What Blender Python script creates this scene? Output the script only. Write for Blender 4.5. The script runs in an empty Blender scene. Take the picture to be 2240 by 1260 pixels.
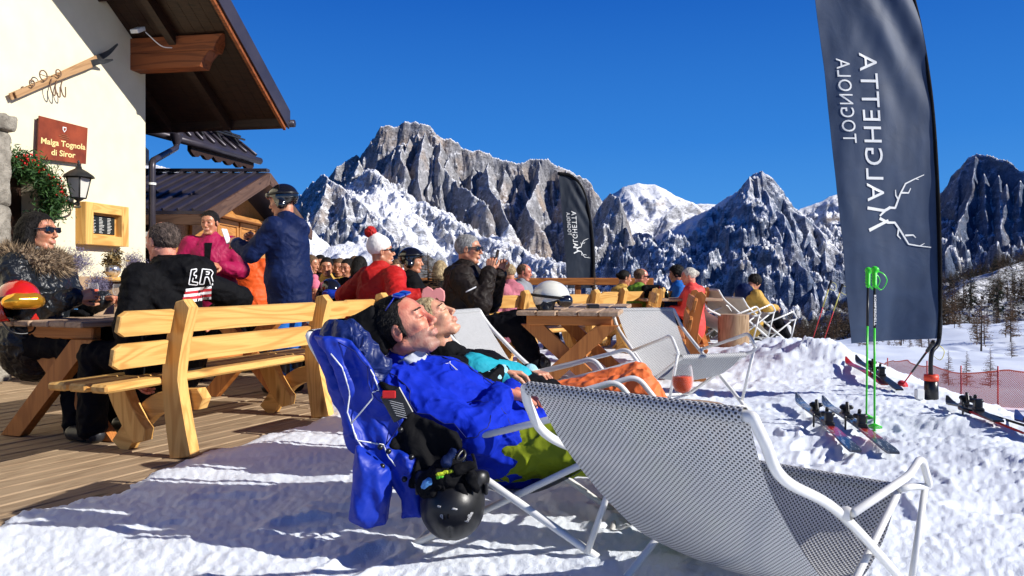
import bpy, math, random
import numpy as np
from mathutils import Vector, Matrix
import openvdb
random.seed(7); RNG = np.random.RandomState(7)
SC = bpy.context.scene; COL = SC.collection
F, HY, CH = 1700.0, 612.0, 1.02           # focal length in photo pixels, horizon row, eye height
def P(px, py, Y):
    return Vector(((px-1120)/F*Y, Y, CH-(py-HY)/F*Y))
def V(*a): return Vector(a)
def nrm(a):
    a = Vector(a); return a.normalized()
# ------------------------------------------------------------------ noise
_pm = np.arange(256); np.random.RandomState(3).shuffle(_pm); _pm = np.concatenate([_pm, _pm, _pm]).astype(np.int64)
_g3 = np.random.RandomState(5).normal(size=(256, 3)); _g3 /= np.linalg.norm(_g3, axis=1)[:, None]
def noise3(x, y, z):
    xi = np.floor(x).astype(np.int64); yi = np.floor(y).astype(np.int64); zi = np.floor(z).astype(np.int64)
    xf = x-xi; yf = y-yi; zf = z-zi; xi &= 255; yi &= 255; zi &= 255
    u = xf*xf*(3-2*xf); v = yf*yf*(3-2*yf); w = zf*zf*(3-2*zf)
    def c(a, b, d):
        g = _g3[_pm[_pm[_pm[xi+a]+yi+b]+zi+d]]
        return g[..., 0]*(xf-a)+g[..., 1]*(yf-b)+g[..., 2]*(zf-d)
    l = lambda a, b, t: a+(b-a)*t
    return l(l(l(c(0,0,0), c(1,0,0), u), l(c(0,1,0), c(1,1,0), u), v), l(l(c(0,0,1), c(1,0,1), u), l(c(0,1,1), c(1,1,1), u), v), w)
_a2 = np.random.RandomState(9).rand(256)*2*np.pi; _g2 = np.stack([np.cos(_a2), np.sin(_a2)], 1)
def noise2(x, y):
    xi = np.floor(x).astype(np.int64); yi = np.floor(y).astype(np.int64)
    xf = x-xi; yf = y-yi; xi &= 255; yi &= 255
    u = xf*xf*xf*(xf*(xf*6-15)+10); v = yf*yf*yf*(yf*(yf*6-15)+10)
    def c(a, b):
        g = _g2[_pm[_pm[xi+a]+yi+b]]; return g[..., 0]*(xf-a)+g[..., 1]*(yf-b)
    return (lambda p, q: p+(q-p)*v)(c(0,0)+(c(1,0)-c(0,0))*u, c(0,1)+(c(1,1)-c(0,1))*u)*1.5
def fbm2(x, y, o=4, g=.5):
    s = 0; a = 1
    for i in range(o): s = s+a*noise2(x+i*17.3, y-i*9.1); x = x*2.03; y = y*2.03; a *= g
    return s
def ridged2(x, y, o=5, g=.55):
    s = 0; a = 1; w = 1
    for i in range(o):
        n = 1-np.abs(noise2(x+i*31.7, y+i*11.9))*2; n = n*n; s = s+a*n*w; w = np.clip(n*1.4, 0, 1); x = x*2.1; y = y*2.1; a *= g
    return s
def sstep(a, b, x):
    t = np.clip((x-a)/(b-a), 0, 1); return t*t*(3-2*t)
# ------------------------------------------------------------------ objects
def link(o, parent=None):
    COL.objects.link(o)
    if parent is not None: o.parent = parent
    return o
def tag(o, label=None, cat=None, group=None, kind=None):
    if label: o['label'] = label
    if cat: o['category'] = cat
    if group: o['group'] = group
    if kind: o['kind'] = kind
    return o
def thing(name, label, cat, loc=(0,0,0), rz=0, group=None):
    o = bpy.data.objects.new(name, None); o.empty_display_size = .1; link(o)
    o.location = loc; o.rotation_euler = (0, 0, rz); return tag(o, label, cat, group)
def np_mesh(name, verts, faces, mat, parent=None, world=False, smooth=True, grain=None, loc=None, matidx=None):
    """verts (n,3), faces (m,3|4) arrays; world=True: verts are in world metres and the parent is only translated"""
    verts = np.asarray(verts, dtype=np.float32)
    if world:
        off = np.array(parent.location if parent is not None else (loc if loc is not None else (0, 0, 0)), dtype=np.float32)
        p = parent
        if p is not None and p.parent is not None: off = off+np.array(p.parent.location, dtype=np.float32)
        verts = verts-off
    me = bpy.data.meshes.new(name); n = len(verts); me.vertices.add(n); me.vertices.foreach_set('co', verts.ravel())
    if isinstance(faces, np.ndarray) or (len(faces) and isinstance(faces[0], np.ndarray)):
        fl = [faces] if isinstance(faces, np.ndarray) else faces
        li = np.concatenate([f.ravel() for f in fl]).astype(np.int32); sz = np.concatenate([np.full(len(f), f.shape[1]) for f in fl]).astype(np.int32)
    else:
        li = np.array([i for f in faces for i in f], dtype=np.int32); sz = np.array([len(f) for f in faces], dtype=np.int32)
    me.loops.add(len(li)); me.loops.foreach_set('vertex_index', li)
    st = np.concatenate([[0], np.cumsum(sz)[:-1]]).astype(np.int32); me.polygons.add(len(sz))
    me.polygons.foreach_set('loop_start', st)
    try: me.polygons.foreach_set('loop_total', sz)
    except Exception: pass
    me.update(calc_edges=True)
    me.polygons.foreach_set('use_smooth', np.full(len(sz), bool(smooth)))
    for m in (mat if isinstance(mat, (list, tuple)) else [mat]): me.materials.append(m)
    if matidx is not None: me.polygons.foreach_set('material_index', np.asarray(matidx, dtype=np.int32))
    if grain is not None:
        at = me.attributes.new('grain', 'FLOAT_VECTOR', 'POINT'); at.data.foreach_set('vector', np.asarray(grain, dtype=np.float32).ravel())
    me.update()
    o = bpy.data.objects.new(name, me)
    if world and parent is None and loc is not None: o.location = loc
    return link(o, parent)
# ------------------------------------------------------------------ poly builder with grain coordinates
class MB:
    def __init__(s): s.v = []; s.f = []; s.g = []; s.sm = []
    def _add(s, vs, fs, gs, sm):
        b = len(s.v); s.v += [tuple(v) for v in vs]; s.g += [tuple(g) for g in gs]
        s.f += [tuple(b+i for i in f) for f in fs]; s.sm += [sm]*len(fs)
    def box(s, c, size, rot=None, bev=.006, long=None):
        """chamfered box; rot = 3x3 Matrix or z angle"""
        R = rot if isinstance(rot, Matrix) else Matrix.Rotation(rot or 0, 3, 'Z')
        h = [d/2 for d in size]; b = min(bev, min(h)*.7); c = Vector(c)
        ax = long if long is not None else max(range(3), key=lambda i: size[i]); o = [ax]+[i for i in range(3) if i != ax]
        off = (random.random()*20, random.random()*20, random.random()*20)
        vs = []; idx = {}
        for sx in (-1, 1):
            for sy in (-1, 1):
                for sz in (-1, 1):
                    for k in range(3):
                        q = [sx*(h[0]-b), sy*(h[1]-b), sz*(h[2]-b)]; q[k] = (sx, sy, sz)[k]*h[k]
                        idx[(sx, sy, sz, k)] = len(vs); vs.append(Vector(q))
        fs = []
        for k in range(3):
            i, j = [(1, 2), (2, 0), (0, 1)][k]
            for sg in (-1, 1):
                def key(a, b_):
                    t = [0, 0, 0]; t[k] = sg; t[i] = a; t[j] = b_; return idx[(t[0], t[1], t[2], k)]
                q = [key(-1, -1), key(1, -1), key(1, 1), key(-1, 1)]; fs.append(q if sg > 0 else q[::-1])
        for k in range(3):          # edges along axis k
            i, j = [(1, 2), (2, 0), (0, 1)][k]
            for a in (-1, 1):
                for b_ in (-1, 1):
                    def key(sk, face):
                        t = [0, 0, 0]; t[k] = sk; t[i] = a; t[j] = b_; return idx[(t[0], t[1], t[2], face)]
                    q = [key(-1, i), key(1, i), key(1, j), key(-1, j)]; fs.append(q if a*b_ > 0 else q[::-1])
        for sx in (-1, 1):
            for sy in (-1, 1):
                for sz in (-1, 1):
                    q = [idx[(sx, sy, sz, k)] for k in range(3)]; fs.append(q if sx*sy*sz > 0 else q[::-1])
        gs = [(v[o[0]]+off[0], v[o[1]]+off[1], v[o[2]]+off[2]) for v in vs]
        s._add([R @ v+c for v in vs], fs, gs, False); return s
    def beam(s, a, b, w, h, up=(0, 0, 1), bev=.006):
        a = Vector(a); b = Vector(b); d = b-a; L = d.length; x = d/L; y = Vector(up).cross(x)
        if y.length < 1e-4: y = Vector((0, 1, 0)).cross(x)
        y.normalize(); z = x.cross(y); R = Matrix((x, y, z)).transposed()
        return s.box((a+b)/2, (L, w, h), R, bev, 0)
    def prism(s, pts, o, ux, uy, th, long=(1, 0)):
        """polygon pts (2D) in plane o+ux,uy, extruded by +-th/2 along ux x uy"""
        ux = Vector(ux); uy = Vector(uy); n = ux.cross(uy).normalized(); o = Vector(o); m = len(pts)
        bo = (random.random()*20, random.random()*20)
        ar = sum(pts[i][0]*pts[(i+1) % m][1]-pts[(i+1) % m][0]*pts[i][1] for i in range(m))
        if ar < 0: pts = pts[::-1]
        cx = sum(p[0] for p in pts)/m; cy = sum(p[1] for p in pts)/m; e = min(.006, th*.3)
        def ins(p):
            d = Vector((cx-p[0], cy-p[1])); L = d.length or 1; return (p[0]+d.x/L*e, p[1]+d.y/L*e)
        rings = [([ins(p) for p in pts], -th/2), (pts, -th/2+e), (pts, th/2-e), ([ins(p) for p in pts], th/2)]
        vs = []; gs = []
        for pp, t in rings:
            for p in pp:
                vs.append(o+ux*p[0]+uy*p[1]+n*t); gs.append((p[0]*long[0]+p[1]*long[1]+bo[0], p[0]*-long[1]+p[1]*long[0]+bo[1], t))
        fs = [tuple(range(m-1, -1, -1)), tuple(range(3*m, 4*m))]
        for r in range(3):
            for i in range(m): j = (i+1) % m; fs.append((r*m+i, r*m+j, (r+1)*m+j, (r+1)*m+i))
        s._add(vs, fs, gs, False); return s
    def tube(s, pts, r, n=10, smooth=True, cap=True, flat=1.0, closed=False):
        pts = [Vector(p) for p in pts]; rr = r if isinstance(r, (list, tuple)) else [r]*len(pts); m = len(pts)
        T = [((pts[(i+1) % m]-pts[i-1]) if closed else (pts[min(i+1, m-1)]-pts[max(i-1, 0)])).normalized() for i in range(m)]
        u = T[0].orthogonal().normalized(); vs = []; gs = []; L = 0
        for i in range(m):
            u = (u-T[i]*u.dot(T[i])).normalized(); w = T[i].cross(u)
            if i: L += (pts[i]-pts[i-1]).length
            for k in range(n):
                a = 2*math.pi*k/n; vs.append(pts[i]+u*math.cos(a)*rr[i]+w*math.sin(a)*rr[i]*flat); gs.append((L, k/n*.3, 0))
        fs = [(i*n+k, i*n+(k+1) % n, (i+1)*n+(k+1) % n, (i+1)*n+k) for i in range(m-1) for k in range(n)]
        if closed: fs += [((m-1)*n+k, (m-1)*n+(k+1) % n, (k+1) % n, k) for k in range(n)]
        elif cap: fs += [tuple(range(n-1, -1, -1)), tuple((m-1)*n+k for k in range(n))]
        s._add(vs, fs, gs, smooth); return s
    def lathe(s, prof, c, n=24, axis=(0, 0, 1), smooth=True):
        """prof: [(r,z)...] bottom to top, open"""
        c = Vector(c); z = Vector(axis).normalized(); x = z.orthogonal().normalized(); y = z.cross(x); vs = []; gs = []
        for r, h in prof:
            for k in range(n):
                a = 2*math.pi*k/n; vs.append(c+z*h+x*math.cos(a)*r+y*math.sin(a)*r); gs.append((h, a*r, r))
        m = len(prof); fs = [(i*n+k, i*n+(k+1) % n, (i+1)*n+(k+1) % n, (i+1)*n+k) for i in range(m-1) for k in range(n)]
        s._add(vs, fs, gs, smooth)
        return s
    def poly(s, vs, fs, smooth=False):
        s._add(vs, fs, [tuple(v) for v in vs], smooth); return s
    def build(s, name, mat, parent=None, world=False, loc=None):
        o = np_mesh(name, np.array(s.v), s.f, mat, parent, world, True, np.array(s.g), loc)
        o.data.polygons.foreach_set('use_smooth', s.sm); return o
def spl(pts, n=6):
    """Catmull-Rom through points"""
    pts = [Vector(p) for p in pts]; q = [pts[0]*2-pts[1]]+pts+[pts[-1]*2-pts[-2]]; out = []
    for i in range(1, len(q)-2):
        for k in range(n):
            t = k/n; a, b, c, d = q[i-1:i+3]
            out.append(.5*((2*b)+(c-a)*t+(2*a-5*b+4*c-d)*t*t+(3*b-a-3*c+d)*t**3))
    return out+[pts[-1]]
def fillet(pts, r=.05, n=5):
    """polyline with rounded corners"""
    pts = [Vector(p) for p in pts]; out = [pts[0]]
    for i in range(1, len(pts)-1):
        a = pts[i-1]-pts[i]; b = pts[i+1]-pts[i]; q = min(r, a.length*.45, b.length*.45); p0 = pts[i]+a.normalized()*q; p1 = pts[i]+b.normalized()*q
        for k in range(n+1):
            t = k/n; out.append(p0*(1-t)**2+pts[i]*2*t*(1-t)+p1*t*t)
    return out+[pts[-1]]
# ------------------------------------------------------------------ SDF modelling, meshed with OpenVDB
class Sdf:
    def __init__(s): s.ops = []
    def cone(s, a, b, ra, rb, k=.02, sub=False):
        a = np.array(a, float); b = np.array(b, float); R = max(ra, rb)
        s.ops.append(('c', (a, b, ra, rb), np.minimum(a, b)-R, np.maximum(a, b)+R, k, sub)); return s
    def chain(s, pts, rs, k=.02):
        for i in range(len(pts)-1): s.cone(pts[i], pts[i+1], rs[i], rs[i+1], k)
        return s
    def ell(s, c, r, M=None, k=.02, sub=False):
        c = np.array(c, float); r = np.array(r, float); M = np.eye(3) if M is None else np.array(M, float)
        R = r.max(); s.ops.append(('e', (c, r, M), c-R, c+R, k, sub)); return s
    def box(s, c, h, M=None, rnd=.01, k=.01, sub=False):
        c = np.array(c, float); h = np.array(h, float); M = np.eye(3) if M is None else np.array(M, float)
        R = np.linalg.norm(h)+rnd; s.ops.append(('b', (c, h, M, rnd), c-R, c+R, k, sub)); return s
    def poly(s, pts, Y0, th, rnd=.012, k=.01, amp=.0, wf=9, seed=0):
        """flat rounded panel: pts [(x,z)] in world metres, centred on Y0, folds of depth amp"""
        a = np.array(pts, float); R = rnd+th+amp*1.6; s.ops.append(('p', (a, Y0, th, rnd, amp, wf, seed), np.array([a[:, 0].min()-rnd, Y0-R, a[:, 1].min()-rnd]), np.array([a[:, 0].max()+rnd, Y0+R, a[:, 1].max()+rnd]), k, False)); return s
    def mesh(s, h, wrinkle=0, wf=14.0, seed=0, cut=None, aniso=(1, 1, 1), post=None):
        lo = np.min([o[2] for o in s.ops if not o[5]], axis=0)-3*h-.012; hi = np.max([o[3] for o in s.ops if not o[5]], axis=0)+3*h+.012
        n = np.ceil((hi-lo)/h).astype(int)+1; D = np.full(n, .3, dtype=np.float32)
        ax = [lo[i]+h*np.arange(n[i]) for i in range(3)]
        for t, a, l, u, k, sub in s.ops:
            m = .03+k; i0 = np.clip(((l-m-lo)/h).astype(int), 0, n-1); i1 = np.clip(((u+m-lo)/h).astype(int)+2, 1, n)
            sl = tuple(slice(i0[i], i1[i]) for i in range(3))
            if any(i1[i] <= i0[i] for i in range(3)): continue
            X = ax[0][sl[0]][:, None, None]; Y = ax[1][sl[1]][None, :, None]; Z = ax[2][sl[2]][None, None, :]
            if t == 'p':
                A, Y0, th, rnd, amp, wf_, sd_ = a; xx = ax[0][sl[0]][:, None]; zz = ax[2][sl[2]][None, :]; dd = np.full((xx.shape[0], zz.shape[1]), 1e9); sg = np.ones_like(dd)
                for i in range(len(A)):
                    p0 = A[i]; p1 = A[i-1]; e = p1-p0; wx = xx-p0[0]+0*zz; wz = zz-p0[1]+0*xx; q = np.clip((wx*e[0]+wz*e[1])/(e @ e), 0, 1); dd = np.minimum(dd, (wx-q*e[0])**2+(wz-q*e[1])**2)
                    c1 = (zz >= p0[1])+(0*xx > 1); c2 = (zz < p1[1])+(0*xx > 1); c3 = e[0]*wz > e[1]*wx; fl = (c1 & c2 & c3) | (~c1 & ~c2 & ~c3); sg = np.where(fl, -sg, sg)
                d2 = (np.sqrt(dd)*sg)[:, None, :]; yc = Y0+amp*(noise2(xx*wf_+sd_+zz*wf_*.35, zz*wf_*.4-sd_)+.5*noise2(xx*wf_*2.3+zz*wf_*.8, zz*wf_*.8+sd_))[:, None, :]; d1 = np.abs(Y-yc)-th
                q0 = d2+rnd; q1 = d1+rnd; v = np.sqrt(np.maximum(q0, 0)**2+np.maximum(q1, 0)**2)+np.minimum(np.maximum(q0, q1), 0)-rnd
            elif t == 'c':
                A, B, ra, rb = a; d = B-A; L2 = max(d @ d, 1e-12); px, py, pz = X-A[0], Y-A[1], Z-A[2]
                q = np.clip((px*d[0]+py*d[1]+pz*d[2])/L2, 0, 1)
                v = np.sqrt((px-q*d[0])**2+(py-q*d[1])**2+(pz-q*d[2])**2)-(ra+(rb-ra)*q)
            else:
                C, r, M = a[0], a[1], a[2]; px, py, pz = X-C[0], Y-C[1], Z-C[2]
                u0 = px*M[0, 0]+py*M[1, 0]+pz*M[2, 0]; u1 = px*M[0, 1]+py*M[1, 1]+pz*M[2, 1]; u2 = px*M[0, 2]+py*M[1, 2]+pz*M[2, 2]
                if t == 'e':
                    k0 = np.sqrt((u0/r[0])**2+(u1/r[1])**2+(u2/r[2])**2); k1 = np.sqrt((u0/r[0]**2)**2+(u1/r[1]**2)**2+(u2/r[2]**2)**2)+1e-9
                    v = k0*(k0-1)/k1
                else:
                    q0 = np.abs(u0)-r[0]+a[3]; q1 = np.abs(u1)-r[1]+a[3]; q2 = np.abs(u2)-r[2]+a[3]
                    v = np.sqrt(np.maximum(q0, 0)**2+np.maximum(q1, 0)**2+np.maximum(q2, 0)**2)+np.minimum(np.maximum(q0, np.maximum(q1, q2)), 0)-a[3]
            d0 = D[sl]
            if sub:
                v = -v; hh = np.maximum(k-np.abs(d0-v), 0)/max(k, 1e-6); D[sl] = np.maximum(d0, v)+hh*hh*k/4
            else:
                hh = np.maximum(k-np.abs(d0-v), 0)/max(k, 1e-6); D[sl] = np.minimum(d0, v)-hh*hh*k/4
        if wrinkle or cut or post:
            I = np.nonzero(np.abs(D) < 3*h+wrinkle*1.5+.02); X, Y, Z = (ax[i][I[i]] for i in range(3))
            if wrinkle:
                x, y, z = X*wf*aniso[0]+seed*7.7, Y*wf*aniso[1]+seed*3.3, Z*wf*aniso[2]
                w1 = noise3(x*.5, y*.5, z*.5); n1 = 1-2.6*np.abs(noise3(x+w1*2.2, y+w1*1.4, z)); n2 = 1-2.6*np.abs(noise3(x*2.1+w1, y*2.1, z*2.1+w1)); n1 = n1*np.abs(n1)
                D[I] -= (wrinkle*(n1*.95+.38*n2*np.abs(n2)+.3*w1)).astype(np.float32)
            if post: D[I] = post(D[I], X, Y, Z)
        if cut:
            Xg = ax[0][:, None, None]; Yg = ax[1][None, :, None]; Zg = ax[2][None, None, :]
            for p, nn in cut:       # keep the side where (x-p).n < 0
                D = np.maximum(D, ((Xg-p[0])*nn[0]+(Yg-p[1])*nn[1]+(Zg-p[2])*nn[2]).astype(np.float32))
        D[0], D[-1] = .3, .3; D[:, 0], D[:, -1] = .3, .3; D[:, :, 0], D[:, :, -1] = .3, .3
        g = openvdb.FloatGrid(.3); g.copyFromArray(np.ascontiguousarray(D)); pts, q = g.convertToQuads(isovalue=0.0)
        pts = pts*h+lo
        return pts.astype(np.float32), q.astype(np.int64)[:, ::-1]
def strands(v, q, n, L, w, flow, seed=0, jit=.35, lift=.22):
    """thin quads lying along a surface like strands"""
    R = np.random.RandomState(seed); f = q[R.randint(0, len(q), n)]; c = v[f].mean(1); nn = np.cross(v[f[:, 1]]-v[f[:, 0]], v[f[:, 3]]-v[f[:, 0]]); nn /= np.linalg.norm(nn, axis=1)[:, None]+1e-9
    d = np.asarray(flow)[None]+R.normal(size=c.shape)*jit; d -= nn*(d*nn).sum(1)[:, None]; d /= np.linalg.norm(d, axis=1)[:, None]+1e-9; l = (L*(.5+R.rand(n)))[:, None]; s = np.cross(nn, d)*w
    tip = c+d*l+nn*l*lift*(R.rand(n)-.15)[:, None]; mid = c+d*l*.5+nn*l*.12; V4 = np.stack([c-s, c+s, tip+s*.2, tip-s*.2], 1).reshape(-1, 3); return V4.astype(np.float32), np.arange(4*n).reshape(-1, 4)
def join_m(ms):
    vs = []; fs = []; b = 0
    for v, f in ms: vs.append(v); fs.append(f+b); b += len(v)
    return np.concatenate(vs), np.concatenate(fs)
# ------------------------------------------------------------------ materials
class NT:
    def __init__(s, name):
        s.m = bpy.data.materials.new(name); s.m.use_nodes = True; s.t = s.m.node_tree; s.t.nodes.clear()
        s.out = s.n('ShaderNodeOutputMaterial'); s.co = s.n('ShaderNodeTexCoord')
    def n(s, k, **kw):
        o = s.t.nodes.new(k)
        for a, v in kw.items(): setattr(o, a, v)
        return o
    def l(s, a, b): s.t.links.new(a, b)
    def set(s, sock, v):
        if isinstance(v, bpy.types.NodeSocket): s.l(v, sock)
        elif isinstance(v, (tuple, list)) and len(v) == 3 and sock.type == 'RGBA': sock.default_value = (*v, 1)
        else: sock.default_value = v
    def math(s, op, a, b=0, c=None, clamp=False):
        o = s.n('ShaderNodeMath', operation=op, use_clamp=clamp); s.set(o.inputs[0], a); s.set(o.inputs[1], b)
        if c is not None: s.set(o.inputs[2], c)
        return o.outputs[0]
    def vec(s, v, scale=(1, 1, 1)):
        o = s.n('ShaderNodeVectorMath', operation='MULTIPLY'); s.l(v, o.inputs[0]); o.inputs[1].default_value = scale; return o.outputs[0]
    def noise(s, v, scale=5, detail=4, rough=.55, dist=0, out='Fac'):
        o = s.n('ShaderNodeTexNoise'); s.l(v, o.inputs['Vector']); o.inputs['Scale'].default_value = scale; o.inputs['Detail'].default_value = detail
        o.inputs['Roughness'].default_value = rough; o.inputs['Distortion'].default_value = dist; return o.outputs[out]
    def ramp(s, v, stops, interp='LINEAR'):
        o = s.n('ShaderNodeValToRGB'); s.l(v, o.inputs[0]); e = o.color_ramp.elements; o.color_ramp.interpolation = interp
        while len(e) < len(stops): e.new(.5)
        for i, (p, c) in enumerate(stops): e[i].position = p; e[i].color = (*c, 1) if not isinstance(c, (int, float)) else (c, c, c, 1)
        return o.outputs[0]
    def mix(s, f, a, b, mode='MIX'):
        o = s.n('ShaderNodeMix', data_type='RGBA', blend_type=mode); s.set(o.inputs[0], f); s.set(o.inputs[6], a); s.set(o.inputs[7], b); return o.outputs[2]
    def map(s, v, a, b, c=0, d=1):
        o = s.n('ShaderNodeMapRange', clamp=True); s.l(v, o.inputs[0])
        for i, q in enumerate((a, b, c, d)): o.inputs[i+1].default_value = q
        return o.outputs[0]
    def bump(s, h, strength=.3, dist=.01, normal=None):
        o = s.n('ShaderNodeBump'); s.l(h, o.inputs['Height']); o.inputs['Strength'].default_value = strength; o.inputs['Distance'].default_value = dist
        if normal: s.l(normal, o.inputs['Normal'])
        return o.outputs[0]
    def bsdf(s, col, rough=.6, normal=None, metal=0, **kw):
        o = s.n('ShaderNodeBsdfPrincipled'); s.set(o.inputs['Base Color'], col); s.set(o.inputs['Roughness'], rough); s.set(o.inputs['Metallic'], metal)
        if normal is not None: s.l(normal, o.inputs['Normal'])
        for k, v in kw.items(): s.set(o.inputs[k.replace('_', ' ')], v)
        return o
    def done(s, sh):
        s.l(sh.outputs[0] if hasattr(sh, 'outputs') else sh, s.out.inputs[0]); return s.m
    def attr(s, name='grain'):
        o = s.n('ShaderNodeAttribute', attribute_name=name); return o.outputs['Vector']
_mc = {}
def M_plain(name, col, rough=.6, var=.15, scale=6, bump=.15, bs=60, metal=0, spec=.4, coat=0, sheen=0):
    if name in _mc: return _mc[name]
    t = NT(name); v = t.co.outputs['Object']; n = t.noise(v, scale, 4)
    c2 = tuple(x*(1-var) for x in col); c1 = tuple(min(1, x*(1+var)) for x in col)
    c = t.mix(t.map(n, .3, .7), c2, c1); nb = t.noise(v, bs, 3)
    r = t.map(n, .3, .7, rough*.85, min(1, rough*1.15))
    m = t.done(t.bsdf(c, r, t.bump(nb, bump, .004) if bump else None, metal, Specular_IOR_Level=spec, Coat_Weight=coat, Sheen_Weight=sheen))
    _mc[name] = m; return m
def M_cloth(name, col, rough=.75, fold=.5, fs=9, weave=True, spec=.25, var=.12):
    if name in _mc: return _mc[name]
    t = NT(name); v = t.co.outputs['Object']
    big = t.noise(v, fs, 3, .5, .8); fine = t.noise(v, 220, 2); c = t.mix(t.map(big, .3, .7), tuple(x*(1-var) for x in col), tuple(min(1, x*(1+var)) for x in col))
    b1 = t.bump(big, fold, .03); b2 = t.bump(fine, .15 if weave else .03, .002, b1)
    m = t.done(t.bsdf(c, rough, b2, 0, Specular_IOR_Level=spec)); _mc[name] = m; return m
def M_wood(name, light, dark, rings=9, rough=.55, knots=True, bump=.25):
    if name in _mc: return _mc[name]
    t = NT(name); g = t.attr()
    w = t.vec(g, (.55, 4.2, 4.2)); big = t.noise(w, 1.3, 2, .5, .6)
    ringv = t.math('SINE', t.math('MULTIPLY', big, rings*6.0)); ring = t.map(ringv, -.2, 1)
    fib = t.noise(t.vec(g, (3, 90, 90)), 1.5, 3); tone = t.noise(t.vec(g, (.7, 2, 2)), 1.2, 2)
    c = t.mix(t.math('MULTIPLY', ring, .62), light, dark); c = t.mix(t.map(fib, .45, .8, 0, .35), c, tuple(x*.6 for x in dark))
    c = t.mix(t.map(tone, .35, .7, 0, .3), c, tuple(min(1, x*1.15) for x in light))
    if knots:
        vo = t.n('ShaderNodeTexVoronoi'); t.l(t.vec(g, (1.6, 6, 6)), vo.inputs['Vector']); vo.inputs['Scale'].default_value = .9
        c = t.mix(t.map(vo.outputs['Distance'], .05, .13, .85, 0), c, tuple(x*.45 for x in dark))
    b = t.bump(t.math('ADD', t.math('MULTIPLY', ring, .4), fib), bump, .003)
    m = t.done(t.bsdf(c, rough, b, 0, Specular_IOR_Level=.3)); _mc[name] = m; return m
def M_hair(name, col, col2=None, s=60, rough=.65):
    if name in _mc: return _mc[name]
    t = NT(name); v = t.co.outputs['Object']; n = t.noise(t.vec(v, (1, 1, .35)), s, 4, .6, 1.5)
    c = t.mix(t.map(n, .35, .65), tuple(x*.5 for x in col), col2 or tuple(min(1, x*1.6) for x in col))
    m = t.done(t.bsdf(c, rough, t.bump(n, .9, .012), 0, Specular_IOR_Level=.22)); _mc[name] = m; return m
def M_skin(name, col, blotch=.3, rough=.45):
    if name in _mc: return _mc[name]
    t = NT(name); v = t.co.outputs['Object']; n = t.noise(v, 22, 5, .65); f = t.noise(v, 150, 4, .7); f2 = t.noise(v, 48, 3)
    c = t.mix(t.map(n, .35, .65), (col[0]*1.12, col[1]*1.12, col[2]*1.1), (col[0]*.92, col[1]*(1-blotch), col[2]*(1-blotch)))
    m = t.done(t.bsdf(c, rough*.9, t.bump(f, .6, .003, t.bump(f2, .35, .004)), 0, Specular_IOR_Level=.55)); _mc[name] = m; return m
PINE = M_wood('pine_wood', (.72, .42, .125), (.46, .19, .035), 9)
PINE_D = M_wood('dark_and_shaded_pine', (.46, .17, .04), (.24, .07, .014), 8)  # darker pine; on the table legs the shade is put into the colour
WEATH = M_wood('weathered_table_wood', (.42, .29, .19), (.26, .165, .10), 9, .75, True, .4)
DECKW = M_wood('deck_wood', (.34, .24, .145), (.19, .12, .065), 10, .85, True, .6)
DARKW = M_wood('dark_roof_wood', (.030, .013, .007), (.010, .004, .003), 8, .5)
REDW = M_wood('red_brown_beam_wood', (.26, .075, .022), (.07, .018, .008), 7, .5)
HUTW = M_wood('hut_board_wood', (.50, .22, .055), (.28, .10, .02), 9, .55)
BARGE = M_wood('barge_board_wood', (.12, .065, .04), (.04, .018, .01), 8, .6)
STEEL = M_plain('white_painted_steel', (.72, .71, .67), .32, .05, 8, .03, 90, 0, .5, .3)
BLACKP = M_plain('black_plastic', (.012, .012, .013), .35, .2, 10, .05)
BLACKG = M_plain('glossy_black_shell', (.008, .008, .009), .12, .2, 10, 0, 60, 0, .6, .6)
WHITEP = M_plain('white_plastic', (.78, .78, .74), .3, .05)
IRON = M_plain('black_iron', (.02, .02, .02), .45, .3, 20, .3)
def M_glass(name, col=(1, 1, 1), rough=0.0, ior=1.45):
    t = NT(name); return t.done(t.bsdf(col, rough, None, 0, Transmission_Weight=1.0, IOR=ior))
def M_thin(name, col=(.95, .95, .95), k=.9):
    """thin clear wall: mostly see-through with a glossy skin"""
    t = NT(name); tr = t.n('ShaderNodeBsdfTransparent'); tr.inputs[0].default_value = (*col, 1); gl = t.bsdf((.9, .9, .9), .05)
    fr = t.n('ShaderNodeLayerWeight'); fr.inputs[0].default_value = .5; mx = t.n('ShaderNodeMixShader')
    t.l(t.math('ADD', t.math('MULTIPLY', t.math('POWER', fr.outputs[1], 3.0), .6), (1-k)*.3, None, True), mx.inputs[0]); t.l(tr.outputs[0], mx.inputs[1]); t.l(gl.outputs[0], mx.inputs[2]); return t.done(mx)
GLASS = M_thin('clear_glass'); 
# ------------------------------------------------------------------ light, sky, camera
SUN = Vector((.955, -.295, 0)).normalized(); EL = math.radians(29)
SUNV = Vector((SUN.x*math.cos(EL), SUN.y*math.cos(EL), math.sin(EL)))
w = bpy.data.worlds.new('World'); SC.world = w; w.use_nodes = True; nt = w.node_tree; nt.nodes.clear()
sky = nt.nodes.new('ShaderNodeTexSky'); sky.sky_type = 'NISHITA'; sky.sun_disc = False; sky.sun_elevation = EL
sky.sun_rotation = math.atan2(SUN.x, SUN.y); sky.altitude = 2200; sky.air_density = 1.0; sky.dust_density = .3; sky.ozone_density = 3.0
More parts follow.
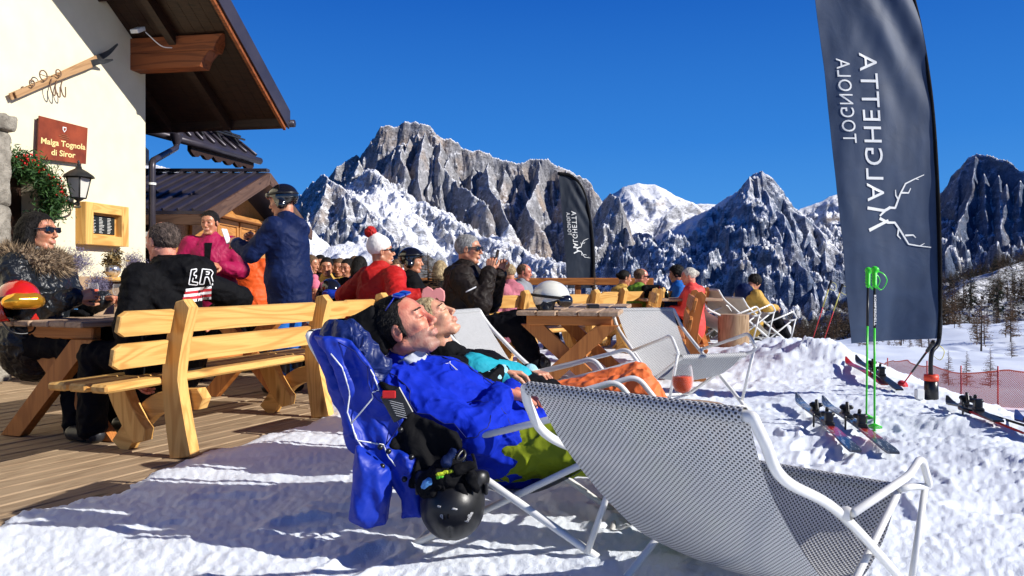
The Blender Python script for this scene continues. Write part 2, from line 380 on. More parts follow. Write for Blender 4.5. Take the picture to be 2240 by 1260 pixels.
# clear high-altitude sky: the Nishita sky blended with its own deepening towards the zenith
gc = nt.nodes.new('ShaderNodeTexCoord'); gz = nt.nodes.new('ShaderNodeSeparateXYZ'); nt.links.new(gc.outputs['Generated'], gz.inputs[0])
gr = nt.nodes.new('ShaderNodeValToRGB'); nt.links.new(gz.outputs[2], gr.inputs[0]); els = gr.color_ramp.elements
while len(els) < 7: els.new(.5)
for e, (p, c) in zip(els, [(0, (.02, .05, .10)), (.003, (.085, .36, .84)), (.06, (.075, .34, .84)), (.17, (.035, .235, .74)), (.34, (.012, .130, .57)), (.6, (.001, .030, .24)), (1, (.0005, .016, .14))]): e.position = p; e.color = (*c, 1)
bg = nt.nodes.new('ShaderNodeBackground'); bg.inputs[1].default_value = .05; bg2 = nt.nodes.new('ShaderNodeBackground'); bg2.inputs[1].default_value = .72
nt.links.new(sky.outputs[0], bg.inputs[0]); nt.links.new(gr.outputs[0], bg2.inputs[0]); mxs = nt.nodes.new('ShaderNodeMixShader'); mxs.inputs[0].default_value = .975
nt.links.new(bg.outputs[0], mxs.inputs[1]); nt.links.new(bg2.outputs[0], mxs.inputs[2])
wo = nt.nodes.new('ShaderNodeOutputWorld'); nt.links.new(mxs.outputs[0], wo.inputs[0])
sl = bpy.data.lights.new('sun', 'SUN'); sl.energy = 4.9; sl.angle = math.radians(.5); sl.color = (1, .965, .91)
so = bpy.data.objects.new('sun', sl); link(so); so.rotation_euler = SUNV.to_track_quat('Z', 'Y').to_euler(); so.location = (20, -5, 30)
cd = bpy.data.cameras.new('camera'); cam = bpy.data.objects.new('camera', cd); link(cam); cam.location = (0, 0, CH)
cam.rotation_euler = (math.pi/2, 0, 0); cd.sensor_width = 36; cd.lens = 36*F/2240; cd.shift_y = -(630-HY)/2240; cd.clip_start = .05; cd.clip_end = 30000
SC.camera = cam; SC.view_settings.view_transform = 'Standard'; SC.view_settings.look = 'None'; SC.view_settings.exposure = 0.42
SC.cycles.max_bounces = 8; SC.cycles.transparent_max_bounces = 16; SC.cycles.use_denoising = True
# ------------------------------------------------------------------ near snow ground
XE = np.array([[-5, 3.2], [3, 3.3], [5, 3.4], [6.4, 3.5], [7.5, 3.55], [9.2, 4.0], [11.3, 4.5], [30, 5]])
DB = np.array([[-5, -2.9], [2.6, -2.25], [3.14, -2.07], [3.6, -1.94], [4.36, -1.74], [4.8, -1.57], [5.3, -1.45], [6.5, -1.42], [8, -1.0], [10.5, -.4], [12, .2], [13, .9]])
_fr = np.random.RandomState(33); FOOT = []
for _k in range(46):
    _x, _y, _a = _fr.uniform(-1.2, 2.9), _fr.uniform(2.7, 9.5), _fr.uniform(0, 6.28)
    for _s in range(4): FOOT.append((_x+math.cos(_a)*_s*.62-math.sin(_a)*.11*(-1)**_s, _y+math.sin(_a)*_s*.62+math.cos(_a)*.11*(-1)**_s, _a+_fr.uniform(-.2, .2), _fr.uniform(.008, .022)))
def hz(x, y, fine=True):
    """snow height"""
    xe = np.interp(y, XE[:, 0], XE[:, 1])+.25*noise2(y*.9, x*0+3.3); out1 = x-xe
    out2 = (y-12.6)-.5*noise2(x*.6, y*0+1.1)
    o = np.maximum(out1, out2); s = np.where(o > 0, -(np.sqrt(o*o+.09)-.3)*.42, 0)
    d = y; far = -1.7-(d-12)*.075-.00*(d-12)
    far = np.where(d > 40, -3.8-(d-40)*.056, far)
    hump = 3.0*np.exp(-((x-125)/55)**2-((y-150)/60)**2)-2.2*np.exp(-((x-55)/30)**2-((y-140)/60)**2)+1.2*noise2(x*.02, y*.02)*sstep(20, 60, d)+.25*noise2(x*.2, y*.2)*sstep(10, 30, d)+.10*np.sin((x-y*.35)*2.2+3*noise2(x*.03, y*.03))*sstep(25, 50, d)*sstep(-.2, .3, noise2(x*.025+9, y*.012))+.5*np.abs(noise2(x*.06, y*.05))*sstep(30, 60, d)
    far = far+hump-np.maximum(0, y-165)*.6-.10*np.maximum(0, -(x-.47*y))*sstep(10, 60, d)*.5
    z = np.maximum(s, far)*1.0
    if fine:
        nr = sstep(25, 8, d)
        pile = .30*np.exp(-((x-3.45)/.55)**2-((y-8.9)/.8)**2)+.12*np.exp(-((x-2.9)/.7)**2-((y-9.6)/1.2)**2)+.10*np.exp(-((x-3.0)/.35)**2-((y-5.0)/.7)**2)+.07*np.exp(-((x-2.7)/.3)**2-((y-4.0)/.5)**2)
        lump = ridged2(x*2.2, y*2.2, 4)
        z = z+pile*(.75+.16*lump+.25*fbm2(x*1.7, y*1.7, 3))
        rough = .010*fbm2(x*3.1, y*3.1, 3)+.03*noise2(x*.8, y*.8)+.004*np.abs(fbm2(x*9, y*9, 3))+.006*fbm2(x*30, y*30, 2)
        clod = np.maximum(0, noise2(x*7, y*7)-.36)*.04*sstep(1.6, 3.4, x)+np.maximum(0, noise2(x*16+5, y*16)-.35)*.03*sstep(0, 3, x)
        z = z+(rough+clod)*nr
        if np.size(x) > 9000:
            for fx, fy, fa, fl in FOOT:
                m = (np.abs(x-fx) < .3) & (np.abs(y-fy) < .3); dx = x[m]-fx; dy = y[m]-fy; u_ = dx*math.cos(fa)+dy*math.sin(fa); v_ = -dx*math.sin(fa)+dy*math.cos(fa); rr = (u_/.16)**4+(v_/.062)**4
                z[m] += -fl*np.exp(-rr*1.2)+fl*.45*np.exp(-((rr**.25-1.25)/.22)**2)
        db = np.interp(y, DB[:, 0], DB[:, 1])+.10*fbm2(x*2.5+8, y*2.5, 4)
        z = z+.02+np.where(x < db, -np.minimum((db-x)*.55, .35), np.minimum((x-db)*.25, .03))*sstep(14, 12, y)
    return z
def hz1(x, y): return float(hz(np.array([x], float), np.array([y], float))[0])
def hit(px, py, y0=2.0, y1=200.0):
    """world point where the ray through a photo pixel meets the snow"""
    ys = np.geomspace(y0, y1, 4000); xs = (px-1120)/F*ys; zr = CH-(py-HY)/F*ys; h = hz(xs, ys); i = int(np.argmax(zr < h)); return Vector((xs[i], ys[i], h[i]))
def fan(px0, px1, nc, ds):
    u = np.linspace((px0-1120)/F, (px1-1120)/F, nc); return np.meshgrid(u, ds, indexing='ij')
def grid_faces(a, b):
    i = np.arange(a-1)[:, None]*b+np.arange(b-1)[None, :]; i = i.ravel(); return np.stack([i, i+b, i+b+1, i+1], 1)
ds = np.concatenate([np.geomspace(.7, 16, 420), np.geomspace(16.2, 260, 150)])
U, D_ = fan(-700, 3000, 900, ds); X = U*D_; Y = D_; Z = hz(X, Y)
t = NT('snow'); v = t.co.outputs['Object']
n1 = t.noise(v, 2.5, 4); n2 = t.noise(v, 28, 5, .65); n3 = t.noise(v, 140, 3, .7); dirt = t.noise(v, 7, 5, .7)
c = t.mix(t.map(n1, .3, .7), (.78, .83, .90), (.83, .88, .94)); c = t.mix(t.map(dirt, .66, .78, 0, .35), c, (.45, .42, .38))
b = t.bump(n2, .12, .02); b = t.bump(n3, .6, .006, b)
SNOW = t.done(t.bsdf(c, .55, b, 0, Specular_IOR_Level=.35))
g = np_mesh('snow_ground', np.stack([X.ravel(), Y.ravel(), Z.ravel()], 1), grid_faces(*X.shape), SNOW); tag(g, kind='structure')
# the ground behind and beside the viewer, out to the valley
mb = MB(); mb.poly([(-300, -200, -.45), (300, -200, -.45), (300, .8, -.45), (-300, .8, -.45)], [(0, 1, 2, 3)]); tag(mb.build('snow_field', SNOW), kind='structure')
# ------------------------------------------------------------------ boardwalk deck
bd = Vector((.46, .888, 0)).normalized(); bn = Vector((bd.y, -bd.x, 0)); mb = MB()
for i in range(-46, 18):
    c0 = Vector((-2.6, 5.0, 0))+bn*(i*.148); rs = random.uniform(-1, 0)
    a = -4.2+rs
    while a < 9 and (c0+bd*a).y < 11.5:
        if (c0+bd*a).x > 1.4: break
        L = random.uniform(2.6, 3.4); ctr = c0+bd*(a+L/2); mb.box((ctr.x, ctr.y, -.012+random.uniform(-.003, .003)), (L-.012, .138, .035), math.atan2(bd.y, bd.x)+random.uniform(-.001, .001), .006, 0); a += L
tag(mb.build('wooden_deck', DECKW), kind='structure')
# ------------------------------------------------------------------ mountains
def seg_field(X, Y, pts, prof, W=None):
    best = np.full(X.shape, -1e9); bd_ = np.full(X.shape, 1e9)
    pw = [P(*p) for p in pts]
    for i in range(len(pw)-1):
        a, b = pw[i], pw[i+1]; dx, dy = b.x-a.x, b.y-a.y; L2 = dx*dx+dy*dy
        tt = np.clip(((X-a.x)*dx+(Y-a.y)*dy)/L2, 0, 1); dist = np.hypot(X-a.x-tt*dx, Y-a.y-tt*dy); cz = a.z+(b.z-a.z)*tt
        if W is not None: dist = dist*W
        h = cz-prof(dist); m = h > best; best = np.where(m, h, best); bd_ = np.where(m, dist, bd_)
    return best, bd_
def prof_of(cliff, drop, apron):
    r = drop/cliff
    return lambda d: np.where(d < r, d*cliff, drop+(d-r)*apron)
def M_mount(name, rock, warm, snow_lo=.52, snow_hi=.66, tree=None, streak=1.0, s=.01, bd=12):
    t = NT(name); v = t.co.outputs['Object']; geo = t.n('ShaderNodeNewGeometry'); sx = t.n('ShaderNodeSeparateXYZ')
    nb = t.noise(t.vec(v, (1, 1, .35)), s*1.6, 8, .68); nf = t.noise(v, s*9, 6, .7); ns = t.noise(t.vec(v, (1, 1, .12)), s*2.2, 6, .6)
    bmp = t.bump(t.math('ADD', nb, t.math('MULTIPLY', nf, .35)), .85, bd); t.l(bmp, sx.inputs[0]); 
    base = t.mix(t.map(ns, .35, .68), rock, tuple(x*1.9 for x in rock)); base = t.mix(t.map(t.noise(v, s*.5, 3), .5, .68, 0, .75), base, warm)
    base = t.mix(t.map(nf, .50, .62, 0, .8), base, tuple(x*.32 for x in rock))
    sb = t.n('ShaderNodeAttribute', attribute_name='bias').outputs['Fac']
    key = t.math('ADD', t.math('ADD', sx.outputs[2], t.math('MULTIPLY', t.math('SUBTRACT', t.noise(v, s*4, 6, .7), .5), .46)), sb)
    zc = t.n('ShaderNodeSeparateXYZ'); t.l(v, zc.inputs[0]); led = t.math('SINE', t.math('ADD', t.math('MULTIPLY', zc.outputs[2], .115), t.math('MULTIPLY', t.noise(v, s*.8, 4), 16)))
    key = t.math('ADD', key, t.math('MULTIPLY', led, .06))
    m = t.map(key, snow_lo, snow_hi); c = t.mix(m, base, (.86, .87, .9))
    if tree:
        z = t.n('ShaderNodeSeparateXYZ'); t.l(v, z.inputs[0]); tz = t.map(z.outputs[2], tree[0], tree[1], 1, 0)
        tn = t.noise(v, tree[2], 4, .75); f = t.math('MULTIPLY', tz, t.map(tn, tree[3] if len(tree) > 3 else .5, .6)); c = t.mix(t.math('MULTIPLY', f, .9), c, (.014, .018, .012))
    return t.done(t.bsdf(c, .9, bmp, 0, Specular_IOR_Level=.1))
def massif(name, px0, px1, nc, d0, d1, nd, ridges, mat, amp, ns, floor=-900, seed=0, warpk=.35):
    U, Dd = fan(px0, px1, nc, np.linspace(d0, d1, nd)); X = U*Dd; Y = Dd; sx = X+seed*777; sy = Y+seed*333
    wx = fbm2(sx/ns*.8, sy/ns*.8, 3)*ns*.16; wy = fbm2(sx/ns*.8+40, sy/ns*.8+9, 3)*ns*.16
    W = 1+warpk*fbm2(sx/ns*1.7, sy/ns*1.7, 4)
    H = np.full(X.shape, -1e9); DD = np.full(X.shape, 1e9); B = np.zeros(X.shape)
    for pts, prof, bias in ridges:
        h, dd = seg_field(X+wx*.6, Y+wy*.6, pts, prof, W); m = h > H; H = np.where(m, h, H); DD = np.where(m, dd, DD); B = np.where(m, bias if not callable(bias) else bias(dd), B)
    rg = ridged2((sx+wx)/ns*1.5, (sy+wy)/ns*1.5, 7, .6)-1.0; k = np.clip(DD/(ns*.55), .06, 1)
    calm = 1-.78*sstep(.02, .14, B); low = .35+.65*sstep(-400, 150, H); H = H+amp*.8*rg*k*calm*low+amp*(.30*fbm2(sx/ns*5, sy/ns*5, 5, .6)-.22*np.abs(noise2(sx/ns*11, sy/ns*11)))*np.clip(DD/(ns*.12), .3, 1)*calm*low
    H = np.maximum(H, floor)
    o = np_mesh(name, np.stack([X.ravel(), Y.ravel(), H.ravel()], 1), grid_faces(*X.shape), mat)
    at = o.data.attributes.new('bias', 'FLOAT', 'POINT'); at.data.foreach_set('value', B.ravel().astype(np.float32)); tag(o, kind='structure'); return o
def z5(L, d): return [(640+a/3.074, 230+b/3.074, (d if not isinstance(d, tuple) else d[0]+(d[1]-d[0])*i/(len(L)-1))) for i, (a, b) in enumerate(L)]
def z6(L, d): return [(1280+a/2.333, 330+b/2.333, (d if not isinstance(d, tuple) else d[0]+(d[1]-d[0])*i/(len(L)-1))) for i, (a, b) in enumerate(L)]
_jr = np.random.RandomState(21)
def jag(pts, amp=5.0, lv=2, da=45):
    for k in range(lv):
        o = [pts[0]]
        for a, b in zip(pts[:-1], pts[1:]):
            L = math.hypot(b[0]-a[0], b[1]-a[1]); s = min(amp, L*.16); o += [((a[0]+b[0])/2+_jr.uniform(-s, s)*.6, (a[1]+b[1])/2+_jr.uniform(-s, s), (a[2]+b[2])/2+_jr.uniform(-da, da)*min(1, L/40)), b]
        pts = o; amp *= .55; da *= .55
    return pts
def ribs(main, n, p0, p1, dlen, dy, prof, bias):
    out = []
    for k in range(n):
        q = p0+(p1-p0)*(k+_jr.uniform(.15, .85))/n; px = [p[0] for p in main]; i = max(0, min(len(main)-2, int(np.searchsorted(px, q)-1))); f = (q-main[i][0])/max(1e-3, main[i+1][0]-main[i][0])
        y = main[i][1]+(main[i+1][1]-main[i][1])*f; d = main[i][2]+(main[i+1][2]-main[i][2])*f; st = _jr.uniform(.1, .5); Lh = _jr.uniform(.5, 1); dr = _jr.uniform(-14, 20)
        out.append((jag([(q, y+dy*st*.5, d-40-dlen*st*.5), (q+dr*.5, y+dy*(st+.3*Lh), d-dlen*(st+.35*Lh)), (q+dr*1.3, y+dy*(st+.8*Lh), d-dlen*(st+.8*Lh))], 5, 2), prof, bias))
    return out
ap = lambda lo, hi, r0, r1: (lambda d: lo+(hi-lo)*sstep(r0, r1, d))
MAIN = z5([(150,560),(250,450),(350,370),(430,330),(455,350),(560,220),(590,135),(690,140),(730,110),(810,105),(930,130),(975,195),(1060,220),(1130,285),(1200,320),(1240,305),(1450,370),(1540,385),(1640,360),(1720,370),(1850,420),(1990,480),(2060,590),(2090,640)], 5100)
S1 = z5([(-60,760),(20,640),(60,590),(140,510),(225,460),(340,560),(450,640),(560,780),(640,850),(700,960)], (4700, 3700))
S2 = z5([(560,420),(690,530),(800,610),(1000,700),(1120,770),(1300,870),(1500,930),(1640,1010),(1850,1060)], (4750, 3500))
S3 = z5([(720,250),(760,300),(800,470),(900,560)], (5000, 4600)); S4 = z5([(980,250),(1050,420),(1180,560),(1300,660)], (5000, 4300))
S5 = z5([(1300,380),(1350,500),(1400,640),(1480,820)], (5000, 4200)); S6 = z5([(1660,370),(1640,520),(1600,640),(1620,760)], (5000, 4250)); S7 = z5([(1850,420),(1900,560),(1950,700)], (5000, 4300))
S8 = z5([(440,360),(470,470),(560,560),(600,620)], (4950, 4500))
PIL = z5([(1990,760),(2030,690),(2110,575),(2160,605),(2190,700),(2230,800),(2240,900)], (4300, 4000))
MM = M_mount('limestone_rock', (.17, .168, .175), (.40, .30, .225), .50, .57, (-60, 120, .035), 1, .008, 16)
mp = prof_of(2.1, 520, .62); sp = prof_of(1.6, 190, .55)
MAIN = jag(MAIN, 5, 1); S1 = jag(S1, 6, 2); S2 = jag(S2, 5, 2); S3, S4, S5, S6, S7, S8, PIL = [jag(q, 9, 2, 90) for q in (S3, S4, S5, S6, S7, S8, PIL)]
massif('mountain', 560, 1480, 760, 2900, 5600, 560, ribs(MAIN, 17, 740, 1300, 760, 240, prof_of(2.2, 300, .6), -.11)+ribs(S1, 5, 690, 800, 350, 110, prof_of(1.8, 200, .6), -.05)+[(MAIN, mp, ap(-.12, .16, 330, 520)), (S1, prof_of(1.5, 330, .6), ap(-.02, .08, 200, 420)), (S2, prof_of(.75, 120, .55), ap(.02, .20, 0, 420)),
    (S3, mp, -.11), (S4, mp, -.12), (S5, mp, -.11), (S6, mp, -.11), (S7, mp, -.08), (S8, mp, -.11), (PIL, prof_of(2.3, 300, .6), -.1)], MM, 110, 420, -900, 1)
HUMP = z5([(380,1180),(560,1080),(640,1010),(700,960),(760,930),(860,980),(960,1040),(1060,1110),(1300,1220)], 2300)
massif('mountain', 560, 1500, 420, 1500, 2700, 160, [(HUMP, prof_of(1.1, 60, 1.0), -.2)], M_mount('dark_hill_rock', (.09, .088, .09), (.14, .11, .09), .60, .75, (0, 300, .06)), 30, 160, -700, 2)
# middle peaks
PK = z6([(60,330),(160,220),(200,185),(270,165),(360,172),(430,210),(500,250),(560,268),(665,270),(760,300)], 6000)
RIB = z6([(300,520),(350,440),(420,330),(480,270),(545,255),(600,300)], (4900, 5300))
C1 = z6([(-40,680),(100,580),(200,500),(300,450),(420,400),(560,330),(650,290),(780,205),(870,120),(920,98),(970,125),(1010,200),(1060,260),(1130,330),(1200,400),(1280,480),(1330,570),(1400,700),(1500,760)], (3000, 3900))
C1 = [(a, b, 3700+(1680-a)*(3.2 if a < 1680 else 2.6)) for a, b, c in C1]
C2 = z6([(930,110),(960,230),(1010,330),(1050,450),(1120,600),(1180,760)], (3680, 2900)); C3 = z6([(870,130),(800,300),(700,480),(600,640),(500,800)], (3680, 3300))
C4 = z6([(1130,330),(1170,480),(1260,640),(1330,800)], (3450, 2900)); C5 = z6([(650,290),(560,420),(440,560),(300,720)], (3800, 3900))
BK = z6([(1000,400),(1100,292),(1200,262),(1280,228),(1400,200),(1700,210),(1830,230),(2100,330),(2400,420)], 6100)
D1 = z6([(1700,330),(1815,200),(1835,175),(1850,122),(1930,40),(1990,8),(2060,15),(2130,50),(2165,82),(2190,102),(2240,95),(2330,130),(2500,200)], 5400)
D1 = [(a, b, 5400-(a-2133)*(4 if a < 2133 else 3)) for a, b, c in D1]
MC = M_mount('blue_shaded_peak_rock', (.07, .09, .135), (.20, .17, .15), .54, .62, (-250, -60, .04), 1, .010, 12)  # blue of haze and shade is mixed into this rock colour
C1 = jag(C1, 5, 1); C2, C3, C4, C5 = [jag(q, 9, 2, 80) for q in (C2, C3, C4, C5)]; C1L = [(a, b+2, c-15) for a, b, c in C1 if a < 1625]
massif('mountain', 1230, 1960, 600, 2200, 5300, 560, ribs(C1, 9, 1600, 1830, 500, 170, prof_of(1.7, 200, .6), -.02)+[(C1L, prof_of(.75, 120, .55), ap(.16, .05, 60, 420)), (C1, prof_of(1.7, 420, .68), ap(-.02, .05, 100, 500)), (C2, prof_of(1.5, 250, .7), -.08), (C3, prof_of(1.1, 250, .7), .0), (C4, prof_of(1.4, 250, .7), -.08), (C5, prof_of(1., 100, .62), .03)], MC, 62, 330, -900, 3)
massif('mountain', 1240, 2300, 380, 4700, 6700, 220, [(PK, prof_of(.9, 260, .5), .10), (RIB, prof_of(1.6, 200, .55), -.02), (BK, prof_of(.9, 100, .5), .04)], MM, 70, 360, -900, 4)
D2 = z6([(1990,20),(1960,250),(1900,400),(1840,520)], (5350, 4700)); D3 = z6([(2165,90),(2160,300),(2120,450),(2090,560)], (5350, 4700))
massif('mountain', 1900, 2700, 380, 3600, 5900, 280, [(D1, prof_of(2.6, 620, .55), ap(-.14, .2, 230, 300)), (jag(D2, 9, 2, 90), prof_of(2.6, 500, .5), -.14), (jag(D3, 9, 2, 90), prof_of(2.6, 500, .5), -.14)]+ribs(D1, 7, 2060, 2240, 500, 200, prof_of(2.4, 300, .6), -.12), MC, 70, 330, -900, 5)
# ------------------------------------------------------------------ main house
HC = Vector((-.17, -.985, 0)).normalized(); HN = Vector((.985, -.17, 0)).normalized(); HW0 = Vector((-4.906, 10.4, 0))
def Hp(t, n, z): return HW0+HC*t+HN*n+Vector((0, 0, z))
def wall_t(px, n=0):
    """distance along the gable wall where a photo column meets it"""
    k = (px-1120)/F; o = HW0+HN*n; return (k*o.y-o.x)/(HC.x-k*HC.y)
def wall_pt(px, py, n=0):
    t = wall_t(px, n); p = HW0+HN*n+HC*t; return t, CH-(py-HY)/F*p.y
HROT = math.atan2(HC.y, HC.x)
def RS(zu=(0, 0, 1)): return Matrix((HC, -HN, Vector((0, 0, 1)))).transposed()
HR = Matrix((HC, HN, Vector((0, 0, 1)))).transposed()
if HR.determinant() < 0: HR = Matrix((HC, -HN, Vector((0, 0, 1)))).transposed()
def hbox(mb, t0, t1, n0, n1, z0, z1, bev=.004, long=None):
    c = Hp((t0+t1)/2, (n0+n1)/2, (z0+z1)/2); mb.box(c, (abs(t1-t0), abs(n1-n0), abs(z1-z0)), HR, bev, long)
t_ = NT('cream_plaster'); v = t_.co.outputs['Object']; n1 = t_.noise(v, 3, 4); n2 = t_.noise(v, 45, 4)
PLASTER = t_.done(t_.bsdf(t_.mix(t_.map(n1, .3, .7), (.68, .61, .42), (.74, .67, .48)), .85, t_.bump(n2, .3, .006)))
t_ = NT('rough_stone'); v = t_.co.outputs['Object']; n1 = t_.noise(v, 6, 6, .7); n2 = t_.noise(v, 30, 5, .7)
STONE = t_.done(t_.bsdf(t_.mix(t_.map(n1, .35, .65), (.16, .14, .11), (.42, .38, .31)), .9, t_.bump(n2, .9, .03)))
METALROOF = M_plain('dark_purple_metal_roof', (.045, .038, .048), .38, .2, 3, .05, 30, .3)
house = thing('house', 'cream plastered alpine house with a wide dark wooden gable roof overhang', 'house', tuple(HW0))
rz0 = lambda t: 3.995+.631*t          # underside of the roof above wall position t
# gable wall with the doorway left open
def wall_quad(mb, t0, t1, za0, za1, zb0, zb1, th=.35):
    """slab between t0 (z za0..za1) and t1 (z zb0..zb1)"""
    vs = [Hp(t0, 0, za0), Hp(t1, 0, zb0), Hp(t1, 0, zb1), Hp(t0, 0, za1), Hp(t0, -th, za0), Hp(t1, -th, zb0), Hp(t1, -th, zb1), Hp(t0, -th, za1)]
    mb.poly(vs, [(0, 3, 2, 1), (4, 5, 6, 7), (0, 1, 5, 4), (3, 7, 6, 2), (0, 4, 7, 3), (1, 2, 6, 5)])
mb = MB(); wall_quad(mb, 0, 1.78, -.1, rz0(0), -.1, rz0(1.78)); wall_quad(mb, 1.78, 2.75, 2.2, rz0(1.78), 2.2, rz0(2.75)); wall_quad(mb, 2.75, 7.5, -.1, rz0(2.75), -.1, rz0(7.5))
mb.build('wall', PLASTER, house, True)
mb = MB(); c = Hp(.16, -3.6, 1.9); mb.box(c, (.3, 6.4, 4.0), HR); mb.build('wall', PLASTER, house, True)
# door, recessed
mb = MB(); hbox(mb, 1.78, 2.75, -.34, -.28, 0, 2.2); d = mb.build('door', DARKW, house, True)
mb = MB(); mb.tube([Hp(1.9, -.25, 1.02), Hp(2.02, -.23, 1.02)], .012); mb.build('handle', IRON, d, True)
# roof: slab with boards beneath and dark metal on top
def roofpt(t, n, dz=0): return Hp(t, n, rz0(t)+dz)
mb = MB()
def slab(mb, t0, t1, n0, n1, d0, d1):
    vs = [roofpt(t0, n0, d0), roofpt(t1, n0, d0), roofpt(t1, n1, d0), roofpt(t0, n1, d0), roofpt(t0, n0, d1), roofpt(t1, n0, d1), roofpt(t1, n1, d1), roofpt(t0, n1, d1)]
    mb.poly(vs, [(0, 1, 2, 3), (4, 7, 6, 5), (0, 4, 5, 1), (1, 5, 6, 2), (2, 6, 7, 3), (3, 7, 4, 0)])
nn = -3.0
while nn < 1.40:
    slab(mb, -1.03, 8, nn, nn+.135, .0, .05); nn += .14
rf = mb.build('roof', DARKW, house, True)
mb = MB(); slab(mb, -1.1, 8, -6, 1.50, .13, .17); slab(mb, -1.1, 8, 1.502, 1.525, -.10, .18); slab(mb, -1.13, -1.10, -3, 1.525, .02, .18)
mb.build('roof_covering', METALROOF, rf, True)
mb = MB(); slab(mb, -1.05, 8, 1.455, 1.495, -.16, .125); slab(mb, -1.05, 8, 1.40, 1.452, -.07, .04); mb.build('barge_board', REDW, rf, True)
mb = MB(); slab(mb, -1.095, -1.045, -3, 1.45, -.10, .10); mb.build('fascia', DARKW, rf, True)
mb = MB()
for tt in (.9, 1.9, 2.9, 4): slab(mb, tt, tt+.12, -2, 1.39, -.0, -.14)
for n0 in (.55, -.4): slab(mb, -1.03, 8, n0, n0+.1, -.002, -.15)
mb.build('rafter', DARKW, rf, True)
mb = MB(); mb.tube([roofpt(-1.19, -3, .05), roofpt(-1.19, 1.56, .05)], .055, 12); mb.build('gutter', METALROOF, rf, True)
# projecting purlins in two stacked timbers with carved ends
for tc in (.20, 2.35):
    for k, (z0, z1, ln) in enumerate(((.0, .20, 1.30), (-.20, -.004, 1.12))):
        mb = MB(); zt = rz0(tc)-.17; pr = [(-.1, 0), (ln, 0), (ln-.05, -.05), (ln-.09, -.1), (ln-.13, -.2), (-.1, -.2)]
        mb.prism(pr, Hp(tc, 0, zt+z1-.0), HN, (0, 0, 1), .22); mb.build('purlin', REDW, house, True)
# floodlight under the soffit
fl = thing('floodlight', 'small white floodlight under the dark roof soffit', 'floodlight', tuple(Hp(.55, .28, rz0(.55)-.17)))
mb = MB(); mb.box(fl.location, (.17, .11, .05), HR @ Matrix.Rotation(.5, 3, 'Y')); mb.build('housing', WHITEP, fl, True)
mb = MB(); mb.tube(spl([Hp(.5, .35, rz0(.5)-.15), Hp(.4, .5, rz0(.4)-.24), Hp(.3, .6, rz0(.3)-.18)]), .007, 6); mb.build('cable', WHITEP, fl, True)
# corner strip and downpipe
dp = thing('downpipe', 'dark metal downpipe running down the house corner under the lower roof', 'downpipe', tuple(Hp(-.10, .02, 0)))
a = P(386, 300, 12.4)
mb = MB(); mb.tube(fillet([a, a+V(0, 0, -.17), Hp(-.10, .03, 2.62), Hp(-.10, .03, 2.4), Hp(-.10, .03, 0.02)], .12), .045, 12)
mb.lathe([(.05, -.12), (.10, .02), (.10, .05)], a, 12); mb.build('pipe', METALROOF, dp, True)
for z in (.6, 1.5, 2.3): mb = MB(); mb.lathe([(.052, 0), (.052, .03)], Hp(-.10, .03, z), 12); mb.build('clamp', WHITEP, dp, True)
# lower roof behind the corner
lr = thing('lean_to_roof', 'lower dark metal roof with snow guard rail and gutter behind the house corner', 'roof', tuple(P(320, 277, 12)))
p1 = P(300, 268, 11.9); p2 = P(560, 341, 14.6); q2 = P(462, 262, 15.2); q1 = P(255, 190, 12.2); up = V(0, 0, .07)
mb = MB(); mb.poly([p1, p2, q2, q1, p1-up, p2-up, q2-up, q1-up], [(0, 1, 2, 3), (7, 6, 5, 4), (0, 4, 5, 1), (1, 5, 6, 2), (2, 6, 7, 3), (3, 7, 4, 0)]); mb.build('roof', METALROOF, lr, True)
mb = MB()
for k in range(11):
    f_ = k/10; a_ = p1.lerp(p2, f_); b_ = q1.lerp(q2, f_); mb.tube([a_+V(0, 0, .02), b_+V(0, 0, .02)], .03, 6)
mb.build('seam', METALROOF, lr, True)
mb = MB(); dd = (p2-p1).normalized(); mb.tube([p1-V(0, 0, .08), p2+dd*.12-V(0, 0, .08)], .065, 12)
mb.build('gutter', METALROOF, lr, True)
mb = MB(); zz = []
for k in range(28):
    f_ = .42+.58*k/27; a_ = p1.lerp(p2, f_)+V(-.05, .03, -.10); zz += [a_]
vs = zz+[z_-V(0, 0, .10+.09*abs(math.sin(i*.7))) for i, z_ in enumerate(zz)]; m_ = len(zz); vs = vs+[x-V(.06, 0, 0) for x in vs]
mb.poly(vs, [(i, i+1, m_+i+1, m_+i) for i in range(m_-1)]+[(2*m_+i, 3*m_+i, 3*m_+i+1, 2*m_+i+1) for i in range(m_-1)]+[(m_+i, m_+i+1, 3*m_+i+1, 3*m_+i) for i in range(m_-1)]); mb.build('valance', DARKW, lr, True)
mb = MB()
for s_ in (.45, .62):
    mb.tube([p1.lerp(q1, s_*.55)+V(0, 0, .13), p2.lerp(q2, s_*.55)+V(0, 0, .13)], .02, 8)
for f_ in (.35, .55, .72, .9): a_ = p1.lerp(p2, f_); b_ = q1.lerp(q2, f_); mb.beam(a_.lerp(b_, .18), a_.lerp(b_, .42)+V(0, 0, .12), .04, .10)
mb.build('snow_guard', IRON, lr, True)
# support wall below the lower roof
mb = MB(); mb.beam(P(300, 300, 12.2)-V(.25, 0, 0), P(500, 345, 15)-V(1.6, 0, 0), .12, .3); mb.build('beam', DARKW, lr, True)
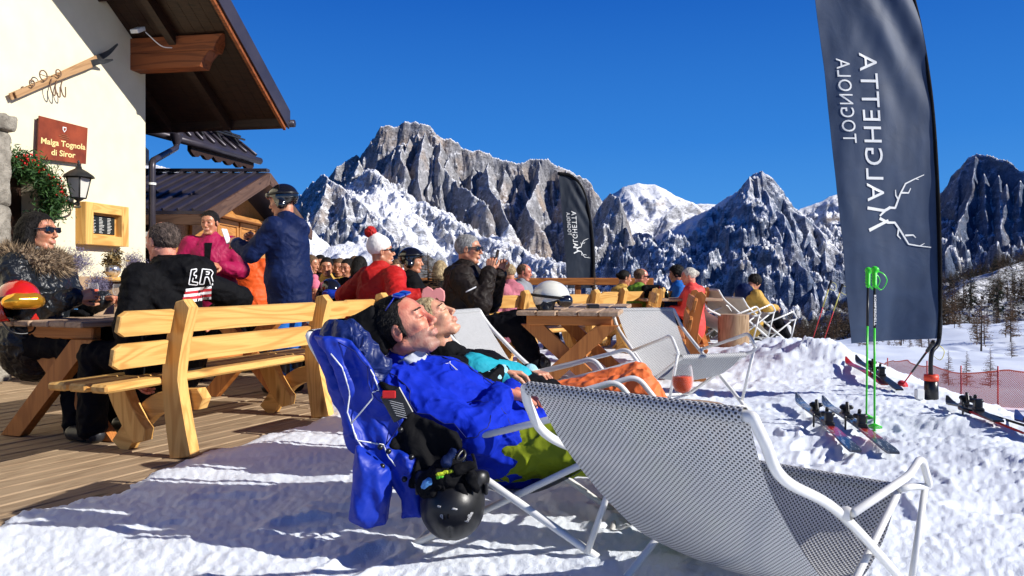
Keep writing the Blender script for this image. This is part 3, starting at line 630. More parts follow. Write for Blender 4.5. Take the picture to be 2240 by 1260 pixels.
# stone pillar by the door
sp_ = thing('stone_pillar', 'rough stacked stone door pillar at the left edge', 'pillar', tuple(Hp(2.42, .17, 0)))
tP = wall_t(32, .30)
def rough_box(t0, t1, n0, n1, z0, z1, seed):
    S = Sdf(); S.box(Hp((t0+t1)/2, (n0+n1)/2, (z0+z1)/2), (abs(t1-t0)/2, abs(n1-n0)/2, (z1-z0)/2), HR, .03); return S.mesh(.02, .018, 7, seed)
zz = 0
for k, h_ in enumerate((.62, .55, .6, .74)):
    v_, f_ = rough_box(tP+.02, 2.85, .0, .28, zz, zz+h_-.012, k); np_mesh('stone', v_, f_, STONE, sp_, True); zz += h_
v_, f_ = rough_box(tP-.01, 2.9, -.02, .32, zz+.005, zz+.16, 9); np_mesh('capstone', v_, f_, STONE, sp_, True)
# rust plate sign
def wpt(px, py, n): t, z = wall_pt(px, py, n); return Hp(t, n, z)
sg = thing('name_sign', 'rust brown metal sign with gold lettering on the cream wall', 'sign', tuple(wpt(137, 306, .06)))
cs = [wpt(82, 346, .07), wpt(188, 359, .07), wpt(192, 280, .07), wpt(86, 253, .07)]
RUST = M_plain('rust_plate', (.23, .042, .014), .5, .35, 5, .1, 40)
GOLD = M_plain('gold_lettering', (.80, .62, .26), .45, .1)
back = [c_-HN*.012 for c_ in cs]
mb = MB(); mb.poly(cs+back, [(0, 1, 2, 3), (7, 6, 5, 4), (0, 4, 5, 1), (1, 5, 6, 2), (2, 6, 7, 3), (3, 7, 4, 0)]); mb.build('plate', RUST, sg, True)
for c_ in cs: mb = MB(); cc = c_.lerp((cs[0]+cs[2])/2, .12); mb.tube([cc-HN*.06, cc-HN*.013], .012, 8); mb.build('standoff', IRON, sg, True)
def text_mesh(txt, size=1.0, ext=.0, bold=0.0, align='CENTER', sx=1.0, spacing=1.0):
    cu = bpy.data.curves.new('t', 'FONT'); cu.body = txt; cu.size = size; cu.align_x = align; cu.offset = bold; cu.resolution_u = 4; cu.space_character = spacing
    o = bpy.data.objects.new('t', cu); COL.objects.link(o); dg = bpy.context.evaluated_depsgraph_get(); me = o.evaluated_get(dg).to_mesh()
    vs = np.array([v.co[:] for v in me.vertices]); fs = [tuple(p.vertices) for p in me.polygons]; o.evaluated_get(dg).to_mesh_clear(); bpy.data.objects.remove(o); bpy.data.curves.remove(cu)
    if len(vs): vs[:, 0] *= sx
    return vs, fs
def text_on(name, txt, o, ux, uy, size, mat, parent, world=True, **kw):
    vs, fs = text_mesh(txt, size, **kw); ux = np.array(ux); uy = np.array(uy); W = np.array(o)[None, :]+vs[:, :1]*ux[None, :]+vs[:, 1:2]*uy[None, :]
    return np_mesh(name, W, fs, mat, parent, world, False)
ux = (cs[1]-cs[0]).normalized(); uy = (cs[3]-cs[0]).normalized(); ctr = (cs[0]+cs[1]+cs[2]+cs[3])/4+HN*.004
W_ = (cs[1]-cs[0]).length; H_ = (cs[3]-cs[0]).length
def wtext(txt, o, ux, uy, size, mat, parent, fit=None, **kw):
    vs, fs = text_mesh(txt, size, **kw); k = 1
    if fit: k = fit/(vs[:, 0].max()-vs[:, 0].min())
    W = np.array(o)[None, :]+vs[:, :1]*k*np.array(ux)[None, :]+vs[:, 1:2]*np.array(uy)[None, :]; return np_mesh('lettering', W, fs, mat, parent, True, False)
wtext('Malga Tognola', ctr-uy*(H_*.12), ux, uy, .092, GOLD, sg, W_*.92, bold=.002); wtext('di Siror', ctr-uy*(H_*.36), ux, uy, .092, GOLD, sg, W_*.50, bold=.002)
def shield(o, ux, uy, s, mat, parent):
    mb = MB(); mb.prism([(-s, s), (s, s), (s, -.2*s), (0, -1.3*s), (-s, -.2*s)], o, ux, uy, .004); return mb.build('crest', mat, parent, True)
shield(ctr+uy*(H_*.30), ux, uy, .028, WHITEP, sg); shield(ctr+uy*(H_*.30)+HN*.004, ux, uy, .016, RUST, sg)
mb = MB()
for k, ww in enumerate((.10, .17, .13)): mb.box(ctr+uy*(H_*(.16-.045*k))+HN*.001, (ww, .004, .006), HR)
mb.build('fine_print', M_plain('faded_gold', (.30, .12, .05), .6), sg, True)
# vintage skis on the wall
vs_ = thing('vintage_skis', 'pair of old wooden skis with leather bindings hung slanting on the wall', 'skis', tuple(wpt(130, 160, .05)))
OLDW = M_wood('old_ski_wood', (.42, .25, .12), (.24, .12, .05), 7, .6, False)
for k, (a_, b_) in enumerate((((22, 212), (212, 128)), ((34, 208), (200, 140)))):
    n_ = .05+.035*k; A = wpt(*a_, n_); B = wpt(*b_, n_); dr = (B-A).normalized(); sd = dr.cross(HN).normalized(); L = (B-A).length
    mb = MB(); mb.beam(A, B, .016, .075, HN.cross(dr)) if False else mb.prism([(0, -.035), (L*.5, -.030), (L, -.038), (L, .038), (L*.5, .030), (0, .035)], A, dr, sd, .016)
    mb.build('ski', OLDW, vs_, True)
    tip = spl([B, B+dr*.10+HN*.01, B+dr*.20+HN*.05+V(0, 0, .03-.05*k), B+dr*.27+HN*.11+V(0, 0, .10-.12*k)], 4); mb = MB()
    for i in range(len(tip)-1):
        w_ = .038*(1-.75*(i/(len(tip)-1))**2); w2 = .038*(1-.75*((i+1)/(len(tip)-1))**2); p_, q_ = tip[i], tip[i+1]
        mb.poly([p_-sd*w_, p_+sd*w_, q_+sd*w2, q_-sd*w2, p_-sd*w_-HN*.012, p_+sd*w_-HN*.012, q_+sd*w2-HN*.012, q_-sd*w2-HN*.012], [(0, 1, 2, 3), (7, 6, 5, 4), (0, 4, 5, 1), (2, 6, 7, 3), (1, 5, 6, 2), (3, 7, 4, 0)])
    mb.build('ski_tip', IRON, vs_, True)
LEATHER = M_plain('old_leather', (.16, .09, .05), .7, .3)
for px, py, r_ in ((95, 165, .055), (128, 160, .04), (70, 182, .035)):
    mb = MB(); c_ = wpt(px, py, .12); mb.tube([c_+HC*math.cos(a_*.5236)*r_+V(0, 0, math.sin(a_*.5236)*r_) for a_ in range(12)], .007, 6, closed=True)
    mb.tube([c_+HC*r_, c_-HC*r_], .005, 6); mb.build('binding_ring', LEATHER, vs_, True)
for px, py in ((113, 172), (124, 176), (136, 176)):
    mb = MB(); c_ = wpt(px, py, .11); mb.tube(spl([c_, c_+V(0, 0, -.08)+HC*.02, c_+V(0, 0, -.16)-HC*.01, c_+V(0, 0, -.17)-HC*.05, c_+V(0, 0, -.06)-HC*.05]), .007, 6); mb.build('strap', LEATHER, vs_, True)
# wall lantern
lc = wpt(172, 408, .34); la = thing('wall_lantern', 'black iron lantern with frosted panes on a curved wall bracket', 'lantern', tuple(lc))
def hexbox(r0, r1, z0, z1, n=4): return [(r0, z0), (r1, z1)]
mb = MB(); fr = []
for r_, z_ in ((.072, -.13), (.12, .10)):
    fr.append([lc+HC*(math.cos(math.pi/4+k*math.pi/2)*r_)+HN*(math.sin(math.pi/4+k*math.pi/2)*r_)+V(0, 0, z_) for k in range(4)])
for k in range(4):
    mb.tube([fr[0][k], fr[1][k]], .009, 6); mb.tube([fr[0][k], fr[0][(k+1) % 4]], .009, 6); mb.tube([fr[1][k], fr[1][(k+1) % 4]], .009, 6)
mb.lathe([(.165, .10), (.15, .125), (.09, .17), (.035, .20), (.03, .225), (.0, .23)], lc, 16); mb.lathe([(.0, .22), (.02, .235), (.008, .26), (.018, .275), (0, .30)], lc, 10)
mb.lathe([(0, -.22), (.015, -.20), (.01, -.17), (.05, -.145), (.05, -.13), (0, -.128)], lc, 12); mb.build('frame', IRON, la, True)
MILK = NT('frosted_pane'); MILK = MILK.done(MILK.bsdf((.85, .82, .72), .5, None, 0, Transmission_Weight=.35))
mb = MB()
for k in range(4):
    a_, b_, c2, d_ = fr[0][k], fr[0][(k+1) % 4], fr[1][(k+1) % 4], fr[1][k]; i_ = lc-(a_+c2)/2; i_.z = 0; i_ = i_.normalized()*.006
    mb.poly([a_, b_, c2, d_, a_+i_, b_+i_, c2+i_, d_+i_], [(0, 1, 2, 3), (7, 6, 5, 4)])
mb.build('pane', MILK, la, True)
mb = MB(); base_ = Hp(wall_t(150, .0), .01, lc.z-.12); mb.tube(spl([lc+V(0, 0, -.16), lc+V(0, 0, -.22)-HN*.08, base_+HN*.14+V(0, 0, -.08), base_+HN*.02+V(0, 0, -.02)]), .012, 8)
mb.lathe([(.055, 0), (.055, .015), (.03, .03), (0, .035)], base_-HN*.0, 14, HN); mb.build('bracket', IRON, la, True)
# framed menu
mn = thing('menu_frame', 'thick pine frame holding a black menu card on the wall', 'menu board', tuple(wpt(233, 490, .05)))
t0, z1_ = wall_pt(188, 440, .14); t1, _ = wall_pt(282, 455, .14); _, z0_ = wall_pt(235, 537, .14); z1_ = wall_pt(235, 447, .14)[1]
ta, tb = min(t0, t1), max(t0, t1)
mb = MB(); w_ = .13
hbox(mb, ta, ta+w_, .002, .14, z0_, z1_); hbox(mb, tb-w_, tb, .002, .14, z0_, z1_); hbox(mb, ta+w_, tb-w_, .003, .138, z0_, z0_+w_*.9); hbox(mb, ta+w_, tb-w_, .003, .138, z1_-w_*.9, z1_)
mb.build('frame', PINE, mn, True); mb = MB(); hbox(mb, ta+w_, tb-w_, .004, .05, z0_+w_*.9, z1_-w_*.9); mb.build('back_panel', PINE, mn, True)
mb = MB(); hbox(mb, ta+w_+.03, tb-w_-.03, .052, .062, z0_+.14, z1_-.14); mc_ = mb.build('menu_card', M_plain('chalk_black', (.012, .015, .013), .5), mn, True)
mb = MB(); random.seed(4)
for col_ in range(3):
    for row in range(11):
        a_ = tb-w_-.045-col_*((tb-ta-2*w_-.07)/3); ln = random.uniform(.04, .085)*((tb-ta)/.7); hbox(mb, a_-ln, a_, .0625, .065, z1_-.17-row*.018, z1_-.163-row*.018, .0005)
mb.build('chalk_lines', M_plain('chalk_white', (.6, .6, .55), .8), mc_, True)
# small notice on the corner
mb = MB(); c_ = P(331, 525, 10.6); mb.box(c_, (.16, .03, .22), HROT*0); nb_ = mb.build('notice', WHITEP, None, True, tuple(c_)); tag(nb_, 'small white paper notice on the house corner', 'notice')
# garland over the door
def leaf_cloud(name, pts, rad, n, size, mat, parent, flat=.3, seed=1, loc=None):
    R = np.random.RandomState(seed); pts = np.array([tuple(p) for p in pts]); m = len(pts)-1; k = R.rand(n)*m; i = k.astype(int); f_ = (k-i)[:, None]
    c = pts[i]*(1-f_)+pts[i+1]*f_+R.normal(size=(n, 3))*rad*.5; a = R.normal(size=(n, 3)); a /= np.linalg.norm(a, axis=1)[:, None]; b = np.cross(a, R.normal(size=(n, 3))); b /= np.linalg.norm(b, axis=1)[:, None]
    s = size*(.6+.8*R.rand(n))[:, None]; V4 = np.stack([c-a*s, c+b*s*flat, c+a*s, c-b*s*flat], 1).reshape(-1, 3); fs = np.arange(4*n).reshape(-1, 4)
    return np_mesh(name, V4, fs, mat, parent, True, False, None, loc)
def M_leaf(name, c1, c2, rough=.7):
    if name in _mc: return _mc[name]
    t = NT(name); g_ = t.n('ShaderNodeNewGeometry'); r_ = g_.outputs['Random Per Island']; c = t.mix(r_, c1, c2); b = t.bsdf(c, rough)
    tr = t.n('ShaderNodeBsdfTranslucent'); t.set(tr.inputs[0], c); mx = t.n('ShaderNodeMixShader'); mx.inputs[0].default_value = .25; t.l(b.outputs[0], mx.inputs[1]); t.l(tr.outputs[0], mx.inputs[2]); _mc[name] = t.done(mx); return _mc[name]
PINEL = M_leaf('fir_needles', (.012, .05, .010), (.05, .13, .02)); BERRY = M_plain('red_berry', (.55, .01, .01), .35, .3)
gpts = [wpt(35, 352, .14), wpt(60, 362, .16), wpt(90, 385, .16), wpt(112, 408, .16), wpt(120, 440, .15), wpt(108, 465, .12)]
ga = thing('garland', 'green fir garland with red berries around the doorway', 'garland', tuple(gpts[2])); leaf_cloud('foliage', gpts, .14, 5200, .030, PINEL, ga, .22, 3)
mb = MB(); mb.tube(gpts, .015, 6); mb.build('stem', LEATHER, ga, True)
mb = MB()
for k in range(150):
    i = int(random.random()**1.5*(len(gpts)-1)*.8); f_ = random.random(); c_ = gpts[i].lerp(gpts[i+1], f_)+HN*random.uniform(.03, .12)+V(0, 0, random.gauss(.02, .035))+HC*random.gauss(0, .03)
    mb.lathe([(0, -.011), (.010, -.004), (.010, .004), (0, .011)], c_, 6)
tag(mb.build('berries', BERRY, ga, True), kind='stuff')
# ------------------------------------------------------------------ hut
hut = thing('hut', 'brown timber hut with dark ribbed metal roof and an orange wooden gable', 'hut', (-6.5, 13.5, 0))
hx0, hx1 = -12.0, -4.25; yn, ya, yf = 10.8, 13.5, 16.3; zn, za, zf = 1.90, 2.80, 1.98
mb = MB()
def rslab(mb, x0, x1, ya_, za_, yb_, zb_, d0, d1):
    mb.poly([(x0, ya_, za_+d0), (x1, ya_, za_+d0), (x1, yb_, zb_+d0), (x0, yb_, zb_+d0), (x0, ya_, za_+d1), (x1, ya_, za_+d1), (x1, yb_, zb_+d1), (x0, yb_, zb_+d1)], [(0, 3, 2, 1), (4, 5, 6, 7), (0, 1, 5, 4), (1, 2, 6, 5), (2, 3, 7, 6), (3, 0, 4, 7)])
rslab(mb, hx0, hx1, yn, zn, ya, za, .03, .08); rslab(mb, hx1, hx0, yf, zf, ya, za, .08, .03)
x = hx0
while x < hx1:
    mb.beam((x, yn, zn+.10), (x, ya, za+.10), .035, .035); mb.beam((x, yf, zf+.10), (x, ya, za+.10), .035, .035); x += .21
mb.beam((hx0, ya, za+.12), (hx1+.02, ya, za+.12), .16, .05)
hr = mb.build('roof', METALROOF, hut, True)
mb = MB(); mb.beam((hx1+.03, yn-.05, zn-.03), (hx1+.03, ya, za-.02), .05, .20); mb.beam((hx1+.03, yf+.05, zf-.03), (hx1+.03, ya, za-.02), .05, .20); mb.build('barge_board', BARGE, hr, True)
mb = MB(); mb.box(((hx0+hx1)/2, yn-.02, zn-.05), (hx1-hx0, .06, .14)); mb.build('fascia', BARGE, hr, True)
mb = MB(); mb.tube([(hx0, yn-.02, zn+.30), (hx0, yn-.02, zn+.3)], .01) if False else mb.beam((hx0, yn+.75, zn+.42), (hx1-1.0, yn+.75, zn+.42), .03, .03)
for k in range(12): mb.beam((hx1-1.05-k*.55, yn+.75, zn+.25), (hx1-1.05-k*.55, yn+.75, zn+.45), .025, .025)
mb.build('snow_guard', IRON, hr, True)
S = Sdf(); S.cone((-9.5, 11.9, 2.36), (-6.6, 11.75, 2.36), .10, .08, .1); S.cone((-9.5, 11.65, 2.30), (-6.9, 11.62, 2.28), .10, .06, .1); v_, f_ = S.mesh(.035, .02, 3, 2)
o_ = np_mesh('snow_patch', v_, f_, SNOW, None, True, loc=(-8, 11.8, 2.3)); tag(o_, 'long white snow patch lying on the hut roof', 'snow patch')
# walls: a gable of boards and panelled shutters
gx = -4.95; mb = MB()
y = yn+.25
while y < yf-.3:
    zt = zn+(za-zn)*(y-yn)/(ya-yn) if y < ya else zf+(za-zf)*(yf-y)/(yf-ya); y2 = y+.235; zt2 = zn+(za-zn)*(y2-yn)/(ya-yn) if y2 < ya else zf+(za-zf)*(yf-y2)/(yf-ya)
    mb.poly([(gx, y, 0), (gx, y2, 0), (gx, y2, zt2+.02), (gx, y, zt+.02), (gx-.05, y, 0), (gx-.05, y2, 0), (gx-.05, y2, zt2+.02), (gx-.05, y, zt+.02)], [(0, 1, 2, 3), (7, 6, 5, 4), (0, 4, 5, 1), (3, 2, 6, 7), (1, 5, 6, 2), (0, 3, 7, 4)]); y += .24
mb.build('gable_wall', HUTW, hut, True)
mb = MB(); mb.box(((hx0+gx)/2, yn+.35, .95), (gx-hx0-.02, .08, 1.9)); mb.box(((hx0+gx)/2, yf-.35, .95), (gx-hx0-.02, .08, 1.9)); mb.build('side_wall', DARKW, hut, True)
for y0_ in (11.9, 12.95, 14.0, 15.05):
    mb = MB(); mb.box((gx+.035, y0_+.48, 1.22), (.05, .96, .10)); mb.box((gx+.035, y0_+.48, 2.0), (.05, .96, .10)); mb.box((gx+.035, y0_+.03, 1.61), (.05, .08, .68)); mb.box((gx+.035, y0_+.93, 1.61), (.05, .08, .68)); mb.box((gx+.02, y0_+.48, 1.61), (.03, .82, .68))
    mb.build('shutter', HUTW, hut, True)
mb = MB(); mb.box((gx+.12, 13.6, 2.1), (.22, 4.4, .07)); mb.box((gx+.03, 13.6, 1.12), (.1, 4.4, .07)); mb.build('ledge', HUTW, hut, True)
# antlered skull on the gable
sk = thing('skull_trophy', 'dark antlered skull trophy hung under the hut gable', 'trophy', (gx+.14, 13.05, 2.32))
S = Sdf(); S.ell((gx+.16, 13.05, 2.36), (.05, .05, .07)); S.cone((gx+.17, 13.05, 2.32), (gx+.2, 13.05, 2.18), .04, .022); S.cone((gx+.19, 13.02, 2.36), (gx+.21, 13.0, 2.36), .014, .014, .005, True)
v_, f_ = S.mesh(.008); np_mesh('skull', v_, f_, M_plain('old_bone', (.10, .07, .05), .6), sk, True)
mb = MB()
for s_ in (-1, 1):
    mb.tube(spl([(gx+.16, 13.05+.03*s_, 2.42), (gx+.2, 13.05+.14*s_, 2.50), (gx+.26, 13.05+.24*s_, 2.46), (gx+.30, 13.05+.28*s_, 2.36)]), .016, 6); mb.tube([(gx+.2, 13.05+.14*s_, 2.5), (gx+.26, 13.05+.15*s_, 2.58)], [.012, .004], 6)
mb.build('antlers', M_plain('dark_antler', (.05, .03, .02), .6), sk, True)
# pale hillside behind the hut
HB = [(-900, 420, 500), (100, 330, 520), (320, 357, 500), (370, 374, 480), (420, 389, 470), (500, 440, 450), (580, 540, 430), (640, 660, 400)]
massif('hillside', -1500, 900, 260, 200, 620, 90, [(HB, prof_of(.5, 60, .45), .3)], M_mount('hill_snow', (.2, .2, .2), (.2, .2, .2), .0, .1), 6, 90, -60, 6)
# ------------------------------------------------------------------ benches and tables
def arcpoly(cx, w_top, pts):  # outline from a centre line with widths: pts [(y,z,w)]
    c = spl([(p[0], p[1], 0) for p in pts], 5); ws = spl([(p[2], 0, 0) for p in pts], 5); L = []; R = []
    for i in range(len(c)):
        t = (c[min(i+1, len(c)-1)]-c[max(i-1, 0)]).normalized(); n = Vector((-t.y, t.x, 0)); w = ws[i].x/2; L.append(c[i]+n*w); R.append(c[i]-n*w)
    e0 = c[-1]+(c[-1]-c[-2]).normalized()*ws[-1].x*.3; return [(p.x, p.y) for p in L]+[(e0.x, e0.y)]+[(p.x, p.y) for p in R[::-1]]
POST = arcpoly(0, 0, [(-.31, 0, .15), (-.27, .2, .135), (-.235, .45, .12), (-.27, .68, .115), (-.325, .87, .10)])
BRACE = arcpoly(0, 0, [(.24, 0.0, .13), (.10, .17, .12), (-.08, .29, .12), (-.36, .325, .12)])
LEGF = arcpoly(0, 0, [(.17, .405, .13), (.11, .28, .13), (.03, .16, .13), (-.03, .10, .12)])
def bench(label, loc, rz, L=2.2, o1=.42, o2=.42, group='wooden benches with slatted backs on the terrace', pm=PINE):
    """seat faces +y, length along x from 0"""
    t = thing('bench', label, 'bench', loc, rz, group); X = Vector((0, 1, 0)); Z = Vector((0, 0, 1))
    for x in (o1, L-o2):
        mb = MB(); mb.prism(POST, (x, 0, 0), X, Z, .075, (0, 1)); mb.build('post', pm, t)
        mb = MB(); mb.prism(BRACE, (x+.085, 0, 0), X, Z, .07); mb.build('brace', pm, t)
        for yb, zb in ((-.33, .325), (.19, .06)): mb = MB(); mb.lathe([(0, 0), (.011, 0), (.011, .004), (0, .006)], (x+.12, yb, zb), 8, (1, 0, 0)); mb.build('bolt', IRON, t)
        mb = MB(); mb.prism(LEGF, (x+.005, .02, 0), X, Z, .075, (0, 1)); mb.build('leg', pm, t)
    for z, y, h, tl in ((.775, -.255, .135, .24), (.60, -.215, .135, .18)):
        for a, b in ((0, o1-.05), (o1+.05, L-o2-.05), (L-o2+.05, L)):
            R = Matrix.Rotation(tl, 3, 'X'); q = .025; mb = MB(); h2 = h/2
            pr = [(a+(q*1.6 if a == 0 else 0), -h2), (b-(q*1.6 if b == L else 0), -h2), (b, -h2+(q if b == L else 0)), (b, h2-(q if b == L else 0)), (b-(q*1.6 if b == L else 0), h2), (a+(q*1.6 if a == 0 else 0), h2), (a, h2-(q if a == 0 else 0)), (a, -h2+(q if a == 0 else 0))]
            mb.prism(pr, (0, y, z), (1, 0, 0), R @ Vector((0, 0, 1)), .035, (1, 0)); mb.build('back_plank', pm, t)
    for y, w in ((-.12, .13), (.03, .14), (.18, .14)):
        mb = MB(); mb.box((L/2, y, .43), (L, w-.012, .045), None, .012, 0); mb.build('seat_plank', pm, t)
    return t
def table(label, loc, rz, L=2.0, W=.8, mat=WEATH, leg=PINE_D, group='wooden terrace tables with crossed legs', nb=5):
    """x along length from 0, y across from 0 to W"""
    t = thing('table', label, 'table', loc, rz, group); bw = W/nb
    for k in range(nb):
        mb = MB(); e = random.uniform(-.012, .012); mb.box((L/2+e, bw*(k+.5), .735), (L, bw-.010, .038), None, .008, 0); mb.build('top_plank', mat, t)
    for x in (.16, L-.28):
        mb = MB(); mb.box((x, W/2, .675), (.07, W*.84, .08), None, .008, 1); mb.build('crossbar', leg, t)
        for s in (0, 1):
            y0, y1 = (.10, W-.02) if s == 0 else (W-.10, .02); mb = MB()
            mb.beam((x+(.04 if s else -.04), y0+(.02 if s == 0 else -.02), .645), (x+(.04 if s else -.04), y1+(.08 if s == 0 else -.08), .0), .07, .17, (1, 0, 0)) if False else mb.prism([(y0-.09, .64), (y0+.09, .64), (y1+.085, 0), (y1-.085, 0)], (x+(.04 if s else -.04), 0, 0), (0, 1, 0), (0, 0, 1), .07, (0, 1)) ; mb.build('leg', leg, t)
    mb = MB(); mb.box((L/2, W/2, .33), (L-.5, .05, .12), None, .008, 0); mb.build('stretcher', leg, t); return t
ub = Vector((.34, .94, 0)).normalized(); rb = math.atan2(ub.y, ub.x)
def bench_dir(label, start, d, L, **k): return bench(label, (start[0], start[1], 0.01), math.atan2(d[1], d[0]), L, **k)
# posts are .27 behind the seat axis, so shift the origin to put the post feet on the photographed marks
vb = Vector((-ub.y, ub.x, 0)); s0 = Vector((-1.88, 4.43, 0))-ub*.42+vb*.29
bench('honey pine bench nearest the viewer, man in black sweatshirt sitting on it', (s0.x, s0.y, .012), rb, 2.22, .42, .42)
bench_dir('pine bench under the person in the red jacket, behind the sunbathers', (-1.62, 6.55), (.56, .83), 2.3)
bench_dir('short pine bench in front of the couple, left of the white helmet', (-.38, 8.4), (.78, .62), 1.9)
bench_dir('pine bench beyond the table with the white helmet', (1.05, 10.9), (.75, .66), 1.7)
bench_dir('bench under the man in the green jacket at the far table', (1.55, 9.7), (.12, .99), 1.7)
p_ = P(1512, 700, 7.5); bench('reddish bench with tall curved end post beside the grey empty deckchair', (p_.x-.30, p_.y-.3, .01), math.atan2(.98, .2), 2.3, .30, .4, pm=PINE_D)
bench_dir('bench behind the far deckchairs and the coral jacket', (2.62, 11.6), (.15, .99), 1.6, pm=PINE_D)
c0 = Vector((-2.6, 4.7, 0)); table('crossed leg table with drinks and red helmet at the left', (c0.x, c0.y, .01), rb, 2.25, .74, WEATH)
t3 = table('weathered plank table carrying the white helmet', (.83, 6.0, .02), math.atan2(.98, .2), 2.0, .82)
table('far table between the green jacket and the coral jacket', (1.85, 10.9, .0), .08, 1.15, .8)
table('table in shade behind the bench with the red jacket', (-2.4, 8.6, .01), rb, 2.0, .8)
# railing along the terrace edge
rl = thing('railing', 'brown wooden railing along the back edge of the terrace', 'railing', (-1.5, 13.0, 0))
for x in (-2.2, -1.1, 0.0, 1.1, 2.2): mb = MB(); mb.box((x, 13.0, .45), (.1, .1, 1.05), None, .01, 2); mb.build('post', PINE_D, rl, True)
for z in (.99, .70, .45): mb = MB(); mb.box((0, 12.93, z), (4.7, .05, .12 if z > .9 else .1), None, .01, 0); mb.build('rail', PINE_D, rl, True)
# ------------------------------------------------------------------ deckchairs
t_ = NT('woven_mesh'); g_ = t_.attr(); sx_ = t_.n('ShaderNodeSeparateXYZ'); t_.l(g_, sx_.inputs[0]); per = .0078
cu = t_.math('COSINE', t_.math('MULTIPLY', sx_.outputs[0], math.pi/per)); cv = t_.math('COSINE', t_.math('MULTIPLY', sx_.outputs[1], math.pi/per))
pr_ = t_.math('MULTIPLY', cu, cv); dot = t_.math('GREATER_THAN', pr_, .22); hole = t_.math('LESS_THAN', pr_, -.80)
cw = t_.mix(dot, (.56, .56, .55), (.03, .03, .035)); bs_ = t_.bsdf(cw, .55, t_.bump(pr_, .5, .002)); tl_ = t_.n('ShaderNodeBsdfTranslucent'); t_.set(tl_.inputs[0], t_.mix(dot, (.85, .84, .80), (.03, .03, .03)))
m1 = t_.n('ShaderNodeMixShader'); m1.inputs[0].default_value = .05; t_.l(bs_.outputs[0], m1.inputs[1]); t_.l(tl_.outputs[0], m1.inputs[2])
tr_ = t_.n('ShaderNodeBsdfTransparent'); m2 = t_.n('ShaderNodeMixShader'); t_.set(m2.inputs[0], t_.math('ADD', t_.math('MULTIPLY', hole, .35), t_.math('MULTIPLY', dot, .03))); t_.l(m1.outputs[0], m2.inputs[1]); t_.l(tr_.outputs[0], m2.inputs[2])
MESHF = t_.done(m2)
MESHB = M_cloth('beige_sling', (.50, .46, .40), .6, .1)
def deckchair(label, loc, rz, top=(-.74, .80), W=.56, fab=MESHF, group='white tubular deckchairs on the snow', bottom=.20, armh=.56, sag=0, tube=.0125, front=(.40, .42)):
    """faces +x, y across, centred; all metres"""
    t = thing('deckchair', label, 'deckchair', loc, rz, group); h = W/2; tx, tz = top
    mb = MB()      # back frame: one bent tube running over the top
    side = lambda s: [(tx, s*h, tz), (tx+.035, s*(h+.012), tz-.06), (tx+.13, s*(h+.015), tz-.16), (-.24, s*(h+.015), .40), (.38, s*(h+.015), .012)]
    L_ = spl(side(-1), 6)[::-1]; R_ = spl(side(1), 6); mb.tube(fillet(L_+R_, .03), tube*1.15, 10); mb.build('back_frame', STEEL, t)
    mb = MB()      # crossing frame with the front of the seat
    fx, fz = front
    mb.tube(fillet([(-.38, -h+.02, .012), (fx, -h+.02, fz), (fx, h-.02, fz), (-.38, h-.02, .012)], .04), tube, 10); mb.build('seat_frame', STEEL, t)
    for s in (-1, 1):
        mb = MB(); y = s*(h+.045)
        mb.tube(fillet([(-.24, y, .41), (.24, y, armh-.02), (.36, y, armh+.02), (.455, y, armh-.10), (.40, y-s*.03, fz+.01), (.33, y-s*.055, fz+.01)], .05), tube, 10); mb.build('armrest', STEEL, t)
        mb = MB(); mb.tube([(.44, y-s*.01, armh-.09), (.30, s*(h+.03), .06)], tube*.9, 8); mb.build('leg', STEEL, t)
        mb = MB(); mb.lathe([(.016, -.012), (.02, 0), (.016, .012)], (-.24, s*(h+.03), .405), 10, (0, 1, 0)); mb.build('pivot', STEEL, t)
    mb = MB(); mb.tube([(.36, -h-.01, .03), (.36, h+.01, .03)], tube*.9, 8); mb.build('crossbar', STEEL, t)
    mb = MB(); mb.tube([(-.34, -h+.02, .03), (-.34, h-.02, .03)], tube*.9, 8); mb.build('crossbar', STEEL, t)
    # sling
    prf = spl([(tx+.005, 0, tz+.012), (tx+.14, 0, tz-.20), (-.36, 0, bottom+.19), (-.14, 0, bottom+.03), (.06, 0, bottom), (.24, 0, bottom+.09), (fx+.005, 0, fz+.016)], 10)
    n = len(prf); m = 25; vs = []; gs = []; L = 0
    for i, p in enumerate(prf):
        if i: L += (p-prf[i-1]).length
        f_ = i/(n-1)
        for j in range(m):
            v_ = (j/(m-1)-.5); y = v_*(W-.035-.05*math.sin(math.pi*f_)*1); vs.append((p.x+.0, y, p.z+.035*math.sin(math.pi*f_)*(abs(v_)*2)**2-.0)); gs.append((v_*(W), L, 0))
    np_mesh('sling', np.array(vs), grid_faces(n, m), fab, t, grain=np.array(gs))
    # hem rolled over the top and front bars
    for (x_, z_, k0) in ((tx, tz, 0), (fx, fz, 1)):
        vs = []; gs = []; q = 14
        for i in range(q):
            a = math.radians(-40+i*25) if k0 == 0 else math.radians(-60+i*22)
            for j in range(m):
                y = (j/(m-1)-.5)*(W-.035); r_ = tube*1.15+.006; vs.append((x_+math.cos(a)*r_, y, z_+math.sin(a)*r_)); gs.append((y, a*r_, 0))
        np_mesh('hem', np.array(vs), grid_faces(q, m), fab, t, grain=np.array(gs))
    return t
def place_chair(label, back, fwd, **k):
    """back: world xy under the middle of the top bar"""
    f_ = Vector((fwd[0], fwd[1], 0)).normalized(); tx = k.get('top', (-.74, .8))[0]; o = Vector((back[0], back[1], 0))-f_*tx
    z = k.pop('z', None); z = hz1(o.x, o.y) if z is None else z; return deckchair(label, (o.x, o.y, z), math.atan2(f_.y, f_.x), **k)
place_chair('empty mesh deckchair in the foreground, seen from behind', (.28, 1.925), (.68, .73), top=(-.72, .716), W=.67, tube=.0118, z=.005, bottom=.10, armh=.44, front=(.36, .34))
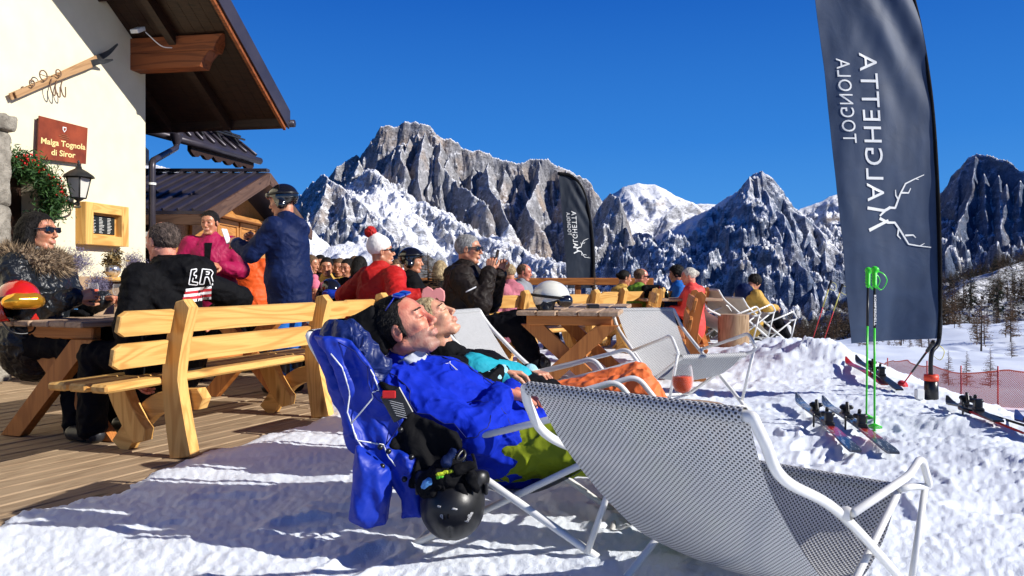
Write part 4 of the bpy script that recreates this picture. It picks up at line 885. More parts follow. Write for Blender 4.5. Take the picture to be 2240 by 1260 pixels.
MAN_F = Vector((.98, -.2, 0)).normalized(); MC_O = Vector((.03, 3.07, 0)); deckchair('mesh deckchair carrying the man in blue', (MC_O.x, MC_O.y, .01), math.atan2(MAN_F.y, MAN_F.x), top=(-.76, .80))
WOM_F = Vector((.985, -.17, 0)).normalized(); WC_O = Vector((.26, 3.86, 0)); deckchair('mesh deckchair under the woman in orange trousers', (WC_O.x, WC_O.y, .01), math.atan2(WOM_F.y, WOM_F.x), top=(-.74, .78))
deckchair('empty mesh deckchair just behind the sunbathing woman', (.26, 4.72, .01), math.atan2(-.42, .9), top=(-.66, .80))
place_chair('empty grey mesh deckchair facing the viewer, in front of the bench post', (1.13, 6.65), (.34, -.94), top=(-.62, .72), W=.58)
place_chair('beige sling deckchair holding the person in yellow and black', P(1598, 0, 12.4).xy, (.86, .5), fab=MESHB, W=.52)
place_chair('beige deckchair second from the right in the far row', P(1545, 0, 12.0).xy, (.86, .5), fab=MESHB, W=.52)
place_chair('beige deckchair behind the woman in coral', P(1508, 0, 11.3).xy, (.86, .5), fab=MESHB, W=.5, top=(-.70, .70))
# ------------------------------------------------------------------ stump, stool, wine glass
BARK = M_wood('stump_wood', (.36, .24, .14), (.20, .12, .06), 6, .85, True, .8)
def log_obj(name, label, cat, c, r, h, seed, top_mat=WEATH, bark=BARK):
    t = thing(name, label, cat, tuple(c)); n = 40; rr = np.random.RandomState(seed); ph = rr.rand(6)*6
    def rad(a, z): return r*(1+.03*math.sin(2*a+ph[0])+.025*math.sin(5*a+ph[1])+.012*math.sin(13*a+ph[2]+z*3))
    vs = []; gs = []
    for k in range(9):
        z = h*k/8*.985
        for i in range(n): a = 2*math.pi*i/n; vs.append((math.cos(a)*rad(a, z), math.sin(a)*rad(a, z), z)); gs.append((z*2, a*r*1.5, 0))
    mb = MB(); mb.v = vs; mb.g = gs; mb.f = [(k*n+i, k*n+(i+1) % n, (k+1)*n+(i+1) % n, (k+1)*n+i) for k in range(8) for i in range(n)]; mb.sm = [True]*len(mb.f); mb.build('bark', bark, t)
    top = [(math.cos(2*math.pi*i/n)*rad(2*math.pi*i/n, h)*q, math.sin(2*math.pi*i/n)*rad(2*math.pi*i/n, h)*q, h*(.985 if q == 1 else 1)) for q in (1, .985) for i in range(n)]
    mb = MB(); mb.poly(top, [tuple(range(n, 2*n))]+[(i, (i+1) % n, n+(i+1) % n, n+i) for i in range(n)]); mb.build('cut_top', top_mat, t); return t
sc_ = P(1604, 762, 11.3); log_obj('log_stump', 'upright cut log standing on the snow beside the far deckchair', 'stump', (sc_.x, 11.3, hz1(sc_.x, 11.3)-.02), .215, .50, 3)
st_c = Vector((.74, 3.38, -.045)); stl = log_obj('log_stool', 'low round log table hidden behind the foreground deckchair, wine glass on it', 'stool', (st_c.x, st_c.y, .0), .19, .475, 5)
def wine_glass(name, label, c, s=1.0, wine=None, lvl=.5, group=None, mat=GLASS):
    t = thing(name, label, 'glass', tuple(c), 0, group); mb = MB()
    pf = [(.036, 0), (.036, .002), (.012, .006), (.006, .015), (.0055, .085), (.011, .096), (.030, .112), (.042, .135), (.0445, .16), (.040, .20), (.036, .222)]
    inn = [(.0345, .222), (.0385, .20), (.043, .16), (.0405, .136), (.029, .114), (.0, .102)]
    mb.lathe([(0, 0)]+pf+inn, (0, 0, 0), 32); o = mb.build('bowl', mat, t); 
    if wine:
        zt = .112+(.175-.112)*lvl*1.6; rz_ = np.interp(zt, [.102, .114, .136, .16, .2], [0, .029, .0405, .043, .0385])
        mb = MB(); mb.lathe([(0, .1025)]+[(np.interp(z, [.102, .114, .136, .16, .2], [0, .029, .0405, .043, .0385])-.0012, z) for z in np.linspace(.106, zt, 8)]+[(0, zt)], (0, 0, 0), 32); mb.build('drink', wine, t)
    t.scale = (s, s, s); return t
t_ = NT('orange_spritz'); APEROL = t_.done(t_.bsdf((.85, .085, .004), .08, None, 0, Transmission_Weight=.08, IOR=1.33))
wg = wine_glass('wine_glass', 'large wine glass of orange spritz standing on the log table', (.725, 3.30, .431), 1.02, APEROL, .62)
mb = MB()
for k in range(5): a = k*1.3; mb.box((.018*math.cos(a), .018*math.sin(a), .150+.008*(k % 3)), (.020, .018, .018), Matrix.Rotation(a, 3, 'X') @ Matrix.Rotation(a*1.7, 3, 'Y'), .003)
mb.build('ice', M_thin('ice', (.98, .9, .85), .85), wg)
# ------------------------------------------------------------------ people
def head_sdf(S, c, fwd, up, s=1.0, child=False, eyes_closed=False, ears=True, jaw=1.0, nose=1.0):
    """c: head centre (between chin and crown). Returns frame matrix columns (fwd, left, up)"""
    f = nrm(fwd); u = Vector(up); u = (u-f*u.dot(f)).normalized(); l = u.cross(f); M = np.array([[f[i], l[i], u[i]] for i in range(3)])
    def p(a, b, d): return np.array(c)+M @ (np.array([a, b, d])*s)
    E = lambda q, r, k=.015, sub=False, Mx=None: S.ell(p(*q), np.array(r)*s, M if Mx is None else M @ Mx, k*s, sub)
    E((-.016, 0, .036), (.098, .076, .084)); E((.028, 0, .02), (.062, .066, .078)); E((.030, 0, -.030), (.058, .060*jaw, .062))
    S.cone(p(.052, .020*jaw, -.092), p(.052, -.020*jaw, -.092), .022*s, .022*s, .02*s); E((.068, 0, -.100), (.020, .018, .014))
    for y in (-1, 1): S.cone(p(.048, y*.02, -.096), p(-.012, y*.052*jaw, -.045), .018*s, .018*s, .02*s); E((.064, y*.036, -.016), (.020, .022, .016), .020)
    for y in (-1, 1): E((.094, y*.032, .014), (.022, .020, .014), .014, True); E((.0735, y*.032, .012), (.0165, .0165, .0145), .003)
    for y in (-1, 1): S.cone(p(.088, y*.012, .034), p(.076, y*.048, .032), .0070*s, .0050*s, .014*s)
    S.cone(p(.088, 0, .018), p(.110*(1 if nose == 1 else 1+.02*nose), 0, -.024), .0075*s, .0100*s*nose, .012*s); E((.1035, 0, -.028), (.0105, .0095, .008), .010)
    for y in (-1, 1): E((.096, y*.012, -.033), (.0085, .0065, .0065), .006)
    E((.083, 0, -.060), (.013, .026, .014), .014); S.cone(p(.0920, -.015, -.0565), p(.0920, .015, -.0565), .0044*s, .0050*s, .007*s); S.cone(p(.0905, -.012, -.0680), p(.0905, .012, -.0680), .0050*s, .0056*s, .007*s)
    S.cone(p(.0985, -.021, -.0622), p(.0985, .021, -.0622), .0026*s, .0032*s, .003*s, True)
    if ears:
        for y in (-1, 1):
            a = .35; R = np.array([[math.cos(.2), 0, math.sin(.2)], [0, 1, 0], [-math.sin(.2), 0, math.cos(.2)]])
            E((-.006, y*.078, -.002), (.019, .010, .032), .006, False, R); E((-.003, y*.088, .002), (.010, .006, .018), .004, True, R)
    return M, p
def hand_sdf(S, w, d, n, side, curl=.5, s=1.0, spread=.0, point=False):
    """w wrist, d towards fingers, n palm normal (palm faces n), side +1: thumb towards n x d"""
    d = nrm(d); n = Vector(n); n = (n-d*n.dot(d)).normalized(); b = n.cross(d)*side; w = Vector(w)
    def q(a, x, c): return w+(d*a+b*x+n*c)*s
    S.cone(q(-.02, 0, 0), q(.02, 0, 0), .023*s, .024*s, .01)
    for x, e in ((.030, .085), (.010, .090), (-.010, .086), (-.028, .078)): S.cone(q(.015, x*.6, 0), q(e, x, 0), .015*s, .0115*s, .008)
    for i, (x, e, L) in enumerate(((.031, .086, .070), (.0105, .091, .078), (-.0105, .087, .072), (-.029, .078, .056))):
        c_ = curl*(1+.12*i); a0 = 0.15; pos = q(e, x, 0); dirv = d.copy(); r0 = .0092*s
        for k, fr in enumerate((.45, .31, .26)):
            a0 += c_*(.8 if k == 0 else 1.0); dv = (d*math.cos(a0)+n*math.sin(a0)+b*(x*spread)).normalized(); nx = pos+dv*L*fr*s; S.cone(pos, nx, r0, r0*.93, .002); pos = nx; r0 *= .93
    t0 = q(.022, .022, .004); t1 = q(.052, .050, .014+.012*curl); t2 = q(.078, .056, .022+.028*curl); t3 = q(.098, .050, .030+.045*curl)
    S.cone(t0, t1, .017*s, .0125*s, .008); S.cone(t1, t2, .0115*s, .0105*s, .004); S.cone(t2, t3, .0102*s, .0085*s, .003)
SKIN = M_skin('skin', (.62, .33, .20)); SKIN2 = M_skin('tanned_skin', (.50, .24, .13), .35); SKINR = M_skin('sunburnt_skin', (.62, .27, .17), .4)
LIP = M_skin('lip_skin', (.52, .235, .17)); STUB = M_skin('stubble_skin', (.33, .19, .135), .45, .6); BROW = M_hair('brow_hair', (.03, .02, .015), None, 90)
DHAIR = M_hair('dark_hair', (.004, .003, .0025), (.012, .009, .007)); BHAIR = M_hair('brown_hair', (.05, .028, .014), (.22, .13, .07)); BLHAIR = M_hair('blonde_hair', (.30, .20, .09), (.62, .47, .26)); GHAIR = M_hair('grey_hair', (.14, .14, .14), (.45, .44, .42)); WHAIR = M_hair('white_blonde_hair', (.5, .45, .36), (.8, .75, .65))
BLK = M_cloth('black_fabric', (.005, .005, .006), .75, .6, 9, True, .08); NAVY = M_cloth('navy_fabric', (.006, .014, .06), .6, .6, 8, True, .12); BOOT = M_plain('ski_boot_black', (.02, .02, .022), .35, .2)
LENS = M_plain('dark_lens', (.006, .006, .008), .08, 0, 5, 0, 60, 0, .8, 1.0)
def boot(S, an, toe, s=1.0):
    an = Vector(an); d = Vector(toe)-an; d.z = 0; d.normalize(); S.cone(an+V(0, 0, .16), an+V(0, 0, .02), .062*s, .058*s, .03); S.cone(an+V(0, 0, -.04), an+d*.16+V(0, 0, -.045), .052*s, .046*s, .03); S.cone(an-d*.04+V(0, 0, -.045), an, .045*s, .05*s, .03)
def person(label, base, yaw, pz=.53, lean=(0, 0, 1), jacket=BLK, trousers=BLK, boots=BOOT, skin=SKIN, hair=None, hstyle='short', face=(1, 0, 0), hup=(0, 0, 1), armL=((.08, .06, -.26), (.20, -.06, .02)), armR=((.08, -.06, -.26), (.20, .06, .02)),
           legs='sit', s=1.0, hres=.0065, res=.012, jres=.011, thick=1.0, neck=.0, closed=False, glasses=False, helmet=None, beanie=None, hood=True, group='people on the sunny terrace', world=False, headpos=None, handL=None, handR=None, curl=.6, wr=.008, extra_jacket=None, hem=.06, tw=1.0, hs=1.0, wide=1.0, collar=True, twist=0.0, body_extra=None, jcut=None):
    """local axes: x forward, y left, z up; yaw turns x. lean = torso direction. arms: elbow offset from shoulder, wrist offset from elbow"""
    f = Vector((math.cos(yaw), math.sin(yaw), 0)); l = Vector((-f.y, f.x, 0)); z = Vector((0, 0, 1))
    L = lambda v: f*v[0]+l*v[1]+z*v[2]
    pel = Vector((base[0], base[1], base[2]+pz)); sp = L(nrm(lean)); gz = base[2]
    chest = pel+sp*.34*s; nb = pel+sp*.50*s; sw = .185*s*wide
    ll = (l*math.cos(twist)+f*math.sin(twist)); shL = pel+sp*.455*s+ll*sw; shR = pel+sp*.455*s-ll*sw
    hf = L(nrm(face)); hu = L(nrm(hup)); hf = nrm(hf); hu = (hu-hf*hu.dot(hf)).normalized()
    hc = Vector(headpos) if headpos is not None else nb+sp*.06*s+hu*.125*s+L((1, 0, 0))*(.02+neck)
    elL = shL+L(armL[0])*s; wL = elL+L(armL[1])*s; elR = shR+L(armR[0])*s; wR = elR+L(armR[1])*s
    hipL = pel+l*.095*s; hipR = pel-l*.095*s
    if legs == 'sit': kn = [hipL+L((.42, .08, .0)), hipR+L((.42, -.08, .0))]; an = [k+L((.02, .0, 0)) for k in kn]; an = [Vector((a.x, a.y, gz+.10)) for a in an]; toe = [a+L((.2, 0, 0)) for a in an]
    elif legs == 'stand': kn = [Vector((h.x, h.y, gz+.50*s))+f*.03 for h in (hipL, hipR)]; an = [Vector((h.x, h.y, gz+.10)) for h in (hipL, hipR)]; toe = [a+f*.2 for a in an]
    else: kn = [hipL+L(legs[0]), hipR+L(legs[2])]; an = [kn[0]+L(legs[1]), kn[1]+L(legs[3])]; toe = [a+f*.2 for a in an]
    root = thing('person', label, 'person', (pel.x, pel.y, gz), 0, group)
    parts = []
    # head and neck, fine
    S = Sdf(); M, hp = head_sdf(S, hc, hf, hu, s*hs, eyes_closed=closed); neck0 = Vector(hp(-.035, 0, -.055)); S.cone(neck0, nb-sp*.02, .054*s, .062*s, .03)
    hv, hq = S.mesh(hres); s0, s = s, s*hs
    # trunk, limbs
    S = Sdf(); S.cone(nb-sp*.02, chest, .07*s, .11*s, .05); S.cone(chest, pel, .115*s, .12*s, .05)
    for a, b, c in ((shL, elL, wL), (shR, elR, wR)): S.cone(a, b, .050*s, .040*s, .03); S.cone(b, c, .040*s, .027*s, .02); S.cone(a, chest, .05*s, .08*s, .04)
    for h_, k, a in ((hipL, kn[0], an[0]), (hipR, kn[1], an[1])): S.cone(h_, k, .075*s, .05*s, .03); S.cone(k, a, .05*s, .038*s, .02)
    if body_extra: body_extra(S)
    bv, bq = S.mesh(res)
    ms = [(hv, hq), (bv, bq)]
    hd = []
    for w, e, hh, sd in ((wL, elL, handL, 1), (wR, elR, handR, -1)):
        S = Sdf(); d = (hh[0] if hh else (w-e)); n = (hh[1] if hh else L((-.2, -sd*.6, -.6))); cu_ = hh[2] if hh and len(hh) > 2 else curl
        hand_sdf(S, w, d, n, -sd if not (hh and len(hh) > 3) else hh[3], cu_, s); hd.append(S.mesh(max(.003, hres*.6)))
    ms += hd; vv, qq = join_m(ms)
    fc = hv[hq].mean(1)-np.array(hc); lf = fc @ M/s; s = s0; mi = np.zeros(len(qq), int)
    lips = (np.abs(lf[:, 1]) < .022) & (np.abs(lf[:, 2]+.0622) < .0085) & (lf[:, 0] > .088); mi[:len(lf)][lips] = 1
    br = (np.abs(np.abs(lf[:, 1])-.032) < .019) & (np.abs(lf[:, 2]-.0365-.0) < .0032) & (lf[:, 0] > .06); mi[:len(lf)][br] = 2
    if not closed and not glasses:
        ey = (np.abs(np.abs(lf[:, 1])-.032) < .011) & (np.abs(lf[:, 2]-.012) < .0042) & (lf[:, 0] > .07); mi[:len(lf)][ey] = 2
    mats = [skin, LIP, BROW, STUB]
    if hstyle == 'stubble' or hstyle == 'maincut':
        st = (lf[:, 2] < -.035-.0*lf[:, 0]) & (lf[:, 0] > .01+.0) & (lf[:, 2] > -.13) & (mi[:len(lf)] == 0) & ~((np.abs(lf[:, 1]) < .03) & (lf[:, 2] > -.048)); mi[:len(lf)][st] = 3
    np_mesh('body', vv, qq, mats, root, True, matidx=mi)
    # clothes
    T = thick; nrv = .004
    S = Sdf(); S.cone(nb-sp*.03, chest, .095*s*T, .150*s*T, .06); S.cone(chest+ll*.05, pel+sp*.02+l*.04, .135*s*T, .145*s*T, .06); S.cone(chest-ll*.05, pel+sp*.02-l*.04, .135*s*T, .145*s*T, .06)
    for a, b, c in ((shL, elL, wL), (shR, elR, wR)):
        S.cone(a, chest, .078*s*T, .10*s*T, .05); S.cone(a, b, .078*s*T, .064*s*T, .03); S.cone(b, b.lerp(c, .93), .064*s*T, .047*s*T, .02)
    if hem > 0: S.cone(hipL+sp*.03, hipR+sp*.03, .130*s*T, .130*s*T, .05); S.cone(pel+sp*.04, pel-sp*hem, .155*s*T, .165*s*T, .05)
    if collar: nk = neck0.lerp(nb, .6); S.cone(nk, nb-sp*.05, .072*s, .095*s*T, .03); S.cone(neck0+(neck0-nb)*.6, nb, .055*s, .050*s, .006, True)
    if hood: hb_ = nb-Vector(hf.x and (f.x, f.y, 0) or (0, 0, 0))*.09*s; S.ell(hb_-z*.02, (.10*s, .10*s, .075*s), None, .05)
    if extra_jacket: extra_jacket(S, locals())
    v_, q_ = S.mesh(jres, wr, 13, sum(map(ord, label)) % 97, cut=jcut); jk = np_mesh('jacket', v_, q_, jacket, root, True)
    S = Sdf(); S.cone(hipL, hipR, .115*s, .115*s, .04)
    for h_, k, a in ((hipL, kn[0], an[0]), (hipR, kn[1], an[1])): S.cone(h_, k, .105*s*tw, .080*s*tw, .04); S.cone(k, a, .080*s*tw, .074*s*tw, .03)
    v_, q_ = S.mesh(jres, wr, 11, 5); tr = np_mesh('trousers', v_, q_, trousers, root, True)
    for a, t_ in zip(an, toe):
        S = Sdf(); boot(S, a, t_, s); v_, q_ = S.mesh(res); np_mesh('boot', v_, q_, boots, root, True)
    # hair
    s = s*hs
    if hair is not None:
        S = Sdf(); E = lambda q, r, k=.012, sub=False: S.ell(hp(*q), np.array(r)*s, M, k*s, sub)
        if hstyle in ('short', 'stubble', 'maincut', 'long', 'bun', 'messy'):
            g_ = .006 if hstyle != 'messy' else .018
            E((-.020, 0, .038), (.102+g_*.4, .078+g_*.6, .086+g_)); 
            if hstyle in ('long',): S.chain([hp(-.07, 0, .0), hp(-.085, 0, -.09), hp(-.075, .0, -.20)], [.075*s, .07*s, .05*s]); [S.chain([hp(-.02, y*.06, .03), hp(-.02, y*.078, -.06), hp(-.045, y*.07, -.14)], [.035*s, .03*s, .025*s]) for y in (-1, 1)]
            if hstyle == 'bun': E((-.115, 0, .03), (.04, .04, .04))
            S.box(hp(.125 if hstyle != 'maincut' else .112, 0, -.02 if hstyle != 'maincut' else .0), np.array((.085, .12, .085))*s, M @ np.array([[math.cos(.18), 0, math.sin(.18)], [0, 1, 0], [-math.sin(.18), 0, math.cos(.18)]]), .03, .02, True)
            E((.09, 0, -.01), (.075, .066, .075), .02, True)
            if hstyle in ('short', 'stubble', 'maincut', 'messy', 'bun'): S.box(hp(.0, 0, -.125), np.array((.14, .14, .075))*s, M, .02, .02, True)
            if hstyle in ('stubble', 'maincut'): [S.cone(hp(.012, y*.074, .01), hp(.016, y*.071, -.022), .007*s, .004*s, .006) for y in (-1, 1)]
            v_, q_ = S.mesh(max(.004, hres*.8), .0042 if hstyle != 'messy' else .014, 60 if hstyle != 'long' else 38, 3, aniso=(1, 1, .6))
        elif hstyle == 'balding':
            E((-.022, 0, .030), (.103, .080, .090)); E((.015, 0, .135), (.06, .036, .03), .03, True); S.box(hp(.115, 0, 0), np.array((.085, .12, .2))*s, M, .03, .02, True); S.box(hp(.0, 0, -.13), np.array((.14, .14, .075))*s, M, .02, .02, True)
            v_, q_ = S.mesh(max(.004, hres*.8), .005, 60, 3, aniso=(1, 1, .6))
        sv, sq = strands(v_, q_, int(2600*(.0045/max(hres, .0035))**1.3)+300, .020 if hstyle != 'long' else .05, .0011+hres*.12, M @ np.array((-.75, 0, -.35) if hstyle != 'long' else (-.15, 0, -1.0)), 5, .28 if hstyle != 'messy' else .8, .35 if hstyle != 'long' else .12)
        v_, q_ = join_m([(v_, q_), (sv, sq)]); np_mesh('hair', v_, q_, hair, root, True)
    if glasses:
        mb = MB()
        for y in (-1, 1):
            cc = [Vector(hp(.104, y*(.033+dx*.026), .012+dz*.019)) for dx, dz in ((-1, .8), (1, 1), (1, -.6), (.3, -1), (-.8, -.8))]; bk = [Vector(hp(.094-.012*(abs(dx) if dx*1 > 0 else 0), y*(.033+dx*.026), .012+dz*.019)) for dx, dz in ((-1, .8), (1, 1), (1, -.6), (.3, -1), (-.8, -.8))]
            m = 5; mb.poly(cc+bk, [tuple(range(m)), tuple(range(2*m-1, m-1, -1))]+[(i, m+i, m+(i+1) % m, (i+1) % m) for i in range(m)]); mb.tube([hp(.095, y*.058, .022), hp(.0, y*.083, .014)], .0045*s, 6)
        mb.tube([hp(.106, -.012, .02), hp(.106, .012, .02)], .004*s, 6); mb.build('sunglasses', LENS, root, True)
    if helmet:
        hm, gm = helmet; S = Sdf(); S.ell(hp(-.018, 0, .048), np.array((.130, .108, .112))*s, M, .01); S.cone(hp(-.02, .085, -.03), hp(-.02, -.085, -.03), .04*s, .04*s, .03)
        S.ell(hp(-.016, 0, .02), np.array((.106, .086, .098))*s, M, .01, True); S.box(hp(.14, 0, -.06), np.array((.10, .15, .105))*s, M, .03, .015, True); S.box(hp(0, 0, -.14), np.array((.2, .2, .075))*s, M, .02, .01, True)
        for y in (-.03, 0, .03): S.cone(hp(.06, y, .155), hp(-.04, y, .168), .006*s, .006*s, .003, True)
        v_, q_ = S.mesh(hres); h_o = np_mesh('helmet', v_, q_, hm, root, True)
        S = Sdf(); S.cone(hp(.092, .036, .072), hp(.092, -.036, .072), .030*s, .030*s, .02); v_, q_ = S.mesh(hres); np_mesh('goggles', v_, q_, gm, h_o, True)
        mb = MB(); mb.tube([hp(math.cos(a)*.125-.018, math.sin(a)*.112, .07+.01*math.cos(a)) for a in np.linspace(.5, 2*math.pi-.5, 24)], .010*s, 6); mb.build('strap', BLKP if False else BLACKP, h_o, True)
    if beanie:
        bm, b2 = beanie; S = Sdf(); S.ell(hp(-.024, 0, .060), np.array((.108, .090, .098))*s, M, .01); S.ell(hp(-.05, 0, .13), np.array((.05, .05, .05))*s, M, .04); S.box(hp(.14, 0, -.09), np.array((.11, .15, .125))*s, M, .03, .01, True); S.box(hp(0, 0, -.10), np.array((.2, .2, .085))*s, M, .02, .01, True)
        v_, q_ = S.mesh(hres, .003, 60); bo = np_mesh('knit_hat', v_, q_, bm, root, True); S = Sdf(); S.ell(hp(-.085, 0, .185), np.array((.048, .048, .048))*s, M, .01); v_, q_ = S.mesh(hres, .01, 40); np_mesh('pompom', v_, q_, b2, bo, True)
    return root, dict(hp=hp, M=M, hc=hc, wL=wL, wR=wR, elL=elL, elR=elR, shL=shL, shR=shR, nb=nb, pel=pel, kn=kn, an=an, L=L, f=f, l=l, sp=sp)
def spline_line(name, pts, r, mat, parent, n=6):
    mb = MB(); mb.tube(pts, r, n); return mb.build(name, mat, parent, True)
def surf_line(name, host, pts, r, mat, parent, lift=.001, n=6, world_off=None):
    """tube laid on a host mesh (children of parent, parent only translated)"""
    from mathutils.bvhtree import BVHTree
    off = Vector(parent.location) if parent.parent is None else Vector(parent.location)+Vector(parent.parent.location)
    bv = BVHTree.FromPolygons([v.co+off for v in host.data.vertices], [tuple(p.vertices) for p in host.data.polygons]); out = []
    for p in spl([Vector(p) for p in pts], n):
        h = bv.find_nearest(p); out.append(h[0]+h[1]*lift if h[0] is not None else p)
    mb = MB(); mb.tube(out, r, 6); return mb.build(name, mat, parent, True)
def kid(o, nm): return [c for c in o.children if c.name.split('.')[0] == nm][0]
# ---- man in blue, reclining
ROYAL = M_cloth('royal_blue_fleece', (.003, .022, .42), .8, .55, 7, True, .15); LIME = M_cloth('lime_trousers', (.22, .27, .006), .65, .7, 7); WHT = M_cloth('white_fabric', (.75, .75, .75), .7, .4)
my = math.atan2(MAN_F.y, MAN_F.x); pel = Vector((.0, 3.08, .375)); neckp = P(872, 818, 3.08)
def toL(v, yaw): return (v[0]*math.cos(yaw)+v[1]*math.sin(yaw), -v[0]*math.sin(yaw)+v[1]*math.cos(yaw), v[2])
def arm_pts(sh, el, wr, yaw, s=1.0): a = (Vector(el)-Vector(sh))/s; b = (Vector(wr)-Vector(el))/s; return (toL(a, yaw), toL(b, yaw))
spd = (neckp-pel).normalized(); lm = Vector((-math.sin(my), math.cos(my), 0)); sR = pel+spd*.455-lm*.185; sL = pel+spd*.455+lm*.185
elR_ = P(1046, 950, 2.83); wR_ = P(1098, 862, 2.97); elL_ = sL+Vector((.20, .10, -.14)); wL_ = P(1120, 858, 3.16)
man, mi_ = person('man in royal blue fleece reclining asleep in a deckchair, face to the sun', (pel.x, pel.y, 0), my, .375, toL(spd, my), ROYAL, LIME, BOOT, SKINR, DHAIR, 'maincut', toL((.80, -.20, .46), my), toL((-.50, 0, .86), my),
    arm_pts(sL, elL_, wL_, my), arm_pts(sR, elR_, wR_, my), ((.43, .06, .03), (.30, .02, -.27), (.43, -.06, .02), (.32, -.02, -.27)), 1.0, .0035, .009, .006, 1.0, headpos=P(886, 718, 3.04), hs=1.10, closed=True, hood=False, wr=.014, hem=.02,
    handR=((.75, .35, .02), (.15, -.1, -1), .30), handL=((.6, -.6, .0), (0, 0, -1), .35), collar=True)
hp = mi_['hp']
for y in (-1, 1): spline_line('eyelash', [hp(.0905, y*.020, .0075), hp(.0925, y*.032, .0045), hp(.0865, y*.045, .0065)], .0013, BROW, man)
# grey inner collar, pushed-up sunglasses, chest mark, seams
S = Sdf(); c_ = mi_['nb']; S.cone(Vector(hp(-.045, 0, -.10)), c_+V(.02, 0, .0), .066, .082, .01); S.cone(Vector(hp(-.01, 0, -.04)), c_-V(0, 0, .03), .058, .064, .004, True); v_, q_ = S.mesh(.005, .006, 20, cut=[(tuple(hp(0, 0, -.088)), tuple(Vector(hp(0, 0, 1))-Vector(hp(0, 0, 0))))])
np_mesh('inner_collar', v_, q_, M_cloth('grey_collar', (.42, .44, .47), .8, .3), man, True)
mb = MB(); M_ = mi_['M']; R_ = Matrix([list(r_) for r_ in M_])
for y in (-1, 1): mb.box(Vector(hp(.052, y*.034, .110)), (.014, .058, .038), R_ @ Matrix.Rotation(-.9, 3, 'Y'), .006); mb.tube([hp(.045, y*.064, .11), hp(.0, y*.080, .085)], .003, 6)
mb.build('sunglasses', M_plain('blue_mirror_lens', (.01, .03, .35), .08, 0, 5, 0, 60, .3, .8, 1), man, True)
jk_ = kid(man, 'jacket'); SEAM = M_plain('dark_blue_seam', (.002, .008, .12), .7); nb_, pe_ = mi_['nb'], mi_['pel']; shR_, eR_, wR2 = mi_['shR'], mi_['elR'], mi_['wR']; upv = Vector((.55, -.25, .8))
surf_line('seam', jk_, [shR_+V(-.05, -.1, .12), shR_+V(.04, -.12, .05), shR_+V(.06, -.1, -.06), shR_+V(.02, -.1, -.12)], .0022, SEAM, man)
surf_line('seam', jk_, [shR_+V(0, -.2, 0), shR_.lerp(eR_, .5)+V(0, -.2, 0), eR_+V(0, -.2, .0), eR_.lerp(wR2, .5)+V(.02, -.2, 0), wR2+V(0, -.2, 0)], .002, SEAM, man)
surf_line('zip', jk_, [nb_+V(.10, -.03, .16), nb_.lerp(pe_, .25)+V(.12, -.03, .2), nb_.lerp(pe_, .5)+V(.12, -.03, .2), nb_.lerp(pe_, .8)+V(.12, -.03, .2)], .003, SEAM, man)
surf_line('pocket_seam', jk_, [nb_.lerp(pe_, .65)+V(.0, -.2, .12), nb_.lerp(pe_, .78)+V(.06, -.2, .10), nb_.lerp(pe_, .9)+V(.05, -.2, .02)], .002, SEAM, man)
cc_ = nb_.lerp(pe_, .22)+V(.10, -.09, .2)
for k in range(4): surf_line('chest_logo', jk_, [cc_+V(.014*k, 0, .01), cc_+V(.014*k+.004, -.035-.004*k, -.01), cc_+V(.014*k+.016, -.01, -.01)], .0014, WHT, man, .0015, 4)
# ---- woman beside him
TURQ = M_cloth('turquoise_fabric', (.02, .36, .45), .6, .5); ORNG = M_cloth('orange_trousers', (.78, .17, .045), .6, .6, 8)
wy = math.atan2(WOM_F.y, WOM_F.x); pel = Vector((.13, 3.86, .385)); neckp = P(935, 770, 3.84); spd = (neckp-pel).normalized(); lm = Vector((-math.sin(wy), math.cos(wy), 0)); sR = pel+spd*.45-lm*.165; sL = pel+spd*.45+lm*.165
elR_ = P(1040, 850, 3.62); wR_ = P(1098, 812, 3.72); elL_ = sL+Vector((.2, .08, -.13)); wL_ = P(1160, 812, 3.90)
kR = P(1385, 838, 3.72)
wom, wi_ = person('woman in dark and turquoise jacket with orange trousers reclining asleep beside the man in blue', (pel.x, pel.y, 0), wy, .385, toL(spd, wy), BLK, ORNG, BOOT, SKIN, BLHAIR, 'short', toL((.72, -.12, .62), wy), toL((-.65, 0, .75), wy),
    arm_pts(sL, elL_, wL_, wy), arm_pts(sR, elR_, wR_, wy), ((.48, .05, .14), (.30, .02, -.42), (.50, -.04, .135), (.30, -.02, -.42)), .95, .004, .01, .007, .9, tw=.86, wr=.012, headpos=P(948, 702, 3.80), hs=1.05, closed=True, hood=False, hem=.02, handR=((.6, .1, -.05), (0, -.3, -1), .5), handL=((.5, -.45, -.05), (0, 0, -1), .5))
hp = wi_['hp']
for y in (-1, 1): spline_line('eyelash', [hp(.0895, y*.020, .0075), hp(.0925, y*.032, .0045), hp(.0865, y*.045, .0065)], .0013, BROW, wom)
S = Sdf(); a, b = wi_['elR'], wi_['wR']; S.cone(a.lerp(b, .55), b, .046, .04, .01); S.cone(a.lerp(b, .7), b+V(.03, 0, 0), .03, .03, .003, True); v_, q_ = S.mesh(.006, .003, 30); np_mesh('cuff', v_, q_, M_cloth('pale_blue_cuff', (.35, .62, .70), .7, .3), wom, True)
a, b = wi_['elL'], wi_['wL']; S = Sdf(); S.cone(a.lerp(b, .55), b, .046, .04, .01); v_, q_ = S.mesh(.006, .003, 30); np_mesh('cuff', v_, q_, M_cloth('pale_blue_cuff', (.35, .62, .70), .7, .3), wom, True)
S = Sdf(); c_ = wi_['nb'].lerp(wi_['pel'], .33); S.cone(c_+V(-.03, -.08, .02), c_+V(.16, -.02, -.02), .115, .10, .05); S.cone(c_+V(.02, -.14, .04), c_+V(.14, -.15, -.0), .05, .05, .04); v_, q_ = S.mesh(.007, .006, 14); np_mesh('chest_panel', v_, q_, TURQ, wom, True)
